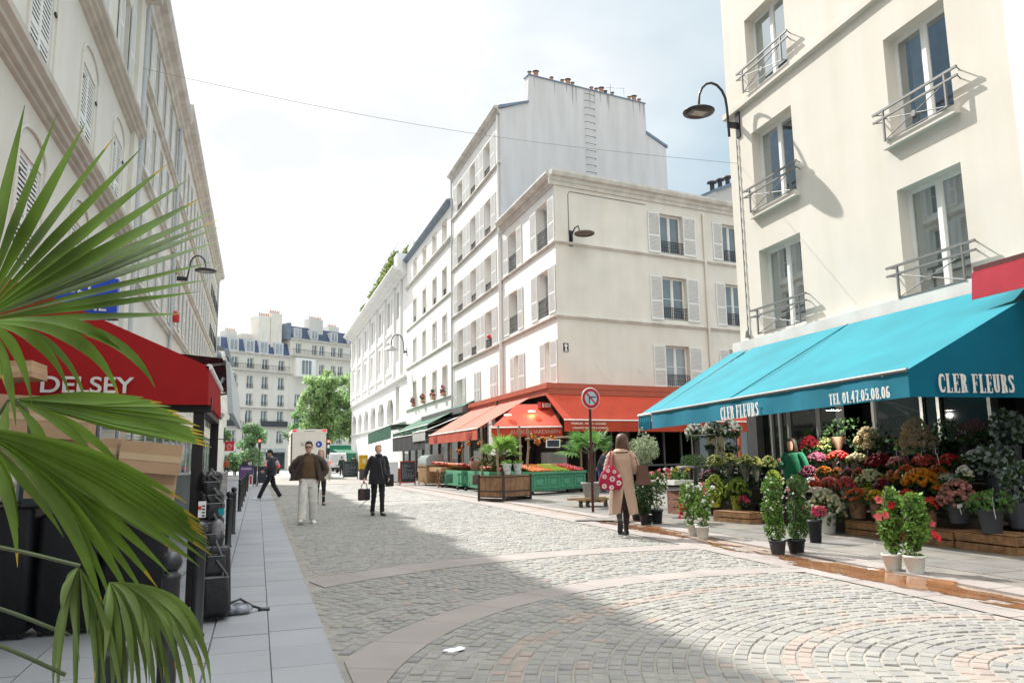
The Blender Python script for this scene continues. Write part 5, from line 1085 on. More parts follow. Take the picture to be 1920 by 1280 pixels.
# ---------------- fan palm close to the camera ----------------
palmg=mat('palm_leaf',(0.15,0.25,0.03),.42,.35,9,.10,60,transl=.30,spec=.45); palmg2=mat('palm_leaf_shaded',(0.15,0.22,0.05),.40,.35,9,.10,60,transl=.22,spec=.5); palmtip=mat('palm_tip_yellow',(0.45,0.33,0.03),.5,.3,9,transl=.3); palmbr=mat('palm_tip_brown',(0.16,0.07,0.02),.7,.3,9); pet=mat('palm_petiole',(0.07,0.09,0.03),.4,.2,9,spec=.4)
PO=Vector((-1.35,1.0,0)); palm=empty('fan_palm',PO,0,'big fan palm filling the lower left foreground with long green blades','palm')
def blade(m,H,T,mid,wmax,nrm,t0=.0,tp=.42,seg=12,fold=.35,mi=0,tip=.05):
    """folded strip from hub H to tip T bowing through mid"""
    H,T=Vector(H),Vector(T); C=Vector(mid)
    vs=[]; L_=(T-H).length
    for i in range(seg+1):
        t=t0+(1-t0)*i/seg
        p=H*(1-t)**2+C*2*t*(1-t)+T*t*t; tan=(C-H)*2*(1-t)+(T-C)*2*t; tan.normalize()
        side=tan.cross(nrm).normalized(); n=side.cross(tan).normalized()
        w_=wmax*(t/tp)**1.0 if t<tp else wmax*max(.04,(1-((t-tp)/(1-tp))**1.6))
        vs+=[p-side*w_+n*w_*fold,p,p+side*w_+n*w_*fold]
    fs=[];ms=[]
    for i in range(seg):
        for j in (0,1):
            a=i*3+j; fs.append((a,a+1,a+4,a+3)); t=t0+(1-t0)*(i+.5)/seg; ms.append(mi if t<1-tip*1.9 else (2 if t<1-tip*.9 else 3))
    k=len(m.v); m.v+=[tuple(v) for v in vs]; m.f+=[tuple(i+k for i in f) for f in fs]; m.m+=ms; m.s+=[True]*len(fs)
pq=random.Random(12)
def fan(hub,tips,wpx,label=None,bow=.0,mi=0,seg=12,fold=.38,tp=.42,tip=.018,nrmv=None):
    """hub=(px,py,Y); tips=[(px,py,Y[,bowx,bowy])]"""
    H=aty(*hub)-PO; m=MB(); n0=nrmv or -(Fv*1.0+Rv*.15-Uv*.2).normalized()
    for tt in tips:
        T=aty(*tt[:3])-PO; C=(H+T)/2
        if len(tt)>3: C=C+Rv*tt[3]*tt[2]/FPX-Uv*tt[4]*tt[2]/FPX
        else: C=C-Uv*bow*tt[2]/FPX
        blade(m,H,T,C,wpx*tt[2]/FPX*pq.uniform(.9,1.1),(n0+Vector((pq.uniform(-.25,.25),pq.uniform(-.2,.2),pq.uniform(-.25,.25)))).normalized(),seg=seg,mi=mi,tp=tp,tip=tip*pq.uniform(.5,1.6),fold=fold)
    m2=part('leaf',m,[palmg,palmg2,palmtip,palmbr],palm,None,label); return m2
A=[(47,196,1.0),(107,215,1.02),(160,232,1.04),(215,256,1.06),(265,278,1.08),(314,308,1.1),(351,338,1.12),(378,371,1.14),(402,396,1.16),(412,412,1.17),(412,426,1.18),(410,453,1.19),(403,490,1.2),(390,524,1.2),(373,547,1.2),(348,588,1.2)]
fan((-40,600,1.0),A[:12],12.5,'upright upper palm leaf with straight spreading blades',mi=0,tp=.40,fold=.22)
fan((-40,602,1.01),A[12:],6.8,'lower right blades of the upper palm leaf',mi=0,tp=.42,fold=.25)
D=[(291,726,1.18,70,-70),(225,751,1.1,75,-75),(164,769,1.1,60,-70),(134,754,1.05,50,-60),(240,670,1.12,50,-50),(60,760,1.0,30,-60),(30,800,1.0,20,-60),(8,720,.95,10,-40)]
fan((-40,605,1.0),D,10.5,'drooping blades hanging from the upper palm leaf',mi=0,tp=.45)
Bt=[(303,754,1.05,0,-4),(269,744,1.05,0,0),(337,772,1.06,0,-8),(359,790,1.07,0,-20),(375,799,1.08,0,-18),(383,810,1.08,0,-14),(390,824,1.08,0,-10),(397,838,1.08,0,-8),(368,832,1.1,0,-2),(180,863,1.0,30,-20),(237,888,1.0,30,-30),(92,880,1.0,30,-10),(20,690,1.0,0,0),(10,850,.98,-10,0)]
Bt=Bt+[(320,762,1.05,0,-6),(348,782,1.06,0,-22),(367,795,1.07,0,-19),(387,817,1.08,0,-12),(394,831,1.08,0,-9),(285,750,1.04,0,-2)]
fan((18,748,1.0),Bt,9.5,'middle palm leaf pointing right with pleated blades',mi=0,tp=.5)
Ct=[(350,942,1.0,10,-46),(377,977,1.0,0,-46),(390,1010,1.0,0,-50),(393,1024,1.0,0,-44),(397,1040,1.0,0,-44),(375,1062,1.0,0,-40),(340,1040,1.0,0,-30),(295,1100,1.0,20,-50),(257,1150,.98,50,-60),(220,1160,.98,50,-80),(198,1163,.98,50,-90),(120,1007,.95,20,-20),(35,988,.93,30,-30),(33,1063,.93,40,-40),(365,1000,1.0,5,-52),(384,993,1.0,0,-48)]
Ct=Ct[:6]+[(380,986,1.0,0,-47),(385,1000,1.0,0,-50),(392,1017,1.0,0,-47),(394,1032,1.0,0,-44),(388,1050,1.0,0,-42),(360,1052,1.0,0,-38),(318,1075,1.0,10,-45),(277,1125,1.0,30,-56)]+Ct[6:]
fan((-60,800,.93),Ct,12,'broad lower palm leaf sweeping to the right with yellow tips',mi=0,tp=.5)
E1=[(120,1160,.9,-10,-10),(150,1240,.9,-15,-20),(200,1300,.9,10,-30),(180,1330,.9,20,-30),(140,1350,.9,0,-20),(118,1150,.88,-10,0),(230,1340,.9,30,-20),(110,1330,.9,-20,-10),(165,1200,.9,10,0)]
E1=E1+[(a[0]+pq.uniform(-14,14),a[1]-pq.uniform(0,60),a[2]+.02,a[3],a[4]) for a in E1]
fan((148,1062,.92),E1,6.5,'small folded palm leaf hanging straight down',mi=1,tp=.45)
E2=[(388,1310,.95,70,-60),(370,1330,.95,60,-70),(345,1340,.95,60,-70),(320,1350,.95,50,-60),(290,1340,.93,40,-60),(262,1350,.93,30,-50),(235,1345,.92,20,-40),(210,1320,.92,10,-30),(190,1330,.92,0,-20),(395,1290,.96,80,-60),(305,1300,.94,40,-50),(275,1290,.93,30,-40)]
E2=E2+[(a[0]-pq.uniform(8,16),a[1]-pq.uniform(20,90),a[2]-.02,a[3]*.9,a[4]) for a in E2]
fan((205,1090,.93),E2,7,'low palm leaf drooping out of the bottom of the picture',mi=1,tp=.45)
for P in (((-250,1150,1.1),(-60,800,.93)),((-260,1000,1.15),(-120,700,1.05),(-40,600,1.0)),((-240,1100,1.1),(-60,860,1.02),(18,748,1.0)),((-100,1010,.9),(20,1028,.92),(150,1060,.92)),((-120,1110,.9),(0,1138,.92),(130,1190,.93)),((-100,1180,.85),(0,1208,.87),(122,1264,.9)),((55,820,1.0),(54,770,1.0),(30,750,1.0))):
    pts=[aty(*p)-PO for p in P]
    for _ in range(3): pts=[pts[0]]+[q_ for k_ in range(len(pts)-1) for q_ in (pts[k_].lerp(pts[k_+1],.25),pts[k_].lerp(pts[k_+1],.75))]+[pts[-1]]
    m=MB(); m.tube(pts,.0021,6); part('petiole',m,pet,palm)
m=MB(); m.lathe([(.10,.25),(.09,.6),(.11,1.0),(.07,1.25)],(0,0,0),12); part('trunk',m,mat('palm_fibre',(0.12,0.08,0.045),.95,.4,14,.6,40),palm); m=MB(); m.lathe([(.20,0),(.26,.40),(.27,.42),(.23,.42),(.21,.36),(.001,.36)],(0,0,0),20); part('pot',m,blackp,palm)
# ---------------- market carts, fruit, planters ----------------
cartg=mat('cart_green',(0.07,0.27,0.15),.6,.12,5,.1,30); cartgd=mat('cart_green_trim',(0.10,0.33,0.19),.6,.12,5)
fr_or=mat('fruit_orange',(0.62,0.17,0.02),.55,.25,12); fr_red=mat('fruit_red',(0.48,0.03,0.02),.5,.35,12); fr_lime=mat('fruit_lime',(0.36,0.42,0.04),.5,.25,12)
fr_mix=mat('fruit_salmon',(0.62,0.22,0.12),.5,.4,12); woodp=mat('planter_wood',(0.30,0.17,0.09),.75,.25,5,.3,40,streak=.2); rust=mat('rusty_iron',(0.06,0.045,0.04),.7,.3,8)
fq=random.Random(31)
def heap(m,x0,x1,y0,y1,z,h,r,mis,n=None):
    nx=max(2,int((x1-x0)/(r*1.75))); ny=max(2,int((y1-y0)/(r*1.75)))
    for i in range(nx):
        for j in range(ny):
            x=x0+(x1-x0)*(i+.5)/nx; y=y0+(y1-y0)*(j+.5)/ny
            mi=mis[min(len(mis)-1,int(len(mis)*(i+fq.uniform(-.6,.6))/nx))] if len(mis)>1 else mis[0]; mi=max(0,mi)
            m.ell((x+fq.uniform(-1,1)*r*.3,y+fq.uniform(-1,1)*r*.3,z+h*(j/ny)+fq.uniform(0,.5)*r),r*fq.uniform(.85,1.1),7,5,mi)
def cart(x,y,rz,L_,D,H,label,mis,grp='green market carts'):
    """front face at y=0 toward -y, length along x"""
    e=empty('market_cart',(x,y,0),rz,label,'market cart',grp)
    m=MB(); m.slab([(0,0,.16),(L_,0,.16),(L_,.0,H),(0,0,H)][::1],(0,D,0)); part('body',m,cartg,e)
    m=MB(); n=max(2,round(L_/.85))
    for i in range(n):
        a=L_*i/n+.08; c=L_*(i+1)/n-.08
        for p0,p1 in ((a,a+.05),(c-.05,c)): m.box(p0,p1,-.02,-.001,.24,H-.10)
        m.box(a+.05,c-.05,-.02,-.001,.24,.29); m.box(a+.05,c-.05,-.02,-.001,H-.15,H-.10); m.box(a+.14,c-.14,-.015,-.001,.36,H-.24)
    m.box(-.03,L_+.03,-.05,.001,H-.05,H+.03); m.box(-.03,L_+.03,D,D+.04,H-.05,H+.05); m.box(-.04,-.001,-.05,D+.04,H-.06,H+.035); m.box(L_+.001,L_+.04,-.05,D+.04,H-.06,H+.035)
    for s_,xx in ((-1,-.02),(1,L_+.001)):
        for p0,p1 in ((.08,.14),(D-.14,D-.08)): m.box(xx,xx+.02,p0,p1,.24,H-.1)
        m.box(xx,xx+.02,.14,D-.14,.24,.3); m.box(xx,xx+.02,.14,D-.14,H-.16,H-.1)
    part('panel_trim',m,cartgd,e)
    for xx in (.12,L_-.12):
        for yy in (.12,D-.12): m=MB(); m.lathe([(.07,-.02),(.075,0),(.07,.02)],(0,0,0),12); m.box(-.02,.02,-.02,.02,.0,.01); part('wheel',m,blackp,e,TR((xx,yy,.075))@Matrix.Rotation(RAD(90),4,'Y'))
    heapo=empty('fruit_heap',Vector((x,y,0)),rz,label.replace('green market cart','heap of fruit on the green market cart') if 0 else None)
    return e,heapo
def heapthing(h,label,build,ms):
    h['label']=label; h['category']='fruit'; m=MB(); build(m); part('fruit',m,ms,h)
P=gr(999,929); Q=gr(1099,922); a=math.atan2(Q.y-P.y,Q.x-P.x); Lc=(Q-P).length
e,h=cart(P.x,P.y,a,Lc,.95,.80,'green market cart facing the camera piled with oranges, limes and tomatoes',[0])
heapthing(h,'long bed of oranges, limes and red tomatoes on the front green cart',lambda m:heap(m,.05,Lc-.05,.02,.9,.85,.22,.05,[0,0,1,1,2,2]),[fr_or,fr_lime,fr_red])
e,h=cart(8.45,28.9,RAD(90),3.2,-.95,.80,'green market cart just left of the wooden planter, nearer of the two side by side',[0]); 
h.location=(8.5,28.9,0); heapthing(h,'reddish fruit in low crates on the cart left of the planter',lambda m:heap(m,.1,3.1,-.85,-.1,.85,.12,.06,[0,1,0]),[fr_red,fr_mix])
e,h=cart(8.45,33.2,RAD(90),3.3,-.95,.80,'green market cart farthest up the street beside the spoked wheel',[0])
heapthing(h,'pale pink and red fruit heaped on the farthest green cart',lambda m:heap(m,.1,3.2,-.85,-.1,.86,.25,.065,[0,1,2]),[fr_red,fr_mix,fr_or])
# scoops hanging on carts
for i,(px,py,Y) in enumerate(((842,893,33.2),(893,895,29.3))):
    p=aty(px,py,Y); m=MB(); rbox(m,-.16,.16,-.08,.08,-.28,.12,.06); solo('cloth_bag',m,mat('cart_green_bag',(0.06,0.17,0.11),.7) if i==0 else mat('bag_brown',(0.12,0.09,0.07),.8),('dark green bag hung on the corner of the farthest green cart','brown bag hung on the corner of the cart left of the planter')[i],'bag','bags hung on the carts',loc=p)
# handcart with spoked wheel and wooden tray
e=empty('handcart',(8.3,36.3,0),RAD(90),'wooden handcart with a large spoked wheel and a sloping tray of fruit','handcart')
m=MB(); m.slab([(0,.05,.75),(2.7,.05,.75),(2.7,.05,.95),(0,.05,.95)],(0,-1.1,0)); m.box(.2,2.5,-.9,-.2,.55,.75); part('tray',m,woodl,e)
m=MB(); heap(m,.1,2.6,-1.0,-.05,.98,.18,.07,[0,1,0,1]); part('fruit',m,[fr_mix,fr_red],e)
for yy in (.12,-1.15):
    m=MB(); r_=.42; m.tube([(r_*math.cos(t*math.pi/14),0,r_*math.sin(t*math.pi/14)) for t in range(29)],.028,6,cap=False)
    for k in range(8): t=k*math.pi/4; m.tube([(0,0,0),(r_*math.cos(t),0,r_*math.sin(t))],.014,5)
    m.lathe([(.06,-.05),(.06,.05)],(0,0,0),10)
    part('wheel',m,mat('wheel_wood',(0.22,0.10,0.05),.7,.3,9),e,TR((.3,yy,.45)))
# glass display cart
e=empty('glass_display_cart',(8.15,39.2,0),RAD(90),'wooden street cart with a curved glass canopy between the chalkboard and the handcart','display cart')
m=MB(); m.box(0,2.1,-.9,0,.12,1.02,0); m.box(-.03,2.13,-.93,.03,.98,1.05,1); m.box(.1,2,-.0,.012,.25,.9,1); part('body',m,[woodl,mat('cart_wood_dark',(0.32,0.19,0.09),.7,.2,6)],e)
m=MB(); P_=[(0,1.05),(0.02,1.35),(-.12,1.52),(-.35,1.6),(-.9,1.6)]; vs=[(x,y,z) for x in (.0,2.1) for y,z in P_]; m.add(vs,[(i,i+1,6+i,5+i) for i in range(4)],0,True)
m.slab([(0,.0,1.05),(0,.02,1.35),(0,-.12,1.52),(0,-.35,1.6),(0,-.9,1.6),(0,-.9,1.05)],(.012,0,0)); part('glass_canopy',m,mat('display_glass',(0.45,0.52,0.52),.08,.1,2,spec=.8,transl=.3),e)
m=MB(); heap(m,.1,2.0,-.8,-.1,1.08,.12,.07,[0,1,0]); part('fruit',m,[fr_mix,fr_red],e)
for xx in (.15,1.95): m=MB(); m.lathe([(.09,-.02),(.09,.02)],(0,0,0),12); part('wheel',m,blackp,e,TR((xx,.0,.09))@Matrix.Rotation(RAD(90),4,'X'))
# chalkboards
def chalkb(px0,px1,pyt,pyb,Y,lab,fr,seed,rz=0):
    e,w_,t=board('chalkboard',px0,px1,pyt,pyb,Y,lab,chalk,fr,True,'chalkboards on stands','chalkboard'); q=random.Random(seed); m=MB(); z=t-.2
    while z>.35:
        x=-w_/2+.1; 
        while x<w_/2-.14:
            l=q.uniform(.03,.13); m.box(x,min(x+l,w_/2-.08),-.062+(t-z)*.0-.0,-.058,z,z+.014,0,TR((0,-(t-z)*.045,0))); x+=l+q.uniform(.02,.04)
            if q.random()<.12: break
        z-=.075
    part('chalk_writing',m,mat('chalk',(0.45,0.5,0.52),.9),e); return e
chalkb(750,779,864,909,40.6,'red framed chalkboard menu left of the glass display cart',mat('frame_red',(0.30,0.045,0.03),.6),1)
chalkb(643,671,864,897,57.5,'green framed chalkboard standing alone in the middle distance',mat('frame_green',(0.10,0.15,0.08),.6),2)
board('white_board',728,746,866,908,43,'white poster board in a grey frame half hidden behind the woman in black',mat('poster_white',(0.62,0.64,0.68),.6,.05,1),gpaint,True,None)
# yellow letterbox
p=aty(681,867,55); m=MB(); e=empty('letterbox',(p.x,55,0),0,'bright yellow letterbox with a pale notice left of the woman in black','letterbox')
m.box(-.29,.29,-.2,.2,.75,1.62); m.slab([(-.31,-.22,1.62),(.31,-.22,1.62),(.27,-.18,1.72),(-.27,-.18,1.72)],(0,.4,0)); part('box',m,mat('post_yellow',(0.58,0.34,0.01),.45,.05,2),e); m=MB(); m.box(-.1,.14,-.21,-.2,1.1,1.45); part('notice',m,mat('notice_cream',(0.7,0.6,0.35),.6),e); m=MB(); m.box(-.25,.25,-.15,.15,0,.75); part('stand',m,mat('stand_dark',(0.10,0.08,0.08),.6),e)
m=MB(); rbox(m,-.2,.2,-.15,.15,.0,.85,.1); solo('waste_bin',m,mat('leather_brown',(0.28,0.12,0.04),.5,.3,5),'brown rounded bin behind the woman in black, left of the red chalkboard','bin',loc=gr(743,905))
# wooden poles of the stall with hanging oranges
pole=mat('pole_wood',(0.30,0.23,0.15),.8,.25,9,.3,30); i=0
for px,Y,hz,lab in ((845,37,2.5,'leftmost bare wooden pole under the salmon awning'),(868,35,2.5,'second wooden pole from the left, with a hanging orange cluster'),(903,29.8,2.55,'wooden pole right of the farthest green cart'),(934,27.5,2.55,'wooden pole standing behind the planter palm on the left'),(975,26.6,2.5,'wooden pole behind the planter palm on the right'),(990,27.2,2.45,'wooden pole between the planter and the cart of oranges'),(1090,28.5,2.3,'short wooden pole at the right end of the cart of oranges')):
    p=aty(px,860,Y); m=MB(); q=random.Random(i); pts=[(q.uniform(-.03,.03),q.uniform(-.03,.03),z*hz/6) for z in range(7)]; m.tube(pts,[.05,.048,.045,.046,.042,.04,.04],7); m.tube([pts[4],(pts[4][0]+.08,0,pts[4][2]+.1)],.02,5); m.tube([pts[2],(pts[2][0]-.07,.02,pts[2][2]+.1)],.02,5)
    solo('wooden_pole',m,pole,lab,'pole','rough wooden poles of the fruit stall',loc=(p.x,Y,0)); i+=1
bar0=aty(985,823,27.0); bar1=aty(1085,818,27.9); m=MB(); m.tube([(0,0,0),bar1-bar0],.04,6); solo('wooden_rail',m,pole,'horizontal wooden rail hung with bunches of oranges above the front cart','rail',loc=bar0)
for k,(px,py,Y) in enumerate(((1000,818,26.9),(1008,828,26.9),(1020,822,27.2),(1037,821,27.2),(1048,829,27.2),(860,846,35),(867,838,35),(880,829,33),(900,828,31))):
    m=MB(); q=random.Random(k)
    for _ in range(6 if k<5 else 5): m.ell((q.uniform(-.09,.09),q.uniform(-.07,.07),q.uniform(-.1,.07)),.055,8,6,0)
    for _ in range(5): m.ell((q.uniform(-.1,.1),q.uniform(-.08,.08),q.uniform(-.05,.1)),(.05,.02,.03),5,3,1,sm=False)
    m.tube([(0,0,0),(0,0,.12)],.006,4,1)
    lab=('bunch of oranges at the left end of the wooden rail','lower bunch of oranges near the left end of the rail','middle bunch of oranges on the wooden rail','right bunch of oranges on the wooden rail','lowest bunch of oranges at the right of the rail','lower orange cluster on the second pole','upper orange cluster on the second pole','orange cluster under the salmon awning, second from the pole','orange cluster hanging farthest right under the salmon awning')[k]
    solo('orange_bunch',m,[fr_or,mgr],lab,'fruit','hanging bunches of oranges',loc=aty(px,py,Y))
m=MB(); m.box(-.28,.28,-.015,.015,-.15,.15,0); m.box(-.24,.24,-.018,-.015,-.12,.12,1); solo('price_board',m,[wpaint,chalk],'small dark price board with white rim hung under the wooden rail','price board',loc=aty(1037,831,27.1))
# counter things inside
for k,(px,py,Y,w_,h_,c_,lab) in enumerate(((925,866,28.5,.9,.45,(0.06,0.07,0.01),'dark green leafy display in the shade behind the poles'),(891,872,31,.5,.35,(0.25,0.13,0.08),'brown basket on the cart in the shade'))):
    m=MB(); q=random.Random(k); 
    if k==0: leafmass(m,[((0,0,0),(w_*.5,.3,h_*.6))],160,.14,q)
    else: m.lathe([(w_*.35,-h_/2),(w_*.5,h_/2),(w_*.45,h_/2),(w_*.3,-h_/2+.03)],(0,0,0),14); m.tube([(-w_*.45,0,h_/2),(-w_*.2,0,h_*.95),(w_*.2,0,h_*.95),(w_*.45,0,h_/2)],.02,5)
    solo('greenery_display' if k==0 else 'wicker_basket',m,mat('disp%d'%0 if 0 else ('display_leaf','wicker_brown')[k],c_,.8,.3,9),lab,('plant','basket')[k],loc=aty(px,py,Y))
m=MB(); m.box(-.45,.45,-.3,.3,0,1.55); m.box(-.2,.15,-.31,-.3,.8,1.4); solo('fridge_cabinet',m,mat('steel_light',(0.42,0.44,0.43),.35,.1,1,metal=.4),'tall pale metal cabinet deep in the fruit shop behind the limes','cabinet',loc=(aty(1046,880,29.6).x,30.0,0))
# planter
P=gr(944.5,940.5); Q=gr(995,936.3); a=math.atan2(Q.y-P.y,Q.x-P.x); W=(Q-P).length
e=empty('wooden_planter',P,a,'big square wooden planter with black iron corners holding a fan palm','planter')
m=MB(); H_=.80
for k in range(7):
    x=W*k/7; 
    m.box(x+.004,x+W/7-.004,0,.03,.12,H_); m.box(x+.004,x+W/7-.004,1.0,1.03,.12,H_); y=1.03*k/7; m.box(0,.03,y+.004+.03*(k==0),y+.147-.004-.03*(k==6),.12,H_); m.box(W-.03,W,y+.034,y+.14,.12,H_)
part('side_boards',m,woodp,e)
m=MB()
for z in (.12,.30,H_-.06): m.box(-.012,W+.012,-.012,-.001,z,z+.035); m.box(-.012,-.001,-.001,1.04,z,z+.035)
for xx,yy in ((0,0),(W,0),(0,1.03),(W,1.03)): m.box(xx-.03,xx+.03,yy-.03,yy+.03,0.0,H_+.03)
for xx in (-.03,W-.0): m.box(xx,xx+.03,.0,1.0,.02,.10)
part('iron_frame',m,rust,e)
m=MB(); m.box(.03,W-.03,.03,1.0,H_-.12,H_-.08); part('soil',m,mat('soil',(0.05,0.035,0.025),.95),e)
def palmtree(name,base,label,trunkh,tr,leafR,n,seed,m1,zc=0,grp='potted fan palms of the market',dirs=None):
    e=empty(name,base,0,label,'palm',grp); q=random.Random(seed)
    m=MB(); m.tube([(0,0,0),(.01,.01,trunkh*.5),(0,0,trunkh)],[tr,tr*1.15,tr*.8],9); 
    for _ in range(60): z=q.uniform(0,trunkh); t=q.uniform(0,6.28); m.tube([(tr*math.cos(t),tr*math.sin(t),z),(tr*1.5*math.cos(t),tr*1.5*math.sin(t),z+.06)],.008,3)
    part('trunk',m,MATS['palm_fibre'],e)
    for k in range(n):
        az=k*2.4+q.uniform(-.3,.3); el=q.uniform(.05,1.25) if not dirs else dirs[k%len(dirs)][1]
        if dirs: az=dirs[k%len(dirs)][0]
        l=leafR*q.uniform(.75,1.0); d=Vector((math.cos(az)*math.cos(el),math.sin(az)*math.cos(el),math.sin(el))); hub=Vector((0,0,trunkh))+d*l*.55
        m=MB(); m.tube([(0,0,trunkh-.02),hub],.012,4,1); side=d.cross(Vector((0,0,1))).normalized(); up=side.cross(d).normalized(); nb=17
        for b_ in range(nb):
            t=-1.75+3.5*b_/(nb-1); bd=(d*math.cos(t)+side*math.sin(t)).normalized(); T=hub+bd*l*.62*(1-.25*abs(t)/1.75)+Vector((0,0,-.12*l*(1+abs(t)*.4))); C=(hub+T)/2+up*.06*l
            blade(m,hub,T,C,l*.040,up,seg=5,tp=.45,mi=0,tip=.0)
        part('leaf',m,[m1,pet,m1,m1],e)
    return e
pb=mat('palm_bright',(0.20,0.36,0.07),.5,.3,6,transl=.45); pb2=mat('palm_fresh',(0.12,0.26,0.06),.5,.3,6,transl=.4)
c=P+Vector((math.cos(a),math.sin(a),0))*W*.42+Vector((-math.sin(a),math.cos(a),0))*.5; palmtree('potted_palm',Vector((c.x,c.y,.70)),'sunlit light green fan palm growing in the wooden planter',.75,.055,.85,11,4,pb)
# two patterned pots on the planter
potw=mat('pot_white_blue',(0.62,0.66,0.64),.4,.0,1); potb=mat('pot_blue_pattern',(0.06,0.22,0.30),.4)
for k,(px,lab) in enumerate(((951,'white pot with blue leaf pattern at the left on the wooden planter'),(971,'white pot with blue leaf pattern at the right on the wooden planter'))):
    p=aty(px,887,23.75 if k==0 else 24.0); e=empty('patterned_pot',(p.x,p.y,.83),0,lab,'flower pot','patterned pots on the planter')
    m=MB(); m.lathe([(.095,0),(.15,.34),(.155,.345),(.14,.345),(.13,.31),(.001,.31)],(0,0,0),18); part('pot',m,potw,e)
    m=MB(); q=random.Random(k)
    for _ in range(20):
        t=q.uniform(0,6.28); z=q.uniform(.04,.29); r_=.096+.055*z/.34+.002; s_=.022; u_=Vector((-math.sin(t),math.cos(t),0)); o_=Vector((r_*math.cos(t),r_*math.sin(t),z)); m.add([o_-u_*s_,o_+Vector((0,0,s_*1.2)),o_+u_*s_,o_-Vector((0,0,s_*1.2))],[(0,1,2,3)])
    part('leaf_pattern',m,potb,e); m=MB(); leafmass(m,[((0,0,.36),(.15,.15,.09))],90,.07,q); part('plant',m,pb,e)
# palm in grey pot on wooden dolly
b0=gr(1110,950); e=empty('wooden_dolly',(b0.x,b0.y,0),RAD(12),'low wooden dolly with castors carrying the grey palm pot','dolly')
m=MB(); m.box(-.62,.62,-.28,-.16,.19,.25); m.box(-.62,.62,.16,.28,.19,.25); m.box(-.25,-.1,-.28,.28,.13,.188); m.box(.1,.25,-.28,.28,.13,.188); part('boards',m,woodl,e)
for xx in (-.52,-.3,.3,.52):
    m=MB(); m.lathe([(.065,-.025),(.07,0),(.065,.025)],(0,0,0),12); part('castor',m,mat('castor_brown',(0.10,0.06,0.05),.6),e,TR((xx,-.22,.07))@Matrix.Rotation(RAD(90),4,'Y')); m=MB(); m.box(-.03,.03,-.045,.045,.05,.19); part('castor_fork',m,rust,e,TR((xx,-.22,0)))
e=empty('grey_plant_pot',(b0.x,b0.y,.25),0,'grey plastic pot standing on the wooden dolly','flower pot'); m=MB(); m.lathe([(.19,0),(.26,.36),(.29,.37),(.29,.41),(.26,.41),(.25,.37),(.001,.37)],(0,0,0),22); part('pot',m,mat('pot_grey',(0.33,0.33,0.32),.6,.08,3),e)
palmtree('potted_palm',Vector((b0.x-.0,b0.y,.60)),'dark green fan palm with a shaggy trunk in the grey pot',.85,.075,.95,13,7,pb2,dirs=[(2.6,.35),(3.4,.8),(4.4,1.1),(5.4,.7),(.2,.5),(1.2,1.2),(2.2,1.0),(3.0,.1),(4.9,.3),(.6,.9),(3.9,.45),(1.7,.5),(5.9,.95)])
# no right turn sign
sp_=gr(1112,961); e=empty('road_sign',(sp_.x,sp_.y,0),RAD(8),'round no right turn sign with red ring on a thin dark pole','road sign')
m=MB(); m.tube([(0,0,0),(0,0,3.0)],.032,10); m.lathe([(.05,0),(.05,.02)],(0,0,0),10); part('pole',m,mat('pole_dark_red',(0.07,0.02,0.02),.5,.2,4),e)
zc=2.78; RX=Matrix.Rotation(RAD(90),4,'X')
m=MB(); m.lathe([(.001,0),(.262,0),(.268,.012),(.262,.022),(.001,.022)],(0,0,0),40); part('plate',m,mat('sign_rim',(0.72,0.70,0.68),.3),e,TR((0,-.035,zc))@RX)
def ring(m,r0,r1,z,n=40):
    vs=[(r*math.cos(2*math.pi*j/n),r*math.sin(2*math.pi*j/n),z) for r in (r0,r1) for j in range(n)]; m.add(vs,[(j,n+j,n+(j+1)%n,(j+1)%n) for j in range(n)])
m=MB(); ring(m,.172,.246,.025); u_=Vector((1,-1,0)).normalized(); v_=Vector((1,1,0)).normalized(); m.add([u_*-.18+v_*.020+Vector((0,0,.0265)),u_*-.18-v_*.020+Vector((0,0,.0265)),u_*.18-v_*.020+Vector((0,0,.0265)),u_*.18+v_*.020+Vector((0,0,.0265))],[(0,1,2,3)]); part('red_ring',m,mat('sign_ring_red',(0.50,0.02,0.03),.35),e,TR((0,-.035,zc))@RX)
m=MB(); m.lathe([(.001,.0235),(.172,.0235)],(0,0,0),36,cap=False); part('face',m,mat('sign_face_blue',(0.42,0.52,0.55),.35),e,TR((0,-.035,zc))@RX)
m=MB(); m.box(-.06,-.03,-.13,.045,.0245,.0255); m.box(-.03,.15,.02,.045,.0245,.0255); part('arrow',m,mat('sign_arrow',(0.02,0.05,0.06),.4),e,TR((0,-.035,zc))@RX)
# ---------------- flowers ----------------
def fmat(n,c,v=.35): return mat('flower_'+n,c,.75,v,26,transl=.15)
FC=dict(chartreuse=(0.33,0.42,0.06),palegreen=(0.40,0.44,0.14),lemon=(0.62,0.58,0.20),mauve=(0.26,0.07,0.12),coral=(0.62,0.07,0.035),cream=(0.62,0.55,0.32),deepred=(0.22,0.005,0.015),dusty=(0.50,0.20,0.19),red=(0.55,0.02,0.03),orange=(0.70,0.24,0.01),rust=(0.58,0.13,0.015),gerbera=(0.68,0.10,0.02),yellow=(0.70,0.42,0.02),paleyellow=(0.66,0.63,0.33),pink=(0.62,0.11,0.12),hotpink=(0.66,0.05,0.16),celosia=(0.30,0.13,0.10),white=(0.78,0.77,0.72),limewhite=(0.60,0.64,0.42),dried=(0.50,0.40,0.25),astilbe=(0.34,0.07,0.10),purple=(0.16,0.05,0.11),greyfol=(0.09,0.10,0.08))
FM={k:fmat(k,v) for k,v in FC.items()}
leafd=mat('foliage_dark',(0.04,0.085,0.025),.6,.35,14,transl=.25); leafm=mat('foliage_mid',(0.09,0.19,0.04),.5,.35,14,transl=.35); leafb=mat('foliage_bright',(0.16,0.30,0.05),.5,.3,14,transl=.35); euc=mat('foliage_eucalyptus',(0.24,0.30,0.27),.6,.3,10,transl=.2)
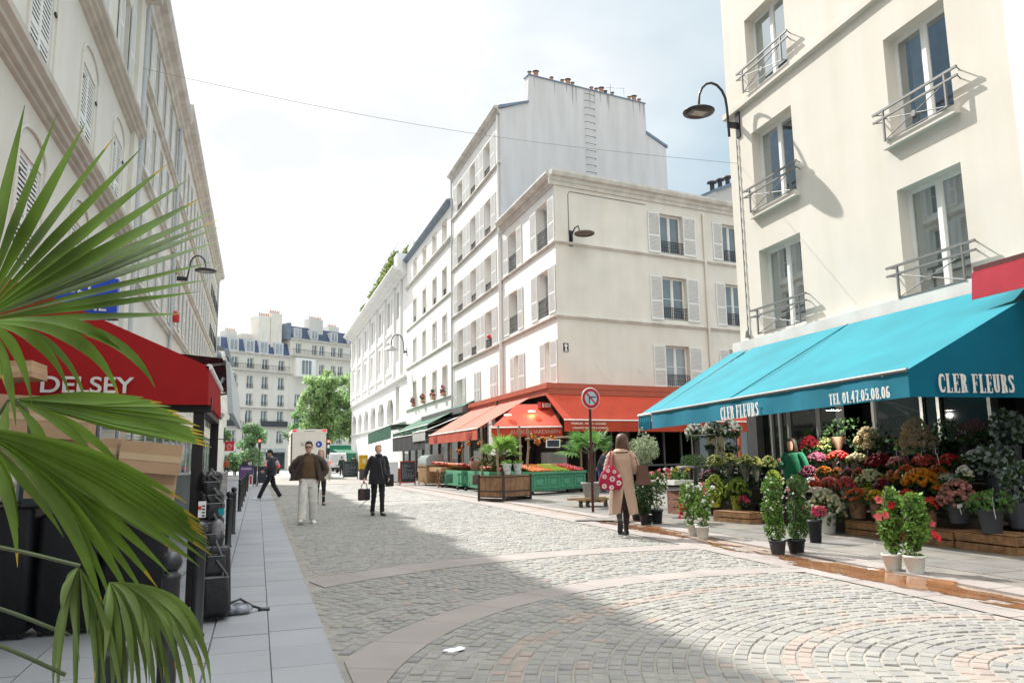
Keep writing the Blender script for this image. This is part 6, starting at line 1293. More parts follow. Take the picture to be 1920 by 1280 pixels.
cello=mat('cellophane',(0.30,0.31,0.28),.25,.2,8,transl=.3); kraft=mat('kraft_paper',(0.42,0.30,0.20),.8,.1,6)
bk=dict(yg=mat('bucket_yellow_green',(0.42,0.45,0.05),.5,.08,3),blk=mat('bucket_black',(0.016,0.018,0.02),.5,.1,3),wht=mat('bucket_white',(0.66,0.67,0.62),.5,.06,3),gry=mat('bucket_grey',(0.05,0.055,0.065),.5,.1,3),bsk=mat('basket_brown',(0.20,0.12,0.07),.85,.35,20,.6,40),cel=cello)
def bunch(px,py,wpx,hpx,X,col,label,style='mum',bucket='blk',col2=None,bh=None,seed=None):
    c=atx(px,py,X); dpt=(c-CAMP).dot(Fv); k=dpt/FPX; w_=wpx*k/2*1.22; h_=hpx*k/2*1.45; q=random.Random(seed or int(px*7+py)); e=empty('flower_bunch',c,0,label,'flowers','cut flowers on the florist display')
    m=MB(); mats=[FM[col],FM[col2] if col2 else FM[col]]; dd=w_*.8
    def dome():
        a_=q.uniform(0,6.28); r_=math.sqrt(q.random()); x=r_*math.cos(a_); y=r_*math.sin(a_); return Vector((y*dd,x*w_,h_*(.95-1.5*r_*r_*q.uniform(.7,1.1))))
    if style=='mum':
        n=int(90*max(1,w_*w_*18)); n=min(n,190); r_=max(.018,min(.038,h_*.24))
        for _ in range(n): p=dome(); m.ell(p,(r_,r_,r_*.8),6,4,q.choice((0,0,1)),jit=.25,rnd=q,sm=False)
    elif style=='rose':
        for _ in range(min(130,int(90*max(1,w_*w_*14)))): p=dome(); r_=.032; m.ell(p,(r_,r_,r_*1.1),7,5,q.choice((0,1)),jit=.12,rnd=q)
    elif style=='gerbera':
        for _ in range(44):
            p=dome(); r_=.048; nn=Vector((q.gauss(-.5,.4),q.gauss(0,.5),1)).normalized(); a1=nn.orthogonal().normalized(); b1=nn.cross(a1); 
            for t in range(9): ph=t*.698; d_=a1*math.cos(ph)+b1*math.sin(ph); s_=nn.cross(d_)*.014; m.add([p,p+d_*r_*.6+s_,p+d_*r_+nn*.005,p+d_*r_*.6-s_],[(0,1,2,3)],0)
            m.ell(p+nn*.004,(.01,.01,.008),5,3,1)
    elif style=='fluffy':
        for _ in range(44):
            p=dome(); R_=max(.05,w_*.2)
            for _ in range(40): d_=Vector((q.gauss(0,1),q.gauss(0,1),q.gauss(0,1))).normalized()*R_*q.uniform(.6,1); m.ell(p*.85+d_,q.uniform(.010,.020),4,3,0,sm=False)
    elif style=='spiky':
        for _ in range(260):
            p=dome(); d_=Vector((q.gauss(-.3,.5),q.gauss(0,.5),q.gauss(.6,.4))).normalized()*q.uniform(.04,.09); s_=d_.orthogonal().normalized()*.008; m.add([p-d_*.4-s_,p-d_*.4+s_,p+d_],[(0,1,2)],q.choice((0,1)))
    elif style=='leaf': leafmass(m,[((0,0,0),(dd,w_,h_))],int(160+900*w_*h_),.06 if bucket!='none' else .09,q,(0,1))
    part('blooms',m,mats,e)
    if style!='leaf':
        m=MB(); leafmass(m,[((0,0,-h_*.45),(dd*1.0,w_*.95,h_*(.55 if style in ('fluffy','spiky') else .95)))],120 if style=='fluffy' else 230,.065,q,(0,0,1)); part('foliage',m,[leafd,leafm],e)
    bh=bh if bh is not None else .26
    if bucket=='wrap':
        m=MB(); m.lathe([(.04,-h_-.30),(w_*.5,-h_*1.0-.08),(w_*.95,-h_*.35)],(0,0,0),12,sx=.8,cap=False); part('wrapping',m,cello,e)
    elif bucket!='none':
        m=MB(); rt=min(w_*.62,.16); z1=-h_*.55; m.lathe([(rt*.72,z1-bh),(rt,z1),(rt*1.05,z1+.005),(rt*.93,z1+.005),(rt*.9,z1-.02),(.001,z1-.02)],(0,0,0),18); part('bucket',m,bk[bucket],e)
    return e
B=[(1341,912,46,30,9.7,'chartreuse','chartreuse pompon flowers in the left yellow green bucket','rose','yg',None,.3),
(1383,917,44,30,9.6,'chartreuse','chartreuse pompon flowers in the right yellow green bucket','rose','yg',None,.3),
(1340,865,32,17,10.1,'palegreen','flat pale green bunch in clear wrap, left of three','mum','wrap',None),
(1367,862,32,17,10.1,'palegreen','flat pale green bunch in clear wrap, middle of three','mum','wrap','lemon'),
(1397,864,32,16,10.1,'palegreen','flat pale green bunch in clear wrap, right of three','mum','wrap',None),
(1417,866,20,14,10.1,'lemon','pale yellow bunch at the right end of the green wrapped ones','mum','wrap',None),
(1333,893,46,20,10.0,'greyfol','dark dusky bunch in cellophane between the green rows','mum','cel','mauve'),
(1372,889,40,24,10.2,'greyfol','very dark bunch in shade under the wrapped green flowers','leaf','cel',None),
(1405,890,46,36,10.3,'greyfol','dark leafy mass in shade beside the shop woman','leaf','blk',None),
(1395,938,18,13,9.4,'hotpink','small magenta bloom low in a black bucket','mum','blk',None,.3),
(1550,836,32,22,10.9,'lemon','yellow spiky bunch beside a kraft paper cone','spiky','blk','palegreen'),
(1628,825,50,36,11.0,'dried','cream dried bunch at the back, the smaller of two','fluffy','blk',None),
(1718,827,72,64,10.8,'dried','huge cream fluffy bunch at the back centre','fluffy','blk',None),
(1532,858,34,13,10.6,'mauve','mauve roses at the left of the upper row','rose','cel',None),
(1572,855,38,12,10.6,'coral','coral red bunch in the upper row beside the mauve one','rose','cel','red'),
(1607,859,36,11,10.5,'cream','cream blooms in the upper row with an oval tag','rose','cel','paleyellow'),
(1649,867,48,24,10.5,'deepred','deep crimson bunch in the middle of the upper row','mum','blk',None),
(1684,867,40,17,10.5,'dusty','dusty pink bunch in front of the huge cream one','mum','gry','pink'),
(1733,866,46,20,10.5,'coral','coral pink bunch right of the dusty pink one','mum','blk','pink'),
(1782,864,46,18,10.5,'red','red bunch at the right end of the upper row','mum','blk','coral'),
(1517,885,33,15,10.2,'mauve','mauve bunch at the left of the middle row','rose','cel',None),
(1546,884,29,14,10.2,'orange','bright orange bunch left in the middle row','mum','cel',None),
(1571,885,21,13,10.2,'orange','small orange bunch under an oval tag','mum','cel','rust'),
(1589,886,18,13,10.2,'purple','small purple bunch in the middle row','mum','cel','mauve'),
(1610,887,21,12,10.2,'red','small pure red bunch in the middle row','mum','cel',None),
(1632,896,46,22,9.9,'paleyellow','pale yellow domed bunch in a yellow green bucket','mum','yg','cream',.28),
(1675,899,47,25,9.9,'rust','rusty orange bunch right of the pale yellow one','gerbera','blk','orange'),
(1727,898,62,27,9.9,'orange','wide golden orange bunch in the centre right','mum','blk',None),
(1527,904,19,12,9.8,'coral','small coral bunch at the left of the lower middle row','rose','cel',None),
(1556,905,32,13,9.8,'coral','coral bunch in cellophane in the lower middle row','rose','wrap','pink'),
(1586,907,34,17,9.8,'pink','bright pink bunch in cellophane in the lower middle row','rose','wrap','coral'),
(1607,929,46,18,9.4,'gerbera','orange red gerberas in a brown tub on the crate','gerbera','bsk',None,.3),
(1641,929,32,15,9.4,'yellow','golden yellow bunch right of the gerberas','mum','bsk',None,.3),
(1795,927,62,38,9.5,'celosia','dusky brown pink bunch at the lower right','mum','gry','dusty',.28),
(1745,944,26,17,9.35,'gerbera','small red orange bunch in a woven basket','mum','bsk','red',.3),
(1855,943,78,32,9.3,'greyfol','low fresh green leafy bunch with a blue edged tag','leaf','gry',None,.3),
(1832,856,50,18,10.3,'white','white daisies at the right end of the upper row','gerbera','blk','limewhite'),
(1808,886,26,18,10.0,'white','small bunch of white flowers below the daisies','mum','none','cream'),
(1780,897,30,10,9.8,'limewhite','flat greenish white bunch under the long stemmed tag','spiky','blk','white'),
(1828,811,62,36,11.1,'astilbe','feathery dark pink bunch high at the right','spiky','blk','mauve'),
(1548,946,64,40,9.15,'limewhite','greenish white tulip like flowers in the white bucket','rose','wht','cream',.36),
(1518,833,34,22,11.0,'deepred','dark red flowers in shade beside the shop woman','mum','blk',None),
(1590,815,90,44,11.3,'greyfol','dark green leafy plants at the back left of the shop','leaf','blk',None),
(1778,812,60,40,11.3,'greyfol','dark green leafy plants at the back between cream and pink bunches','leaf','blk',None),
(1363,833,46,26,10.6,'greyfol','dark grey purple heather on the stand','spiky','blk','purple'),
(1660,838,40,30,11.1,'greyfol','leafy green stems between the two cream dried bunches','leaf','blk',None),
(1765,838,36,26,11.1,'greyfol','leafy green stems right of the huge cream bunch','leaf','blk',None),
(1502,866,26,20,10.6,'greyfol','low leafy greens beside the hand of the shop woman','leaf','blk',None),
(1700,884,30,16,10.2,'gerbera','small orange gerbera bunch above the golden orange one','gerbera','blk','orange'),
(1757,884,34,16,10.2,'rust','rusty bunch right behind the golden orange one','mum','blk','gerbera'),
(1655,912,30,18,9.7,'purple','dark plum bunch low between pale yellow and rusty orange','mum','blk','deepred'),
(1768,912,34,18,9.8,'orange','orange bunch at the right of the lower middle row','mum','blk','gerbera'),
(1700,930,34,18,9.45,'red','red bunch partly hidden behind the nearest mandevilla','mum','bsk','coral',.3),
(1450,900,34,26,10.2,'chartreuse','chartreuse bunch in shade left of the shop woman','rose','blk',None),
(1440,868,30,18,10.6,'palegreen','pale green bunch left of the shop woman','mum','blk',None),
(1335,838,26,8,10.4,'greyfol','low dark greens in a grey pot on the stand','leaf','gry',None,.2)]
for b_ in B:
    e=bunch(*b_[:8],b_[8] if len(b_)>8 else 'blk',b_[9] if len(b_)>9 else None,b_[10] if len(b_)>10 else None)
    if b_[7]=='leaf':
        mm=leafm if 'fresh' in b_[6] else leafd
        for ch in e.children:
            if ch.name.startswith('blooms'): ch.data.materials[0]=mm; ch.data.materials[1]=leafm if 'fresh' in b_[6] else leafd
# eucalyptus mass
for k,(px,py,w_,h_,X,lab) in enumerate(((1888,800,60,70,11.0,'tall eucalyptus spray at the upper right of the display'),(1870,865,84,60,10.4,'grey green eucalyptus mass at the right of the display'),(1905,905,60,70,9.9,'eucalyptus branches spilling low at the right edge'))):
    c=atx(px,py,X); kk=(c-CAMP).dot(Fv)/FPX; e=empty('eucalyptus',c,0,lab,'plant','eucalyptus branches'); m=MB(); q=random.Random(40+k); leafmass(m,[((0,0,0),(w_*kk*.45,w_*kk*.5,h_*kk*.5))],420,.085,q,(0,0,1)); part('foliage',m,[euc,leafd],e); m=MB()
    for _ in range(9): m.tube([(0,0,-h_*kk*.6),(q.uniform(-.2,.2),q.uniform(-.3,.3),h_*kk*q.uniform(.1,.45))],.006,4)
    m.lathe([(.13,-h_*kk*.5-.35),(.17,-h_*kk*.5)],(0,0,0),14); part('stems',m,bk['gry'],e)
sl2=bpy.data.lights.new('shop_lamp','POINT'); sl2.energy=95; sl2.color=(1,.95,.86); sl2.shadow_soft_size=.03
lp0=atx(1563,769,10.6); m=MB(); m.lathe([(.02,.5),(.02,.06),(.12,.03),(.14,.0)],(0,0,0),14,1); m.lathe([(.001,.002),(.135,.002)],(0,0,0),14,0,cap=False); solo('spot_lamp',m,[mat('lamp_glow',(1,.95,.85),.5,0,1,emit=9),ironw],'lit white lamp hanging just below the turquoise valance above the flowers','lamp',loc=lp0); so2=bpy.data.objects.new('shop_lamp_light',sl2); so2.location=lp0+Vector((-.05,0,-.1)); COL.objects.link(so2)
# tiered benches and crates under the flowers
bn=mat('bench_dark',(0.05,0.04,0.03),.8,.2,4)
e=empty('stepped_bench',(10.4,10.5,0),0,'dark stepped bench carrying the rows of cut flowers','display bench')
m=MB()
for x0,x1,z in ((9.55,9.95,.38),(9.95,10.35,.52),(10.35,10.75,.66),(10.75,11.5,.82)): m.box(x0-10.4,x1-10.4,-2.3,3.0,z-.04,z); m.box(x0-10.4,x0-10.38,-2.3,3.0,.02,z-.04)
for x0,x1,z in ((9.75,10.2,.34),(10.2,10.7,.62),(10.7,11.4,.9)): m.box(x0-10.4,x1-10.4,3.4,6.2,z-.04,z); m.box(x0-10.4,x0-10.38,3.4,6.2,.02,z-.04)
part('shelf',m,bn,e)
def crate(x,y,rz,L_,D,H,label,n=2,grp='wooden crates of the florist',m_=wood):
    e=empty('wooden_crate',(x,y,0),rz,label,'crate',grp); m=MB(); s_=H/n
    for k in range(n):
        z0=.01+k*s_; z1=z0+s_-.02
        m.box(0,L_,0,.014,z0,z1); m.box(0,L_,D-.014,D,z0,z1); m.box(0,.014,.014,D-.014,z0,z1); m.box(L_-.014,L_,.014,D-.014,z0,z1)
    for xx in (.014,L_-.05): 
        for yy in (.014,D-.05): m.box(xx,xx+.036,yy,yy+.036,0,H)
    for k in range(5): m.box(.0,L_,D*k/5+.01,D*(k+1)/5-.01,H-.001,H+.010)
    part('slats',m,m_,e); return e
c0=gr(1586,1003); c1=gr(1790,1030); c2=gr(1872,1036)
aa=math.atan2(c1.y-c0.y,c1.x-c0.x); l1=(c1-c0).length
crate(c0.x,c0.y,aa,l1*.48,.5,.24,'low wooden crate under the gerberas, left of three along the front'); m_=c0+(c1-c0)*.5; crate(m_.x,m_.y,aa,l1*.49,.5,.24,'low wooden crate in the middle of the front row, behind the pink mandevilla')
crate(c1.x+.005,c1.y-.02,aa,.95,.5,.26,'low wooden crate under the grey buckets at the right front')
c0=gr(1338,978,0); crate(c0.x,c0.y,RAD(-80),1.0,.45,.22,'low wooden crate under the two yellow green buckets'); c0=gr(1252,963); crate(c0.x,c0.y,RAD(-86),.55,.5,.52,'tall reddish crate standing under the white flower tray',3,m_=mat('crate_red_wood',(0.26,0.12,0.08),.8,.3,9))
# white tray with pansies
c=atx(1268,903,9.35); e=empty('flower_tray',c,RAD(90),'white tray of yellow and white pansies on the tall crate','flowers'); m=MB(); m.box(-.35,.35,-.25,.25,-.06,.05); part('tray',m,bk['wht'],e)
m=MB(); q=random.Random(8); leafmass(m,[((0,0,.16),(.34,.24,.14))],260,.06,q); part('foliage',m,leafm,e); m=MB()
for _ in range(26): m.ell((q.uniform(-.3,.3),q.uniform(-.22,.22),q.uniform(.2,.34)),(.03,.03,.02),6,4,0 if q.random()<.5 else 1,jit=.2,rnd=q,sm=False)
part('blooms',m,[FM['yellow'],FM['white']],e)
# round side table with box hedge
c=atx(1302,873,10.0); e=empty('grey_table',Vector((c.x,c.y,0)),0,'round topped grey wooden table carrying boxwood plants','table'); m=MB(); m.lathe([(.42,c.z-.05),(.42,c.z),(.001,c.z)],(0,0,0),24); m.slab([(-.32,-.3,0),(-.28,-.3,0),(-.25,-.25,c.z-.05),(-.29,-.25,c.z-.05)],(0,.08,0))
for t in range(6): a_=t*math.pi/3; m.tube([(.33*math.cos(a_),.33*math.sin(a_),0),(.28*math.cos(a_),.28*math.sin(a_),c.z-.05)],.035,5)
part('table_frame',m,mat('weathered_wood',(0.26,0.24,0.20),.85,.3,9,.3,30),e)
e=empty('boxwood_tray',c,0,'long clipped boxwood plants on the grey table','plant'); m=MB(); q=random.Random(9); leafmass(m,[((0,.0,.12),(.3,.45,.16))],900,.035,q,(0,0,0,1)); part('foliage',m,[leafd,leafm],e)
# display stand with three white hydrangeas
c=atx(1338,814,10.4); e=empty('display_stand',Vector((c.x,c.y,0)),RAD(90),'tall metal stand with a beige panel holding three white hydrangeas','display stand'); m=MB(); m.box(-.55,.55,-.3,.3,c.z-.02,c.z)
for xx in (-.53,.53):
    for yy in (-.28,.28): m.box(xx-.012,xx+.012,yy-.012,yy+.012,0,c.z-.02)
part('metal_frame',m,ironw,e); m=MB(); m.box(-.45,.3,.0,.02,c.z-.5,c.z-.06,0); m.box(-.5,.5,-.25,.25,c.z-.55,c.z-.52,1); m.box(-.1,.1,.021,.03,c.z-.3,c.z-.1,0); part('panel',m,[mat('panel_beige',(0.50,0.44,0.30),.7,.08,3),ironw],e)
for k,(px,py,lab) in enumerate(((1303,806,'left white hydrangea on the tall stand'),(1336,803,'middle white hydrangea on the tall stand'),(1370,801,'right white hydrangea on the tall stand'))): bunch(px,py,36,20,10.35,'white',lab,'mum','none','limewhite')
# orange post by the shop corner
p=gr(1395,880); m=MB(); m.box(-.05,.05,-.05,.05,0,2.2); m.box(-.06,.06,-.06,.06,1.2,1.35); solo('orange_post',m,orangef,'slim orange upright between the white hydrangeas and the flower shop','post',loc=aty(1392,930,22)*1.0-Vector((0,0,aty(1392,930,22).z)))
# kraft cone and straw hat
c=atx(1572,832,10.9); m=MB(); m.lathe([(.001,-.2),(.16,.14)],(0,0,0),12,cap=False); solo('paper_cone',m,kraft,'open kraft paper cone leaning beside the yellow spiky bunch','paper cone',loc=c); 
c=atx(1531,921,9.5); m=MB(); m.lathe([(.20,0),(.12,.02),(.09,.08),(.001,.09)],(0,0,0),16,sy=1.1); solo('straw_basket_lid',m,mat('straw_pink',(0.42,0.26,0.20),.85,.25,25,.4,40),'shallow pinkish straw dish above the white bucket','basket',loc=c)
# price tags
for k,(px,py,X,w_,h_,tx,ty,shape,lab) in enumerate(((1628,851,10.4,9,14,8,12,'oval','dark oval price tag tilted in the cream roses'),(1684,850,10.4,18,12,2,14,'oval','dark oval price tag above the dusty pink bunch'),(1573,871,10.1,17,11,0,12,'oval','dark oval price tag above the small orange bunch'),(1709,886,9.8,16,11,2,10,'rect','slanted dark price tag above the golden orange bunch'),(1731,850,10.4,18,11,1,14,'rect','dark rectangular price tag above the coral pink bunch'),(1757,845,10.2,16,12,26,50,'rect','dark rectangular price tag on a long slanting stick'),(1863,942,9.2,14,20,8,20,'dia','blue checked price tag in the low green bunch'),(1800,948,9.2,26,7,8,12,'rect','pale blank tag lying among the dusky bunch'))):
    c=atx(px,py,X); kk=(c-CAMP).dot(Fv)/FPX; e=empty('price_tag',c,RAD(205),lab,'price tag','price tags in the flowers'); W_,H_=w_*kk/2,h_*kk/2
    P_=[(W_*math.cos(t*math.pi/10),H_*math.sin(t*math.pi/10)) for t in range(20)] if shape=='oval' else [(-W_,-H_*.8),(W_,-H_),(W_,H_*.8),(-W_,H_)] if shape=='rect' else [(0,-H_),(W_,-H_*.2),(W_*.7,H_*.9),(0,H_),(-W_,H_*.1)]
    m=MB(); m.slab([(x*1.0,0,z) for x,z in P_][::-1],(0,-.004,0),0); m.slab([(x*.86,.001+.004*0+.0015,z*.84) for x,z in P_][::-1],(0,-.001,0),1 if k<6 else 2 if k==6 else 0); part('tag_board',m,[wpaint,chalk,mat('tag_blue',(0.04,0.08,0.16),.5,.3,60)],e)
    m=MB(); m.tube([(0,-.006,-H_),(-tx*kk*.8,-.006,-H_-ty*kk)],.006,4); part('stick',m,wpaint,e)
# potted plants standing on the pavement
def potted(px,py_base,pot_w,pot_h,fol,label,potm,flowers=(),lm=(leafb,leafm),leaf=.05,n=500,grp=None,cat='potted plant',Y=None,seed=None,name='potted_plant'):
    """fol: list of (px,py,wpx,hpx) ellipses of foliage"""
    b0=gr(px,py_base); k=(b0-CAMP).dot(Fv)/FPX; q=random.Random(seed or int(px)); e=empty(name,b0,0,label,cat,grp); w_=pot_w*k/2; h_=pot_h*k
    m=MB(); m.lathe([(w_*.74,0),(w_*.95,h_*.86),(w_*1.03,h_*.87),(w_*1.03,h_),(w_*.93,h_),(w_*.9,h_*.9),(.001,h_*.9)],(0,0,0),20); part('pot',m,potm,e)
    B_=[]
    for fx,fy,fw_,fh in fol: c=aty(fx,fy,b0.y)-b0; B_.append((tuple(c),(fw_*k/2*.85,fw_*k/2,fh*k/2)))
    m=MB(); leafmass(m,B_,n,leaf,q,(0,1,0)); part('foliage',m,list(lm),e)
    m=MB(); top=max(c[2]+r[2]*.7 for c,r in B_)
    for _ in range(5): m.tube([(q.uniform(-.03,.03),q.uniform(-.03,.03),h_*.85),(q.uniform(-.08,.08),q.uniform(-.08,.08),(h_+top)/2),(q.uniform(-.1,.1),q.uniform(-.1,.1),top)],.006,4)
    part('stems',m,bark,e)
    fm=[];m=MB()
    for col,pts,r_,kind in flowers:
        if col not in fm: fm.append(col)
        mi=fm.index(col)
        for fx,fy in pts:
            c=aty(fx,fy,b0.y)-b0; c.y-=B_[0][1][0]*.75
            if kind=='trumpet':
                nn=Vector((q.uniform(-.5,.5),-1,q.uniform(-.1,.5))).normalized(); a1=nn.orthogonal().normalized(); b1=nn.cross(a1)
                for t in range(5):
                    ph=t*1.2566+q.random()*.2; d_=a1*math.cos(ph)+b1*math.sin(ph); s_=nn.cross(d_)*r_*.42; m.add([c-nn*r_*.5,c+d_*r_*.6+s_,c+d_*r_+nn*r_*.1,c+d_*r_*.6-s_],[(0,1,2,3)],mi)
            else: m.ell(c,r_,7,5,mi,jit=.2,rnd=q,sm=False)
    if flowers: part('blooms',m,[FM[c_] for c_ in fm],e)
    return e
def rndpts(q,x0,x1,y0,y1,n): return [(q.uniform(x0,x1),q.uniform(y0,y1)) for _ in range(n)]
q=random.Random(77)
g1='mandevilla pots on the shop forecourt'
potted(1675,1070,37,32,[(1672,935,34,46),(1668,985,44,70),(1674,1020,28,40)],'pink and red mandevilla in a white pot, left of the nearest pair',bk['wht'],(('pink',[(1639,936),(1652,964),(1638,968)],.055,'trumpet'),('red',[(1663,946),(1670,977),(1676,1003)],.055,'trumpet'),('white',[(1632,1020)],.03,'trumpet')),n=900,grp=g1,leaf=.05)
potted(1717,1076,40,35,[(1712,945,46,50),(1716,985,54,70),(1710,1025,34,44)],'bushy mandevilla in a white pot, right of the nearest pair',bk['wht'],(('red',[(1740,1000),(1748,1006)],.06,'trumpet'),('pink',[(1735,998),(1736,980)],.045,'trumpet')),n=950,grp=g1,leaf=.05)
potted(1299,1003,19,20,[(1290,920,36,34),(1288,945,42,50),(1292,972,26,30)],'white and red flowering mandevilla in a white pot, left of the farther pair',bk['wht'],(('red',rndpts(q,1268,1285,925,970,9),.035,'trumpet'),('white',rndpts(q,1275,1310,905,975,28),.022,'mum'),('pink',rndpts(q,1290,1320,905,930,5),.035,'trumpet')),n=520,grp=g1,leaf=.055)
potted(1318,1008,26,22,[(1318,925,30,40),(1316,955,36,46),(1318,976,28,24)],'white flowering mandevilla in a white pot, right of the farther pair',bk['wht'],(('white',rndpts(q,1305,1335,905,975,22),.025,'mum'),('pink',[(1316,918),(1310,908)],.04,'trumpet')),n=460,grp=g1,leaf=.055)
g2='tall climbing jasmine on the forecourt'
potted(1459,1038,32,26,[(1447,915,44,46),(1448,955,46,60),(1453,992,44,44)],'tall climbing jasmine in a dark pot, left one of two',bk['gry'],(('white',rndpts(q,1425,1470,893,960,22),.014,'mum'),),(leafm,leafb),.036,2000,g2)
potted(1494,1037,34,26,[(1494,912,44,44),(1497,955,44,60),(1496,992,42,42)],'tall climbing jasmine in a dark pot, right one of two',bk['blk'],(('white',rndpts(q,1475,1518,893,950,22),.014,'mum'),('dusty',[(1468,918),(1497,950)],.03,'mum')),(leafm,leafd),.036,2000,g2)
potted(1530,1019,27,44,[(1531,963,26,22)],'small pink hydrangea head above a black pot',bk['blk'],(('hotpink',rndpts(q,1518,1543,950,966,34),.022,'mum'),('pink',rndpts(q,1518,1543,949,965,24),.02,'mum')),(leafd,leafm),.05,90,None)
potted(1212,984,26,20,[(1205,930,44,70),(1207,890,24,20)],'dense dark leafy shrub in a black pot behind the woman in beige',bk['blk'],(),(leafd,leafd),.06,1100,None)
potted(1232,983,24,28,[(1230,905,46,50),(1233,935,30,40)],'pink and white flowering shrub right of the dark leafy shrub',bk['blk'],(('white',rndpts(q,1210,1245,878,925,16),.025,'mum'),('pink',rndpts(q,1212,1250,878,900,16),.028,'mum'),('deepred',rndpts(q,1225,1250,890,915,7),.02,'mum')),(leafm,leafd),.05,420,None)
potted(1196,978,24,22,[(1196,940,22,44)],'narrow dark shrub in a black pot just beside the beige coat',bk['blk'],(),(leafd,leafm),.05,300,None)
# olive standard
b0=Vector((7.72,14.9,0)); e=empty('olive_tree',b0,0,'round headed grey green olive tree on a thin stem behind the woman in beige','tree'); m=MB(); m.tube([(0,0,.25),(.01,0,.8),(0,0,1.45)],.018,6); part('trunk',m,bark,e)
olv=mat('leaf_olive',(0.24,0.30,0.17),.6,.3,10,transl=.3); olv2=mat('leaf_olive_light',(0.36,0.42,0.26),.6,.3,10,transl=.3); m=MB(); q=random.Random(15); leafmass(m,[((0,0,1.45),(.38,.40,.28)),((-.2,0,1.35),(.22,.25,.2)),((.2,.1,1.55),(.25,.25,.25)),((.05,0,1.78),(.1,.1,.2))],2000,.045,q,(0,1)); part('crown',m,[olv,olv2],e); m=MB(); m.lathe([(.13,0),(.17,.26),(.15,.26),(.001,.24)],(0,0,0),16); part('pot',m,bk['blk'],e)
# ---------------- people ----------------
skinm=mat('skin',(0.52,0.30,0.21),.55,.08,20,.1,80,spec=.35); skinp=mat('skin_pale',(0.60,0.38,0.29),.55,.08,20,.1,80,spec=.35); lipm=mat('lips',(0.38,0.12,0.10),.5,.1,20); eyem=mat('eye_dark',(0.03,0.02,0.02),.3,.1,20)
def cloth(n,c,rough=.85,var=.15): return mat('cloth_'+n,c,rough,var,7,.25,220,sheen=.2)
def skin_mesh(V,E,R,name='body'):
    me=bpy.data.meshes.new('tmp'); me.from_pydata([tuple(v) for v in V],E,[]); o=bpy.data.objects.new('tmp',me); COL.objects.link(o)
    sk=o.modifiers.new('s','SKIN'); sk.use_smooth_shade=True; su=o.modifiers.new('u','SUBSURF'); su.levels=1; su.render_levels=1
    for i,r in enumerate(R): me.skin_vertices[0].data[i].radius=(r,r) if not isinstance(r,tuple) else r; me.skin_vertices[0].data[i].use_root=(i==0)
    bpy.context.view_layer.update(); dg=bpy.context.evaluated_depsgraph_get(); out=bpy.data.meshes.new_from_object(o.evaluated_get(dg)); bpy.data.objects.remove(o); bpy.data.meshes.remove(me); return out
def rotv(v,a): return Matrix.Rotation(a,3,'Z')@Vector(v)
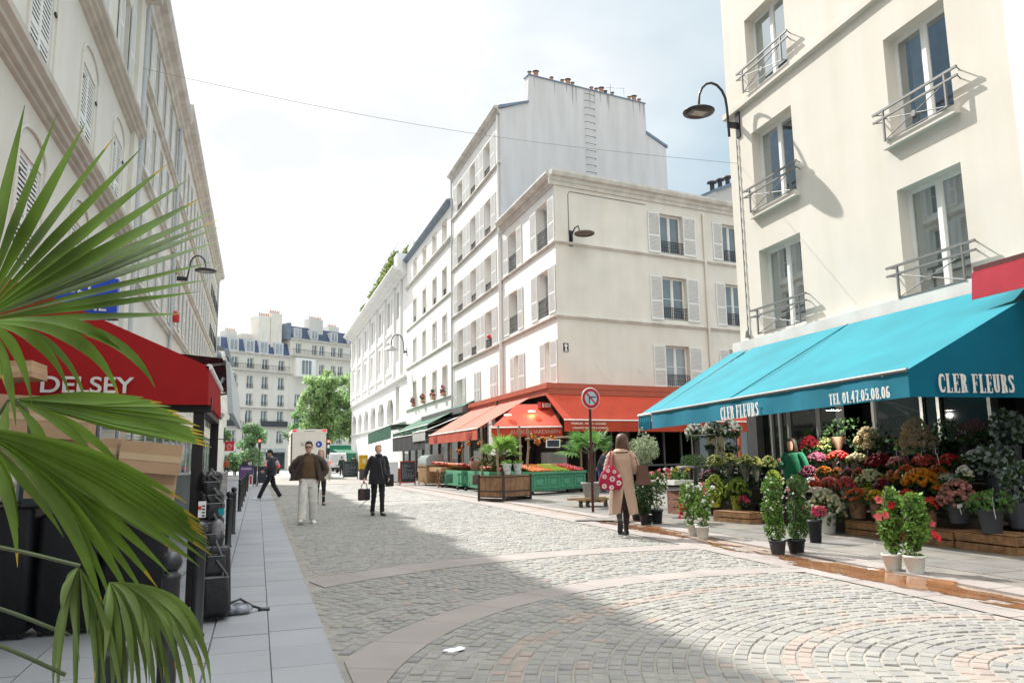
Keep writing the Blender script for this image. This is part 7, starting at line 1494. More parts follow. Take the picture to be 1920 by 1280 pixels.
def person(base,rz,label,J,grp=None,skin=None,hs=1.0,hturn=0,beard=None,glasses=False):
    """J: joints in the figure's own frame, facing -y. returns the Empty"""
    skin=skin or skinm; e=empty('person',base,rz,label,'person',grp)
    V=[];E=[];R=[]
    def v(p,r): V.append(Vector(p)); R.append(r); return len(V)-1
    def ch(i,*pr):
        for p,r in pr: k=v(p,r); E.append((i,k)); i=k
        return i
    pel=v(J['pel'],.115); sp=ch(pel,((Vector(J['pel'])*.5+Vector(J['chest'])*.5),.11)); cst=ch(sp,(J['chest'],.125)); nb=ch(cst,(J['neck'],.055)); ch(nb,(Vector(J['neck'])+(Vector(J['head'])-Vector(J['neck']))*.55,.048))
    for s in ('R','L'):
        sg=-1 if s=='R' else 1
        sh,el,wr=[Vector(J[k+s]) for k in ('sh','el','wr')]; hd=(wr-el).normalized()
        i=ch(cst,(sh,.052),(el,.037),(wr,.024)); palm=wr+hd*.06; pm=ch(i,(palm,(.030,.020)))
        fwd=Vector(J.get('hf'+s,(0,-1,0))); fwd=(fwd-hd*fwd.dot(hd)); fwd=fwd.normalized() if fwd.length>.1 else hd.orthogonal()
        cur=hd.cross(fwd).normalized()*sg
        for f in range(4):
            o=fwd*(.027-.018*f); l=(.036,.042,.039,.030)[f]; b0=palm+hd*.022+o; ch(pm,(b0,.0095),(b0+hd*l*.75+cur*.010,.0085),(b0+hd*l*1.15+cur*.034,.0075))
        ch(pm,(palm-hd*.012+fwd*.034,.011),(palm+hd*.02+fwd*.047+cur*.01,.009),(palm+hd*.042+fwd*.044+cur*.02,.008))
        hip,kn,an,to=[Vector(J[k+s]) for k in ('hip','kn','an','to')]; ch(pel,(hip,.088),(hip.lerp(kn,.5),.075),(kn,.055),(kn.lerp(an,.35),.055),(an,.036),(to,.030))
    me=skin_mesh(V,E,R)
    H=Vector(J['head']); m=MB(); RH=Matrix.Rotation(hturn,3,'Z')
    rings=[(-.115,.022,.028,-.050),(-.105,.040,.050,-.038),(-.08,.052,.066,-.024),(-.045,.062,.080,-.012),(-.005,.070,.090,-.004),(.035,.074,.095,.002),(.07,.072,.090,.006),(.10,.058,.072,.010),(.12,.034,.042,.012),(.128,.008,.010,.012)]
    m.loft([(H+RH@Vector((0,oy,z))*hs,RH@Vector((rx,0,0))*hs,RH@Vector((0,ry,0))*hs) for z,rx,ry,oy in rings],16,0)
    f=lambda x,y,z:H+RH@(Vector((x,y,z))*hs)
    m.add([f(-.012,-.086,.012),f(.012,-.086,.012),f(.016,-.088,-.030),f(-.016,-.088,-.030),f(0,-.118,-.026),f(0,-.092,.02)],[(0,4,5),(5,4,1),(1,4,2),(0,3,4),(3,2,4)],0,True)
    for s in (-1,1):
        m.ell(f(s*.030,-.082,.012),(.012*hs,.008*hs,.007*hs),8,5,2); m.ell(f(s*.076,.008,-.01),(.010*hs,.018*hs,.028*hs),7,5,0); m.add([f(s*.016,-.094,.032),f(s*.045,-.084,.034),f(s*.045,-.083,.040),f(s*.016,-.094,.038)],[(0,1,2,3)],2)
    m.ell(f(0,-.083,-.062),(.022*hs,.008*hs,.006*hs),8,4,1)
    if beard: m.loft([(f(0,oy*1.0,z),RH@Vector((rx*1.05,0,0))*hs,RH@Vector((0,ry*1.04,0))*hs) for z,rx,ry,oy in ((-.122,.02,.026,-.052),(-.108,.042,.053,-.040),(-.085,.053,.067,-.026),(-.066,.056,.068,-.02))],14,3)
    hm=m.mesh('head',[]); import bmesh
    bm=bmesh.new(); bm.from_mesh(me); 
    for fc in bm.faces: fc.material_index=0; fc.smooth=True
    bm.from_mesh(hm); out=bpy.data.meshes.new('body'); bm.to_mesh(out); bm.free(); bpy.data.meshes.remove(me); bpy.data.meshes.remove(hm); out.materials.clear()
    for mm in (skin,lipm,eyem,beard or skin): out.materials.append(mm)
    put('body',out,e)
    if glasses:
        m=MB()
        for s in (-1,1): m.ell(f(s*.031,-.094,.012),(.026*hs,.008*hs,.018*hs),10,6); m.tube([f(s*.055,-.088,.016),f(s*.078,.0,.012)],.003,4)
        m.tube([f(-.012,-.1,.018),f(.012,-.1,.018)],.004,4); part('sunglasses',m,mat('lens_dark',(0.06,0.02,0.015),.1,.1,5,spec=.8),e)
    return e
def torso(e,name,secs,m_,folds=.008,n=28,sl=None,seed=1,label=None):
    """secs: (x,y,z,rx,ry)"""
    m=MB(); fine=[]
    for i in range(len(secs)-1):
        for t in range(3): fine.append([secs[i][k]+(secs[i+1][k]-secs[i][k])*(t/3) for k in range(5)])
    fine.append(list(secs[-1])); q=random.Random(seed); ph=[q.uniform(0,6) for _ in range(4)]
    vs=[];k=len(fine)
    for i,(x,y,z,rx,ry) in enumerate(fine):
        for j in range(n):
            a=2*math.pi*j/n; d=folds*(math.sin(3*a+z*9+ph[0])+.7*math.sin(5*a-z*14+ph[1])+.5*math.sin(8*a+z*23+ph[2])); ca,sa=math.cos(a),math.sin(a); c_=abs(ca)**.85*(1 if ca>0 else -1); s_=abs(sa)**.85*(1 if sa>0 else -1); vs.append((x+(rx+d)*c_,y+(ry+d)*s_,z))
    m.add(vs,[(i*n+j,i*n+(j+1)%n,(i+1)*n+(j+1)%n,(i+1)*n+j) for i in range(k-1) for j in range(n)],0,True); m.add(vs[-n:],[tuple(range(n))],0)
    return part(name,m,m_,e,None,label)
def limb(e,name,pts,rs,m_,folds=.004,n=14,seed=3,caps=True):
    P=[Vector(p) for p in pts]; rs=list(rs); q=random.Random(seed); A=[];Rr=[]
    if 'sleeve' in name: P=[P[0]+Vector((-.07 if P[0].x>0 else .07,0,.012))]+P; rs=[rs[0]*.55]+rs
    for i in range(len(P)-1):
        for t in range(5): A.append(P[i].lerp(P[i+1],t/5)); u=t/5; Rr.append(rs[i]+(rs[i+1]-rs[i])*u+folds*math.sin(len(A)*2.3+seed)+q.uniform(-folds,folds)*.5)
    A.append(P[-1]); Rr.append(rs[-1])
    # soften the joints
    B=[A[0]]+[(A[i-1]+A[i]*2+A[i+1])/4 for i in range(1,len(A)-1)]+[A[-1]]
    m=MB(); m.tube(B,Rr,n); return part(name,m,m_,e)
def shoe(e,an,to,m_,sole,w_=.045,l=.27):
    an=Vector(an);to=Vector(to); d=(to-an); pitch=d.z; d2=Vector((d.x,d.y,0)).normalized(); heel=Vector((an.x,an.y,0))-d2*.06; zz=an.z-.075; side=Vector((-d2.y,d2.x,0)); up=Vector((0,0,1)); dd=(Vector((to.x,to.y,to.z-.03))-Vector((an.x,an.y,zz))); sl=dd.z/max(.05,Vector((dd.x,dd.y)).length)
    m=MB(); secs=[]
    for t,wk,h in ((0,.70,.075),(.12,.85,.085),(.3,.82,.085),(.5,.95,.065),(.75,1.05,.05),(.92,.85,.042),(1.0,.45,.03)):
        p=heel+d2*l*t+up*(zz+sl*l*(t-.2)+h/2+.008); secs.append((p,side*w_*wk,up*h*.55))
    m.loft(secs,12); part('shoe',m,m_,e)
    m=MB(); P=[]
    for t,wk in ((0,.6),(.08,.85),(.3,.85),(.5,.95),(.75,1.1),(.93,.9),(1.02,.4)): P.append((t,wk))
    top=[heel+d2*l*t+side*w_*wk+up*(zz+sl*l*(t-.2)) for t,wk in P]+[heel+d2*l*t-side*w_*wk+up*(zz+sl*l*(t-.2)) for t,wk in P[::-1]]; m.slab(top[::-1],(0,0,.02)); part('sole',m,sole,e)
def haircap(e,H,m_,kind='short',turn=0,hs=1.0):
    H=Vector(H); m=MB(); q=random.Random(5); RH=Matrix.Rotation(turn,3,'Z'); f=lambda x,y,z:H+RH@(Vector((x,y,z))*hs)
    if kind=='short': rings=[(-.03,.060,.03,.062),(.01,.076,.055,.048),(.05,.081,.086,.020),(.085,.078,.086,.006),(.115,.060,.070,.0),(.138,.034,.044,-.004),(.145,.006,.008,0)]
    elif kind=='bob': rings=[(-.20,.085,.05,.045),(-.15,.105,.075,.038),(-.08,.108,.085,.030),(-.02,.102,.088,.026),(.04,.094,.094,.018),(.09,.084,.090,.010),(.125,.056,.064,.008),(.142,.01,.012,.008)]
    elif kind=='tied': rings=[(-.04,.055,.035,.062),(.0,.074,.060,.042),(.05,.080,.086,.018),(.09,.076,.086,.006),(.12,.056,.064,.004),(.138,.01,.012,.006)]
    elif kind=='cap': rings=[(.03,.080,.098,.0),(.06,.083,.100,.0),(.10,.078,.092,.002),(.13,.05,.06,.004),(.142,.008,.01,.004)]
    m.loft([(f(0,oy,z),RH@Vector((rx,0,0))*hs,RH@Vector((0,ry,0))*hs) for z,rx,ry,oy in rings],20)
    for _ in range(34 if kind!='cap' else 0):
        t=q.uniform(0,6.28); z=q.uniform(.04,.12); rr=.08*(1-.35*(z-.04)/.08); x,y=rr*math.sin(t),abs(rr*math.cos(t))*(1 if kind!='short' or q.random()<.5 else -1)+.008; m.tube([f(x,y,z),f(x*1.1,y*1.05,z+.015),f(x*1.15,y*1.12,z-.02)],[.010,.008,.002],4)
    return part('hair' if kind!='cap' else 'cap',m,m_,e)
white=cloth('cream',(0.66,0.64,0.58)); brownj=cloth('dark_brown',(0.055,0.036,0.026),.7); brownk=cloth('olive_brown',(0.115,0.070,0.032)); blackw=cloth('black',(0.012,0.012,0.015),.8); navy=cloth('navy',(0.018,0.020,0.030),.7); shw=mat('shoe_white',(0.68,0.68,0.66),.5); shb=mat('shoe_black',(0.015,0.015,0.017),.35); solew=mat('sole_pale',(0.55,0.54,0.50),.7); hairb=mat('hair_dark',(0.03,0.018,0.012),.6,.3,40,.4,90); hairbl=mat('hair_blond',(0.38,0.24,0.13),.6,.3,40,.4,90); hairbr=mat('hair_brown',(0.10,0.048,0.028),.5,.35,40,.5,90)
def stand(h=1.76,st=.0,w_=.10,armout=.06,lean=0):
    k=h/1.76; J=dict(pel=(0,0,.95),chest=(0,.01-lean,1.30),neck=(0,.01-lean,1.47),head=(0,-.015-lean*1.3,1.635))
    for s,sg in (('R',-1),('L',1)):
        o=st*sg; J.update({'sh'+s:(sg*.175,.01-lean,1.42),'el'+s:(sg*(.22+armout),.03+o*.4,1.14),'wr'+s:(sg*(.23+armout),-.05+o*.8,.90),'hip'+s:(sg*.09,0,.92),'kn'+s:(sg*w_,-.04-o*.45,.51),'an'+s:(sg*w_,.02-o*1.0,.085),'to'+s:(sg*(w_+.02),-.13-o*1.0,.03)})
    return {a:tuple(Vector(b)*k) for a,b in J.items()}
def trousers(e,J,m_,wh=.10,wk=.082,wa=.075,top=1.0):
    p=Vector(J['pel']); torso(e,'trousers_waist',[(p.x,p.y,p.z-.16,.150,.115),(p.x,p.y,p.z-.05,.170,.125),(p.x,p.y,p.z+.06,.155,.112),(p.x,p.y,p.z+.10,.148,.105)],m_,.003)
    for i,s in enumerate('RL'):
        limb(e,'trouser_leg',[Vector(J['hip'+s])+Vector((0,0,.02)),Vector(J['hip'+s]).lerp(Vector(J['kn'+s]),.5),J['kn'+s],Vector(J['kn'+s]).lerp(Vector(J['an'+s]),.6),Vector(J['an'+s])+Vector((0,0,-.01))],[wh,wh*.93,wk,wa,wa*.98],m_,.005,seed=i)
# 1 man in the brown jacket
J=stand(1.76,.0); J.update(knR=(-.12,-.12,.53),anR=(-.13,-.20,.10),toR=(-.15,-.36,.075),knL=(.10,.0,.50),anL=(.11,.10,.09),toL=(.13,-.03,.03),elR=(-.37,.05,1.17),wrR=(-.23,-.06,.98),elL=(.36,.06,1.14),wrL=(.24,-.04,.97),neck=(0,-.0,1.48),head=(-.015,-.02,1.645))
b0=gr(577,981); e=person(b0,RAD(-4),'man in sunglasses, open dark brown jacket and cream trousers walking towards us',J,beard=hairb,glasses=True,hturn=-.12)
trousers(e,J,white,.115,.10,.088); shoe(e,J['anR'],J['toR'],shw,solew); shoe(e,J['anL'],J['toL'],shw,solew)
torso(e,'sweater',[(0,0,.97,.178,.135),(0,0,1.02,.188,.142),(0,0,1.2,.18,.135),(0,0,1.36,.185,.12),(0,.0,1.45,.13,.085),(0,-.005,1.50,.062,.062)],brownk,.004)
haircap(e,J['head'],hairb,'short',-.12)
m=MB()   # open jacket: back sheet with flared fronts
def jacket(m,rows,a0,a1,n=26,q=1):
    vs=[]
    for (z,rx,ry,y0,fl) in rows:
        for j in range(n+1):
            a=RAD(a0+(a1-a0)*j/n); ed=max(0,abs(j/n-.5)*2-.55)/.45; vs.append(((rx+fl*ed)*math.cos(a)+.006*math.sin(j*1.7+z*20),(ry)*math.sin(a)+y0+.006*math.sin(j*2.3+z*11),z))
    k=len(rows); w2=n+1; fs=[(i*w2+j,i*w2+j+1,(i+1)*w2+j+1,(i+1)*w2+j) for i in range(k-1) for j in range(n)]; m.add(vs,fs,0,True)
jacket(m,[(.93,.30,.17,.02,.10),(1.0,.30,.17,.02,.09),(1.15,.26,.16,.02,.06),(1.3,.225,.145,.02,.02),(1.40,.215,.125,.02,0),(1.47,.16,.10,.02,0),(1.52,.085,.08,.02,0)],-62,242)
o=part('jacket',m,brownj,e); 
limb(e,'jacket_sleeve',[(-.17,.01,1.42),(-.30,.03,1.30),J['elR'],(-.30,.0,1.07),J['wrR']],[.078,.085,.080,.068,.058],brownj,.006,seed=4); limb(e,'jacket_sleeve',[(.17,.01,1.42),(.30,.03,1.30),J['elL'],(.30,.02,1.05),J['wrL']],[.078,.088,.084,.070,.058],brownj,.006,seed=5)
m=MB(); m.slab([(-.19,-.13,1.40),(-.10,-.135,1.47),(-.30,-.12,.93),(-.42,-.06,.93)],(0,.012,0)); m.slab([(.10,-.135,1.47),(.19,-.13,1.40),(.36,-.08,.91),(.22,-.15,.91)],(0,.012,0)); part('jacket_front',m,brownj,e)
# 2 blond woman behind him
J=stand(1.68,.10); b0=gr(600,947); e=person(b0,0,'blond woman in pale coat and black leggings half hidden behind the man in brown',J,skin=skinp)
torso(e,'coat',[(0,0,.80,.235,.17),(0,0,1.0,.225,.16),(0,0,1.2,.20,.14),(0,0,1.35,.18,.12),(0,0,1.42,.10,.08)],cloth('oat',(0.55,0.49,0.42)),.008); trousers(e,J,blackw,.085,.062,.045); [shoe(e,J['an'+s],J['to'+s],shb,solew) for s in 'RL']
for s in 'RL': limb(e,'coat_sleeve',[J['sh'+s],J['el'+s],J['wr'+s]],[.07,.062,.05],MATS['cloth_oat'],.004)
haircap(e,J['head'],hairbl,'bob')
# 3 woman in the black coat
J=stand(1.72,.0,.085); J.update(knR=(-.10,-.02,.50),anR=(-.11,.12,.10),toR=(-.12,.0,.05),knL=(.09,-.07,.50),anL=(.10,-.05,.085),toL=(.12,-.19,.03),elR=(-.27,.02,1.13),wrR=(-.34,-.04,.90),elL=(.24,.03,1.12),wrL=(.24,-.10,.92))
b0=gr(708,966); e=person(b0,RAD(3),'woman in a black coat and trousers carrying a handbag, walking towards us',J,skin=skinp)
torso(e,'coat',[(0,0,.76,.235,.165),(0,0,.85,.230,.16),(0,0,1.02,.215,.15),(0,0,1.18,.195,.14),(0,0,1.33,.195,.13),(0,0,1.41,.165,.10),(0,0,1.46,.085,.075),(0,-.01,1.50,.078,.072)],blackw,.007)
m=MB(); m.tube([(.02,-.16,1.36),(.05,-.165,1.15),(.10,-.17,.90)],.006,5); m.ell((.02,-.165,1.37),(.012,.008,.02),6,4); part('zip',m,ironw,e)
limb(e,'coat_sleeve',[(-.165,0,1.40),J['elR'],Vector(J['wrR'])+Vector((.005,0,.03))],[.075,.066,.052],blackw,.005); limb(e,'coat_sleeve',[(.165,0,1.40),J['elL'],J['wrL']],[.075,.066,.055],blackw,.005,seed=8)
trousers(e,J,blackw,.088,.066,.056); [shoe(e,J['an'+s],J['to'+s],shb,shb) for s in 'RL']; haircap(e,J['head'],hairbl,'tied')
m=MB(); m.tube([(0,-.02,1.44),(.06,-.09,1.47),(0,-.11,1.475),(-.06,-.09,1.47)],.03,8); part('scarf',m,navy,e)
hp=b0+rotv(Vector(J['wrR'])+Vector((-.01,-.02,-.10)),RAD(3)); bagm=mat('leather_dark_brown',(0.075,0.035,0.028),.45,.2,8,.2,50)
hb=empty('handbag',hp,RAD(10),'dark brown and navy handbag held by the woman in black, with a hanging strap','handbag'); m=MB(); rbox(m,-.15,.15,-.06,.06,-.42,-.14,.05,0); m.slab([(-.13,-.062,-.16),(-.02,-.064,-.16),(.0,-.066,-.38),(-.15,-.066,-.38)],(0,.004,0),1); part('bag_body',m,[mat('leather_navy',(0.02,0.022,0.035),.4,.2,8),bagm],hb)
m=MB(); m.tube([(-.08,0,-.16),(-.06,0,-.04),(0,0,.015),(.06,0,-.04),(.08,0,-.16)],.010,6); m.tube([(.13,0,-.40),(.0,-.02,-.46),(-.12,-.02,-.58)],.007,5); part('handle',m,bagm,hb)
hp=b0+rotv((.27,-.10,.86),RAD(3)); m=MB(); rbox(m,-.10,.10,-.05,.05,-.16,.14,.03); solo('shoulder_bag',m,mat('leather_black',(0.012,0.012,0.013),.4,.2,8),'small black bag tucked against the left hip of the woman in black','handbag',loc=hp)
# 4 man walking left
J=stand(1.78,.0,.09,.02); J.update(knR=(-.08,.10,.52),anR=(-.08,.34,.13),toR=(-.08,.22,.04),knL=(.08,-.22,.52),anL=(.08,-.40,.10),toL=(.08,-.54,.06),elR=(-.25,-.06,1.15),wrR=(-.20,-.24,1.03),elL=(.25,-.04,1.15),wrL=(.20,-.22,1.02),head=(0,-.06,1.635))
b0=gr(507,937); e=person(b0,RAD(-86),'man in navy hooded jacket and black cap striding left in white shoes',J)
torso(e,'hooded_jacket',[(0,0,.86,.20,.17),(0,0,.95,.205,.175),(0,0,1.15,.20,.165),(0,0,1.33,.195,.15),(0,0,1.43,.15,.11),(0,-.01,1.49,.085,.085)],navy,.008); m=MB(); m.ell((0,.10,1.43),(.13,.09,.08),12,8,jit=.04,rnd=random.Random(2)); part('hood',m,navy,e)
for s in 'RL': limb(e,'jacket_sleeve',[J['sh'+s],J['el'+s],J['wr'+s]],[.082,.074,.056],navy,.006)
trousers(e,J,blackw,.105,.085,.075); [shoe(e,J['an'+s],J['to'+s],shw,solew) for s in 'RL']; haircap(e,J['head'],hairb,'short'); haircap(e,J['head'],blackw,'cap')
# 5 woman in the long beige coat seen from behind
J=stand(1.70,.0,.07,.03); J.update(elR=(-.25,.02,1.12),knR=(-.07,-.06,.48),anR=(-.05,-.06,.085),toR=(-.02,-.20,.03),knL=(.08,.0,.50),anL=(.09,.24,.26),toL=(.10,.28,.11),wrR=(-.18,-.18,1.08),elL=(.25,.03,1.12),wrL=(.24,-.14,.98),head=(-.03,-.06,1.585),neck=(-.01,-.03,1.44))
b0=gr(1170,1004); rzb=RAD(180-18); e=person(b0,rzb,'woman seen from behind in long beige coat with a red floral bag',J,skin=skinp)
# facing away: her left is on the picture's left after the turn
J5=J; beige=cloth('beige',(0.40,0.27,0.19),.8,.06)
def rows_coat(): return [(.36,.25,.19,.02),(.50,.24,.18,.015),(.70,.22,.165,.01),(.95,.198,.15,.0),(1.15,.185,.14,0),(1.30,.190,.135,.0),(1.39,.16,.11,0),(1.44,.085,.075,-.02),(1.50,.075,.07,-.03)]
m=MB(); n=40; vs=[]; rows=[]; R0=rows_coat()
for i in range(len(R0)-1):
    for t in range(4): rows.append([R0[i][k]+(R0[i+1][k]-R0[i][k])*t/4 for k in range(4)])
rows.append(list(R0[-1]))
for z,rx,ry,y0 in rows:
    gap=max(0,(.80-z)/.44)*RAD(19)   # back slit opens towards the hem
    for j in range(n+1):
        a=RAD(90)+gap+(2*math.pi-2*gap)*j/n; d=.010*(1.3-z)*math.sin(9*a+z*3)+.005*math.sin(5*a+z*12); vs.append(((rx+d)*math.cos(a),(ry+d)*math.sin(a)+y0,z+.015*math.sin(3*a)*(z<.45)))
w2=n+1; m.add(vs,[(i*w2+j,i*w2+j+1,(i+1)*w2+j+1,(i+1)*w2+j) for i in range(len(rows)-1) for j in range(n)],0,True); part('coat',m,beige,e)
m=MB(); m.loft([((0,.0,1.42),(.10,0,0),(0,.085,0)),((0,-.01,1.48),(.092,0,0),(0,.082,0)),((0,-.01,1.455),(.125,0,0),(0,.11,0)),((0,.0,1.425),(.14,0,0),(0,.12,0))],18,cap=False); part('collar',m,beige,e)
for s in 'RL': limb(e,'coat_sleeve',[J['sh'+s],Vector(J['sh'+s]).lerp(Vector(J['el'+s]),.5)+Vector((.0,0,0)),J['el'+s],J['wr'+s]],[.080,.082,.075,.056],beige,.007)
tights=cloth('dark_brown_tights',(0.03,0.014,0.012),.7); 
for s in 'RL': limb(e,'stocking',[J['hip'+s],J['kn'+s],Vector(J['kn'+s]).lerp(Vector(J['an'+s]),.4),J['an'+s]],[.085,.060,.058,.040],tights,.001)
torso(e,'skirt',[(0,0,.44,.14,.12),(0,0,.7,.16,.13),(0,0,.98,.15,.11)],tights,.004)
shoe(e,J['anR'],J['toR'],shb,shb,.04,.25)
m=MB(); m.loft([((.09,.27,.30),(.034,0,0),(0,.03,.01)),((.095,.31,.25),(.042,0,0),(0,.025,.02)),((.10,.315,.17),(.046,0,0),(0,.02,.01)),((.105,.30,.09),(.044,0,0),(0,.022,.005)),((.105,.27,.045),(.02,0,0),(0,.012,0))],12); part('shoe',m,shb,e)
haircap(e,J['head'],hairbr,'bob',0,1.16); m=MB(); q=random.Random(3)
for k in range(60):
    a=RAD(q.uniform(-20,200)); H=Vector(J['head']); p=H+Vector((.085*math.cos(a),.085*math.sin(a)+.02,q.uniform(-.02,.08))); m.tube([p,p+Vector((.018*math.cos(a),.02*math.sin(a),-.10)),p+Vector((.010*math.cos(a)+q.uniform(-.015,.015),.015*math.sin(a),-.21))],[.012,.013,.004],5)
part('hair_strands',m,hairbr,e)
def W5(p): return b0+rotv(p,rzb)
# red floral bag: on the picture's left (her left side, +x in her frame)
fb=mat('bag_crimson',(0.36,0.012,0.05),.75,.1,6,.2,80); e5=empty('floral_bag',W5((.22,.17,1.02)),rzb,'crimson cloth shoulder bag printed with white flowers, worn by the woman in beige','handbag')
m=MB(); prof=[(-.24,.06,.05),(-.225,.16,.07),(-.16,.205,.085),(-.06,.20,.085),(.05,.155,.07),(.13,.09,.045),(.18,.035,.02)]; m.loft([((0,0,z),(rx,0,0),(0,ry,0)) for z,rx,ry in prof],22); part('bag_body',m,fb,e5)
m=MB(); m.tube([(-.05,0,.15),(-.07,-.06,.30),(-.075,-.14,.41),(-.06,-.25,.35)],.012,6); m.tube([(.05,0,.15),(.0,-.04,.30),(-.03,-.12,.42)],.012,6); part('strap',m,fb,e5)
m=MB(); q=random.Random(2)
for (x,z,r_) in ((-.02,-.05,.052),(-.13,-.12,.048),(.11,-.01,.042),(.05,.09,.036),(-.06,.07,.036),(.12,-.17,.045),(.0,-.19,.042),(-.14,.0,.03),(.03,.16,.02)):
    yb=.086*math.sqrt(max(0.05,1-(x/.205)**2))+.006
    for t in range(7):
        a=t*.8976; cx,cz=x+r_*.62*math.cos(a),z+r_*.62*math.sin(a); rr=r_*.36; m.poly([(cx+rr*math.cos(u*1.047),yb-.0+.002,cz+rr*math.sin(u*1.047)) for u in range(6)],0)
    m.poly([(x+r_*.25*math.cos(u*1.047),yb+.004,z+r_*.25*math.sin(u*1.047)) for u in range(6)],1)
part('flower_print',m,[mat('print_white',(0.62,0.56,0.5),.8),fb],e5)
e6=empty('brown_tote',W5((-.30,.06,1.06)),rzb,'plain brown leather tote hanging from the right shoulder of the woman in beige','handbag'); m=MB(); m.slab([(-.19,-.05,-.20),(.06,-.05,-.20),(.04,-.03,.13),(-.10,-.03,.13)],(0,.13,0)); part('bag_body',m,mat('leather_brown2',(0.115,0.055,0.040),.5,.15,5,.1,40),e6); m=MB(); m.tube([(-.08,.03,.12),(.0,.0,.28),(.12,-.04,.38),(.06,.02,.25),(.03,.03,.12)],.008,5); part('strap',m,shb,e6)
# 6 shop woman in green
c=atx(1487,850,10.15); J=stand(1.62,0,.09); J.update(elR=(-.24,-.06,1.08),wrR=(-.14,-.26,1.18),head=(0,-.04,1.52)); e=person((c.x,c.y,.0),RAD(-70),'dark haired woman in an emerald sweater tending the flowers under the turquoise awning',J)
gs=cloth('emerald',(0.005,0.14,0.065)); torso(e,'sweater',[(0,0,.84,.205,.165),(0,0,1.0,.205,.16),(0,0,1.2,.20,.155),(0,0,1.32,.165,.12),(0,0,1.38,.08,.075)],gs,.006)
for s in 'RL': limb(e,'sweater_sleeve',[J['sh'+s],J['el'+s],J['wr'+s]],[.085,.075,.05],gs,.005)
trousers(e,J,navy,.10,.07,.06); [shoe(e,J['an'+s],J['to'+s],shb,shb) for s in 'RL']; haircap(e,J['head'],hairb,'bob')
# 7 person behind the palm
b0=gr(1128,924); J=stand(1.68,.12,.09,.02,.12); e=person(b0,RAD(60),'person in a dark quilted jacket and blue jeans bending behind the palm and sign pole',J); qj=cloth('quilted_navy',(0.03,0.032,0.045),.5); torso(e,'jacket',[(0,0,.82,.19,.15),(0,-.02,1.0,.20,.16),(0,-.08,1.2,.195,.15),(0,-.12,1.35,.17,.13),(0,-.13,1.42,.08,.08)],qj,.012)
for s in 'RL': limb(e,'jacket_sleeve',[J['sh'+s],J['el'+s],J['wr'+s]],[.08,.07,.05],qj,.01)
trousers(e,J,cloth('denim',(0.03,0.08,0.22)),.105,.08,.07); [shoe(e,J['an'+s],J['to'+s],shb,solew) for s in 'RL']; haircap(e,J['head'],hairb,'short')
# distant people
for px,py,Y,rz,hh,cm,tm,hm_,lab in ((425,857,84,20,1.78,cloth('rust',(0.33,0.08,0.03)),navy,hairb,'person in a rust orange jacket walking away far down the left pavement'),(441,858,86,170,1.70,blackw,blackw,hairb,'person dressed in black right of the rust orange jacket'),(460,857,80,10,1.68,navy,blackw,hairbr,'brown haired person in navy near the end of the bollard row'),(467,860,82,200,1.62,cloth('stone_grey',(0.35,0.34,0.33)),navy,hairbr,'person in a light grey top at the right of the distant group'),(452,859,88,190,1.66,cloth('plum',(0.08,0.03,0.05)),blackw,hairb,'person in a plum jacket in the middle of the distant group'),(641,857,74,180,1.72,cloth('bottle_green',(0.015,0.04,0.03)),blackw,hairb,'person in a dark green coat behind the green framed chalkboard'),(663,855,72,175,1.80,blackw,blackw,hairb,'person in black seen just left of the yellow letterbox')):
    p=aty(px,py,Y); J=stand(hh,.12); e=person((p.x,Y,0),RAD(rz),lab,J,'distant pedestrians'); k=hh/1.76
    torso(e,'jacket',[(0,0,.82*k,.20,.15),(0,0,1.0*k,.205,.155),(0,0,1.25*k,.20,.145),(0,0,1.40*k,.165,.11),(0,0,1.46*k,.07,.07)],cm,.006)
    for s in 'RL': limb(e,'jacket_sleeve',[J['sh'+s],J['el'+s],J['wr'+s]],[.08,.068,.05],cm,.004)
    trousers(e,J,tm,.10,.075,.065); [shoe(e,J['an'+s],J['to'+s],shb,shb) for s in 'RL']; haircap(e,J['head'],hm_,'short' if hh>1.7 else 'bob')
# ---------------- vehicles ----------------
tw=mat('truck_white',(0.82,0.80,0.74),.5,.04,1,streak=.06); rub=mat('tyre',(0.02,0.02,0.02),.85,.1,9); red_l=mat('tail_light_red',(0.6,0.01,0.01),.2,0,1,emit=.8)
def wheel(e,x,y,r,w_,rimm=None):
    o=part('wheel',MB().lathe([(.001,-w_/2),(r*.6,-w_/2),(r*.95,-w_/2),(r,-w_*.3),(r,w_*.3),(r*.95,w_/2),(r*.6,w_/2),(.001,w_/2)],(0,0,0),22),rub,e,TR((x,y,r))@Matrix.Rotation(RAD(90),4,'Y')); part('rim',MB().lathe([(.001,-w_/2-.01),(r*.55,-w_/2-.012),(r*.6,-w_/2),(r*.6,w_/2),(r*.55,w_/2+.012),(.001,w_/2+.01)],(0,0,0),16),rimm or gpaint,o)
p=aty(545,850,62); q_=aty(613.5,850,62); W_=(q_-p).length; e=empty('box_truck',((p.x+q_.x)/2,62,0),0,'white box truck seen from the back with black edges and a blue round emblem','truck')
h=W_/2; m=MB(); m.box(-h+.09,h-.09,0,6.5,1.0,3.45); m.box(-h+.05,h-.05,-.02,6.5,3.45,3.78)
for k in range(8): m.box(-h+.1,h-.1,-.012,-.001,1.35+k*.26,1.362+k*.26)
part('cargo_box',m,tw,e); m=MB(); 
for s in (-1,1): m.box(min(s*h,s*(h-.09)),max(s*h,s*(h-.09)),-.03,.1,.95,3.45)
m.box(-h,h,-.02,.3,.55,.95); m.box(-h+.2,h-.2,.3,6,.45,.8); part('frame',m,MATS['black_paint'],e)
m=MB(); 
for s in (-1,1):
    for k in range(3): z=1.05+k*.16; m.slab([(s*(h-.12),-.015,z),(s*(h-.42),-.015,z),(s*(h-.42),-.015,z+.08),(s*(h-.12),-.015,z+.08)][::-s],(0,-.004,0))
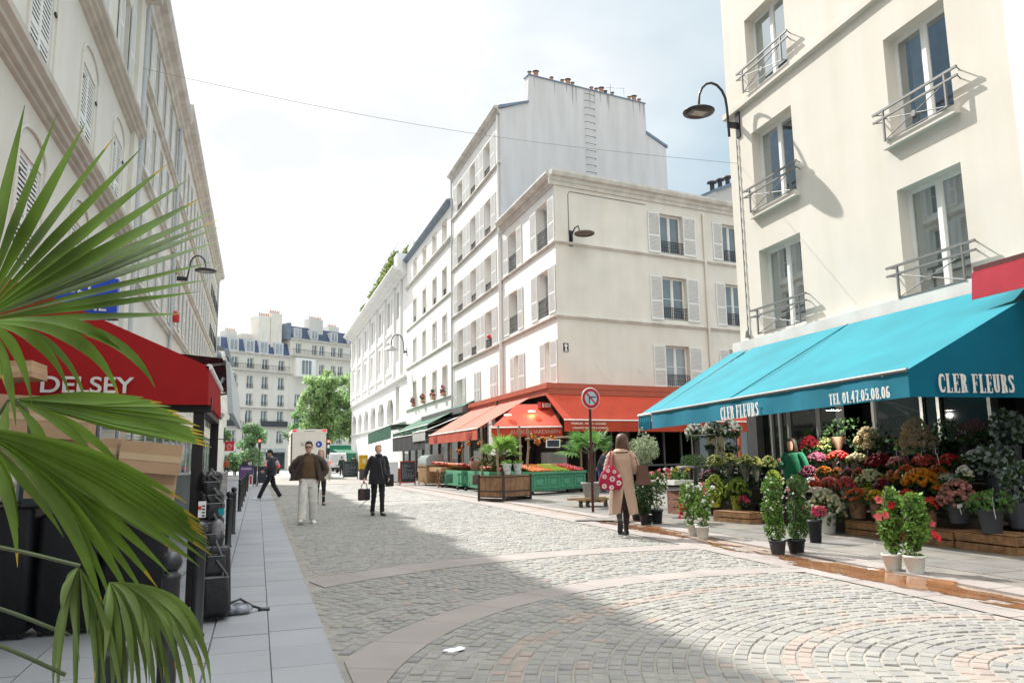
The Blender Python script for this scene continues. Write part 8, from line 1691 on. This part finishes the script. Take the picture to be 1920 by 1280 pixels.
part('warning_stripes',m,mat('stripe_orange',(0.65,0.22,0.01),.5),e)
m=MB()
for s in (-1,1): m.box(s*(h-.25)-.14,s*(h-.25)+.14,-.05,-.02,3.60,3.72); m.box(s*(h-.2)-.12,s*(h-.2)+.12,-.04,-.02,.68,.80)
part('tail_light',m,red_l,e)
put('lettering',text_mesh('SCEL',.42,0,1,.003,mat('letter_grey',(0.25,0.27,0.30),.6)),e,TR((-.20,-.02,2.62))@RX); m=MB(); m.lathe([(.001,0),(.24,0),(.24,.01)],(0,0,0),24); part('emblem',m,mat('emblem_blue',(0.03,0.08,0.42),.5),e,TR((.72,-.016,2.62))@RX); m=MB(); m.add([(-.09,-.1,0),(.1,0,0),(-.09,.1,0)],[(0,1,2)]); part('emblem_mark',m,wpaint,e,TR((.72,-.035,2.62))@RX)
put('lettering',text_mesh('TRANSPORTS',.14,0,1,.003,MATS['letter_grey']),e,TR((0,-.03,3.62))@RX)
for s in (-1,1): wheel(e,s*(h-.25),1.0,.42,.35)
m=MB(); m.box(-h+.1,h-.1,6.6,8.3,.6,2.7); part('cab',m,tw,e)
# white van
p=aty(612,862,88); q_=aty(652,862,88); W_=2.0; e=empty('white_van',(p.x+1.25,88,0),RAD(8),'white delivery van seen from behind to the right of the truck','van')
def shell(m,prof,h,mi=0):   # side profile (y,z) extruded across x with tumblehome
    n=len(prof); vs=[]
    for x in (-h,-h*.97,h*.97,h):
        for y,z in prof: kx=x*(1-.06*max(0,z-1.0)); vs.append((kx,y+(0 if abs(x)<h else .04),z*(1 if abs(x)<h else .985)))
    fs=[(a*n+i,a*n+(i+1)%n,(a+1)*n+(i+1)%n,(a+1)*n+i) for a in range(3) for i in range(n)]; m.add(vs,fs,mi,False); m.add(vs[:n],[tuple(range(n))][::-1],mi); m.add(vs[-n:],[tuple(range(n))],mi)
m=MB(); shell(m,[(0,.35),(-.03,.7),(0,1.2),(.12,2.1),(.3,2.2),(3.3,2.2),(4.0,1.75),(4.5,1.25),(5.0,1.05),(5.1,.4)],1.0); part('body',m,mat('van_white',(0.62,0.63,0.62),.35,.04,1,coat=.3),e)
m=MB(); m.slab([(-.75,-.045,1.25),(-.06,-.045,1.25),(-.06,.04,1.95),(-.68,.04,1.95)],(0,-.01,0)); m.slab([(.06,-.045,1.25),(.75,-.045,1.25),(.68,.04,1.95),(.06,.04,1.95)],(0,-.01,0)); part('rear_window',m,mat('van_door_panel',(0.50,0.52,0.53),.3),e)
m=MB(); m.box(-.98,.98,-.1,.05,.35,.62); part('bumper',m,MATS['black_paint'],e); m=MB(); m.box(-.26,.26,-.07,-.04,.78,.9); part('number_plate',m,mat('plate_grey',(0.35,0.36,0.36),.5),e)
for s in (-1,1): part('tail_light',MB().box(s*.9-.07,s*.9+.07,-.07,-.0,.8,1.3),red_l,e); wheel(e,s*.88,1.0,.34,.22); wheel(e,s*.88,4.0,.34,.22)
# green street cleaning truck partly hidden
p=aty(648,858,98); e=empty('green_truck',(p.x+.2,98,0),RAD(4),'green municipal truck half hidden behind the white van','truck'); m=MB(); m.box(-1.1,1.1,0,4.0,.7,2.2); m.slab([(-1.1,0,2.2),(1.1,0,2.2),(1.1,4,2.75),(-1.1,4,2.75)],(0,0,.05)); m.box(-1.0,1.0,4.1,5.6,.6,2.4); m.box(-1.15,1.15,-.1,.0,.7,.95); part('body',m,mat('truck_green',(0.02,0.13,0.075),.45,.1,1),e); part('beacon_bar',MB().box(-.8,.8,4.3,4.5,2.4,2.55),mat('beacon',(0.5,0.6,0.55),.3),e)
for s in (-1,1): wheel(e,s*.95,1.0,.42,.28); wheel(e,s*.95,4.8,.42,.28)
# small red car
p=aty(519,870,92); e=empty('red_car',(p.x-.45,92,0),RAD(12),'dark red hatchback parked at the crossing, half hidden by the striding man','car'); cr_=mat('car_maroon',(0.13,0.03,0.045),.3,.1,1,coat=.5)
m=MB(); shell(m,[(0,.3),(-.05,.6),(0,.95),(.15,1.0),(.55,1.42),(1.0,1.5),(2.2,1.48),(2.9,1.0),(3.7,.82),(3.9,.6),(3.85,.3)],.84); part('body',m,cr_,e); m=MB(); m.slab([(-.62,.13,1.0),(.62,.13,1.0),(.55,.50,1.38),(-.55,.50,1.38)],(0,-.03,.03)); part('rear_window',m,glassb,e)
m=MB()
for s in (-1,1): m.slab([(s*.83,.6,1.0),(s*.83,2.6,1.0),(s*.80,2.1,1.4),(s*.80,.95,1.4)][::s],(s*.012,0,0))
part('side_window',m,glassb,e); m=MB(); m.box(-.82,.82,-.09,.05,.3,.5); part('bumper',m,MATS['black_paint'],e)
for s in (-1,1): part('tail_light',MB().box(s*.72-.09,s*.72+.09,-.06,.02,.72,.92),red_l,e); wheel(e,s*.76,.65,.30,.2); wheel(e,s*.76,3.1,.30,.2); part('wing_mirror',MB().ell((s*.95,2.4,1.0),(.09,.06,.07),8,6),MATS['black_paint'],e)
# motor scooter shape beside it
# traffic lights
for k,(px,py,Y,lab) in enumerate(((487,826,84,'traffic light showing red in front of the blue mansard building'),(616,827,76,'traffic light showing red at the right edge of the white truck'))):
    p=aty(px,py,Y); e=empty('traffic_light',(p.x,Y,0),0,lab,'traffic light','traffic lights at the crossing'); m=MB(); m.tube([(0,.1,0),(0,.1,p.z+.5)],.05,8); part('pole',m,iron,e); m=MB(); m.box(-.14,.14,-.08,.06,p.z-.75,p.z+.18); part('signal_head',m,MATS['black_paint'],e)
    m=MB(); m.lathe([(.001,0),(.11,0)],(0,0,0),16,cap=False); part('red_lamp',m,mat('signal_red',(1,.06,.03),.4,0,1,emit=5),e,TR((0,-.09,p.z))@RX)
    if k: m=MB(); m.box(-.13,.13,-.08,.05,1.95,2.45); part('crossing_signal',m,MATS['black_paint'],e); m=MB(); m.box(-.1,.1,-.09,-.08,2.55,2.85); part('sign_plate',m,wpaint,e)
for px,py0,py1,Y,lab in ((456,790,870,90,'thin dark street pole left of the first traffic light'),(460.5,775,870,92,'second thin street pole beside the first one')):
    p=aty(px,py0,Y); m=MB(); m.tube([(0,0,0),(0,0,p.z)],.05,6); solo('street_pole',m,iron,lab,'pole','thin poles at the crossing',loc=(p.x,Y,0))
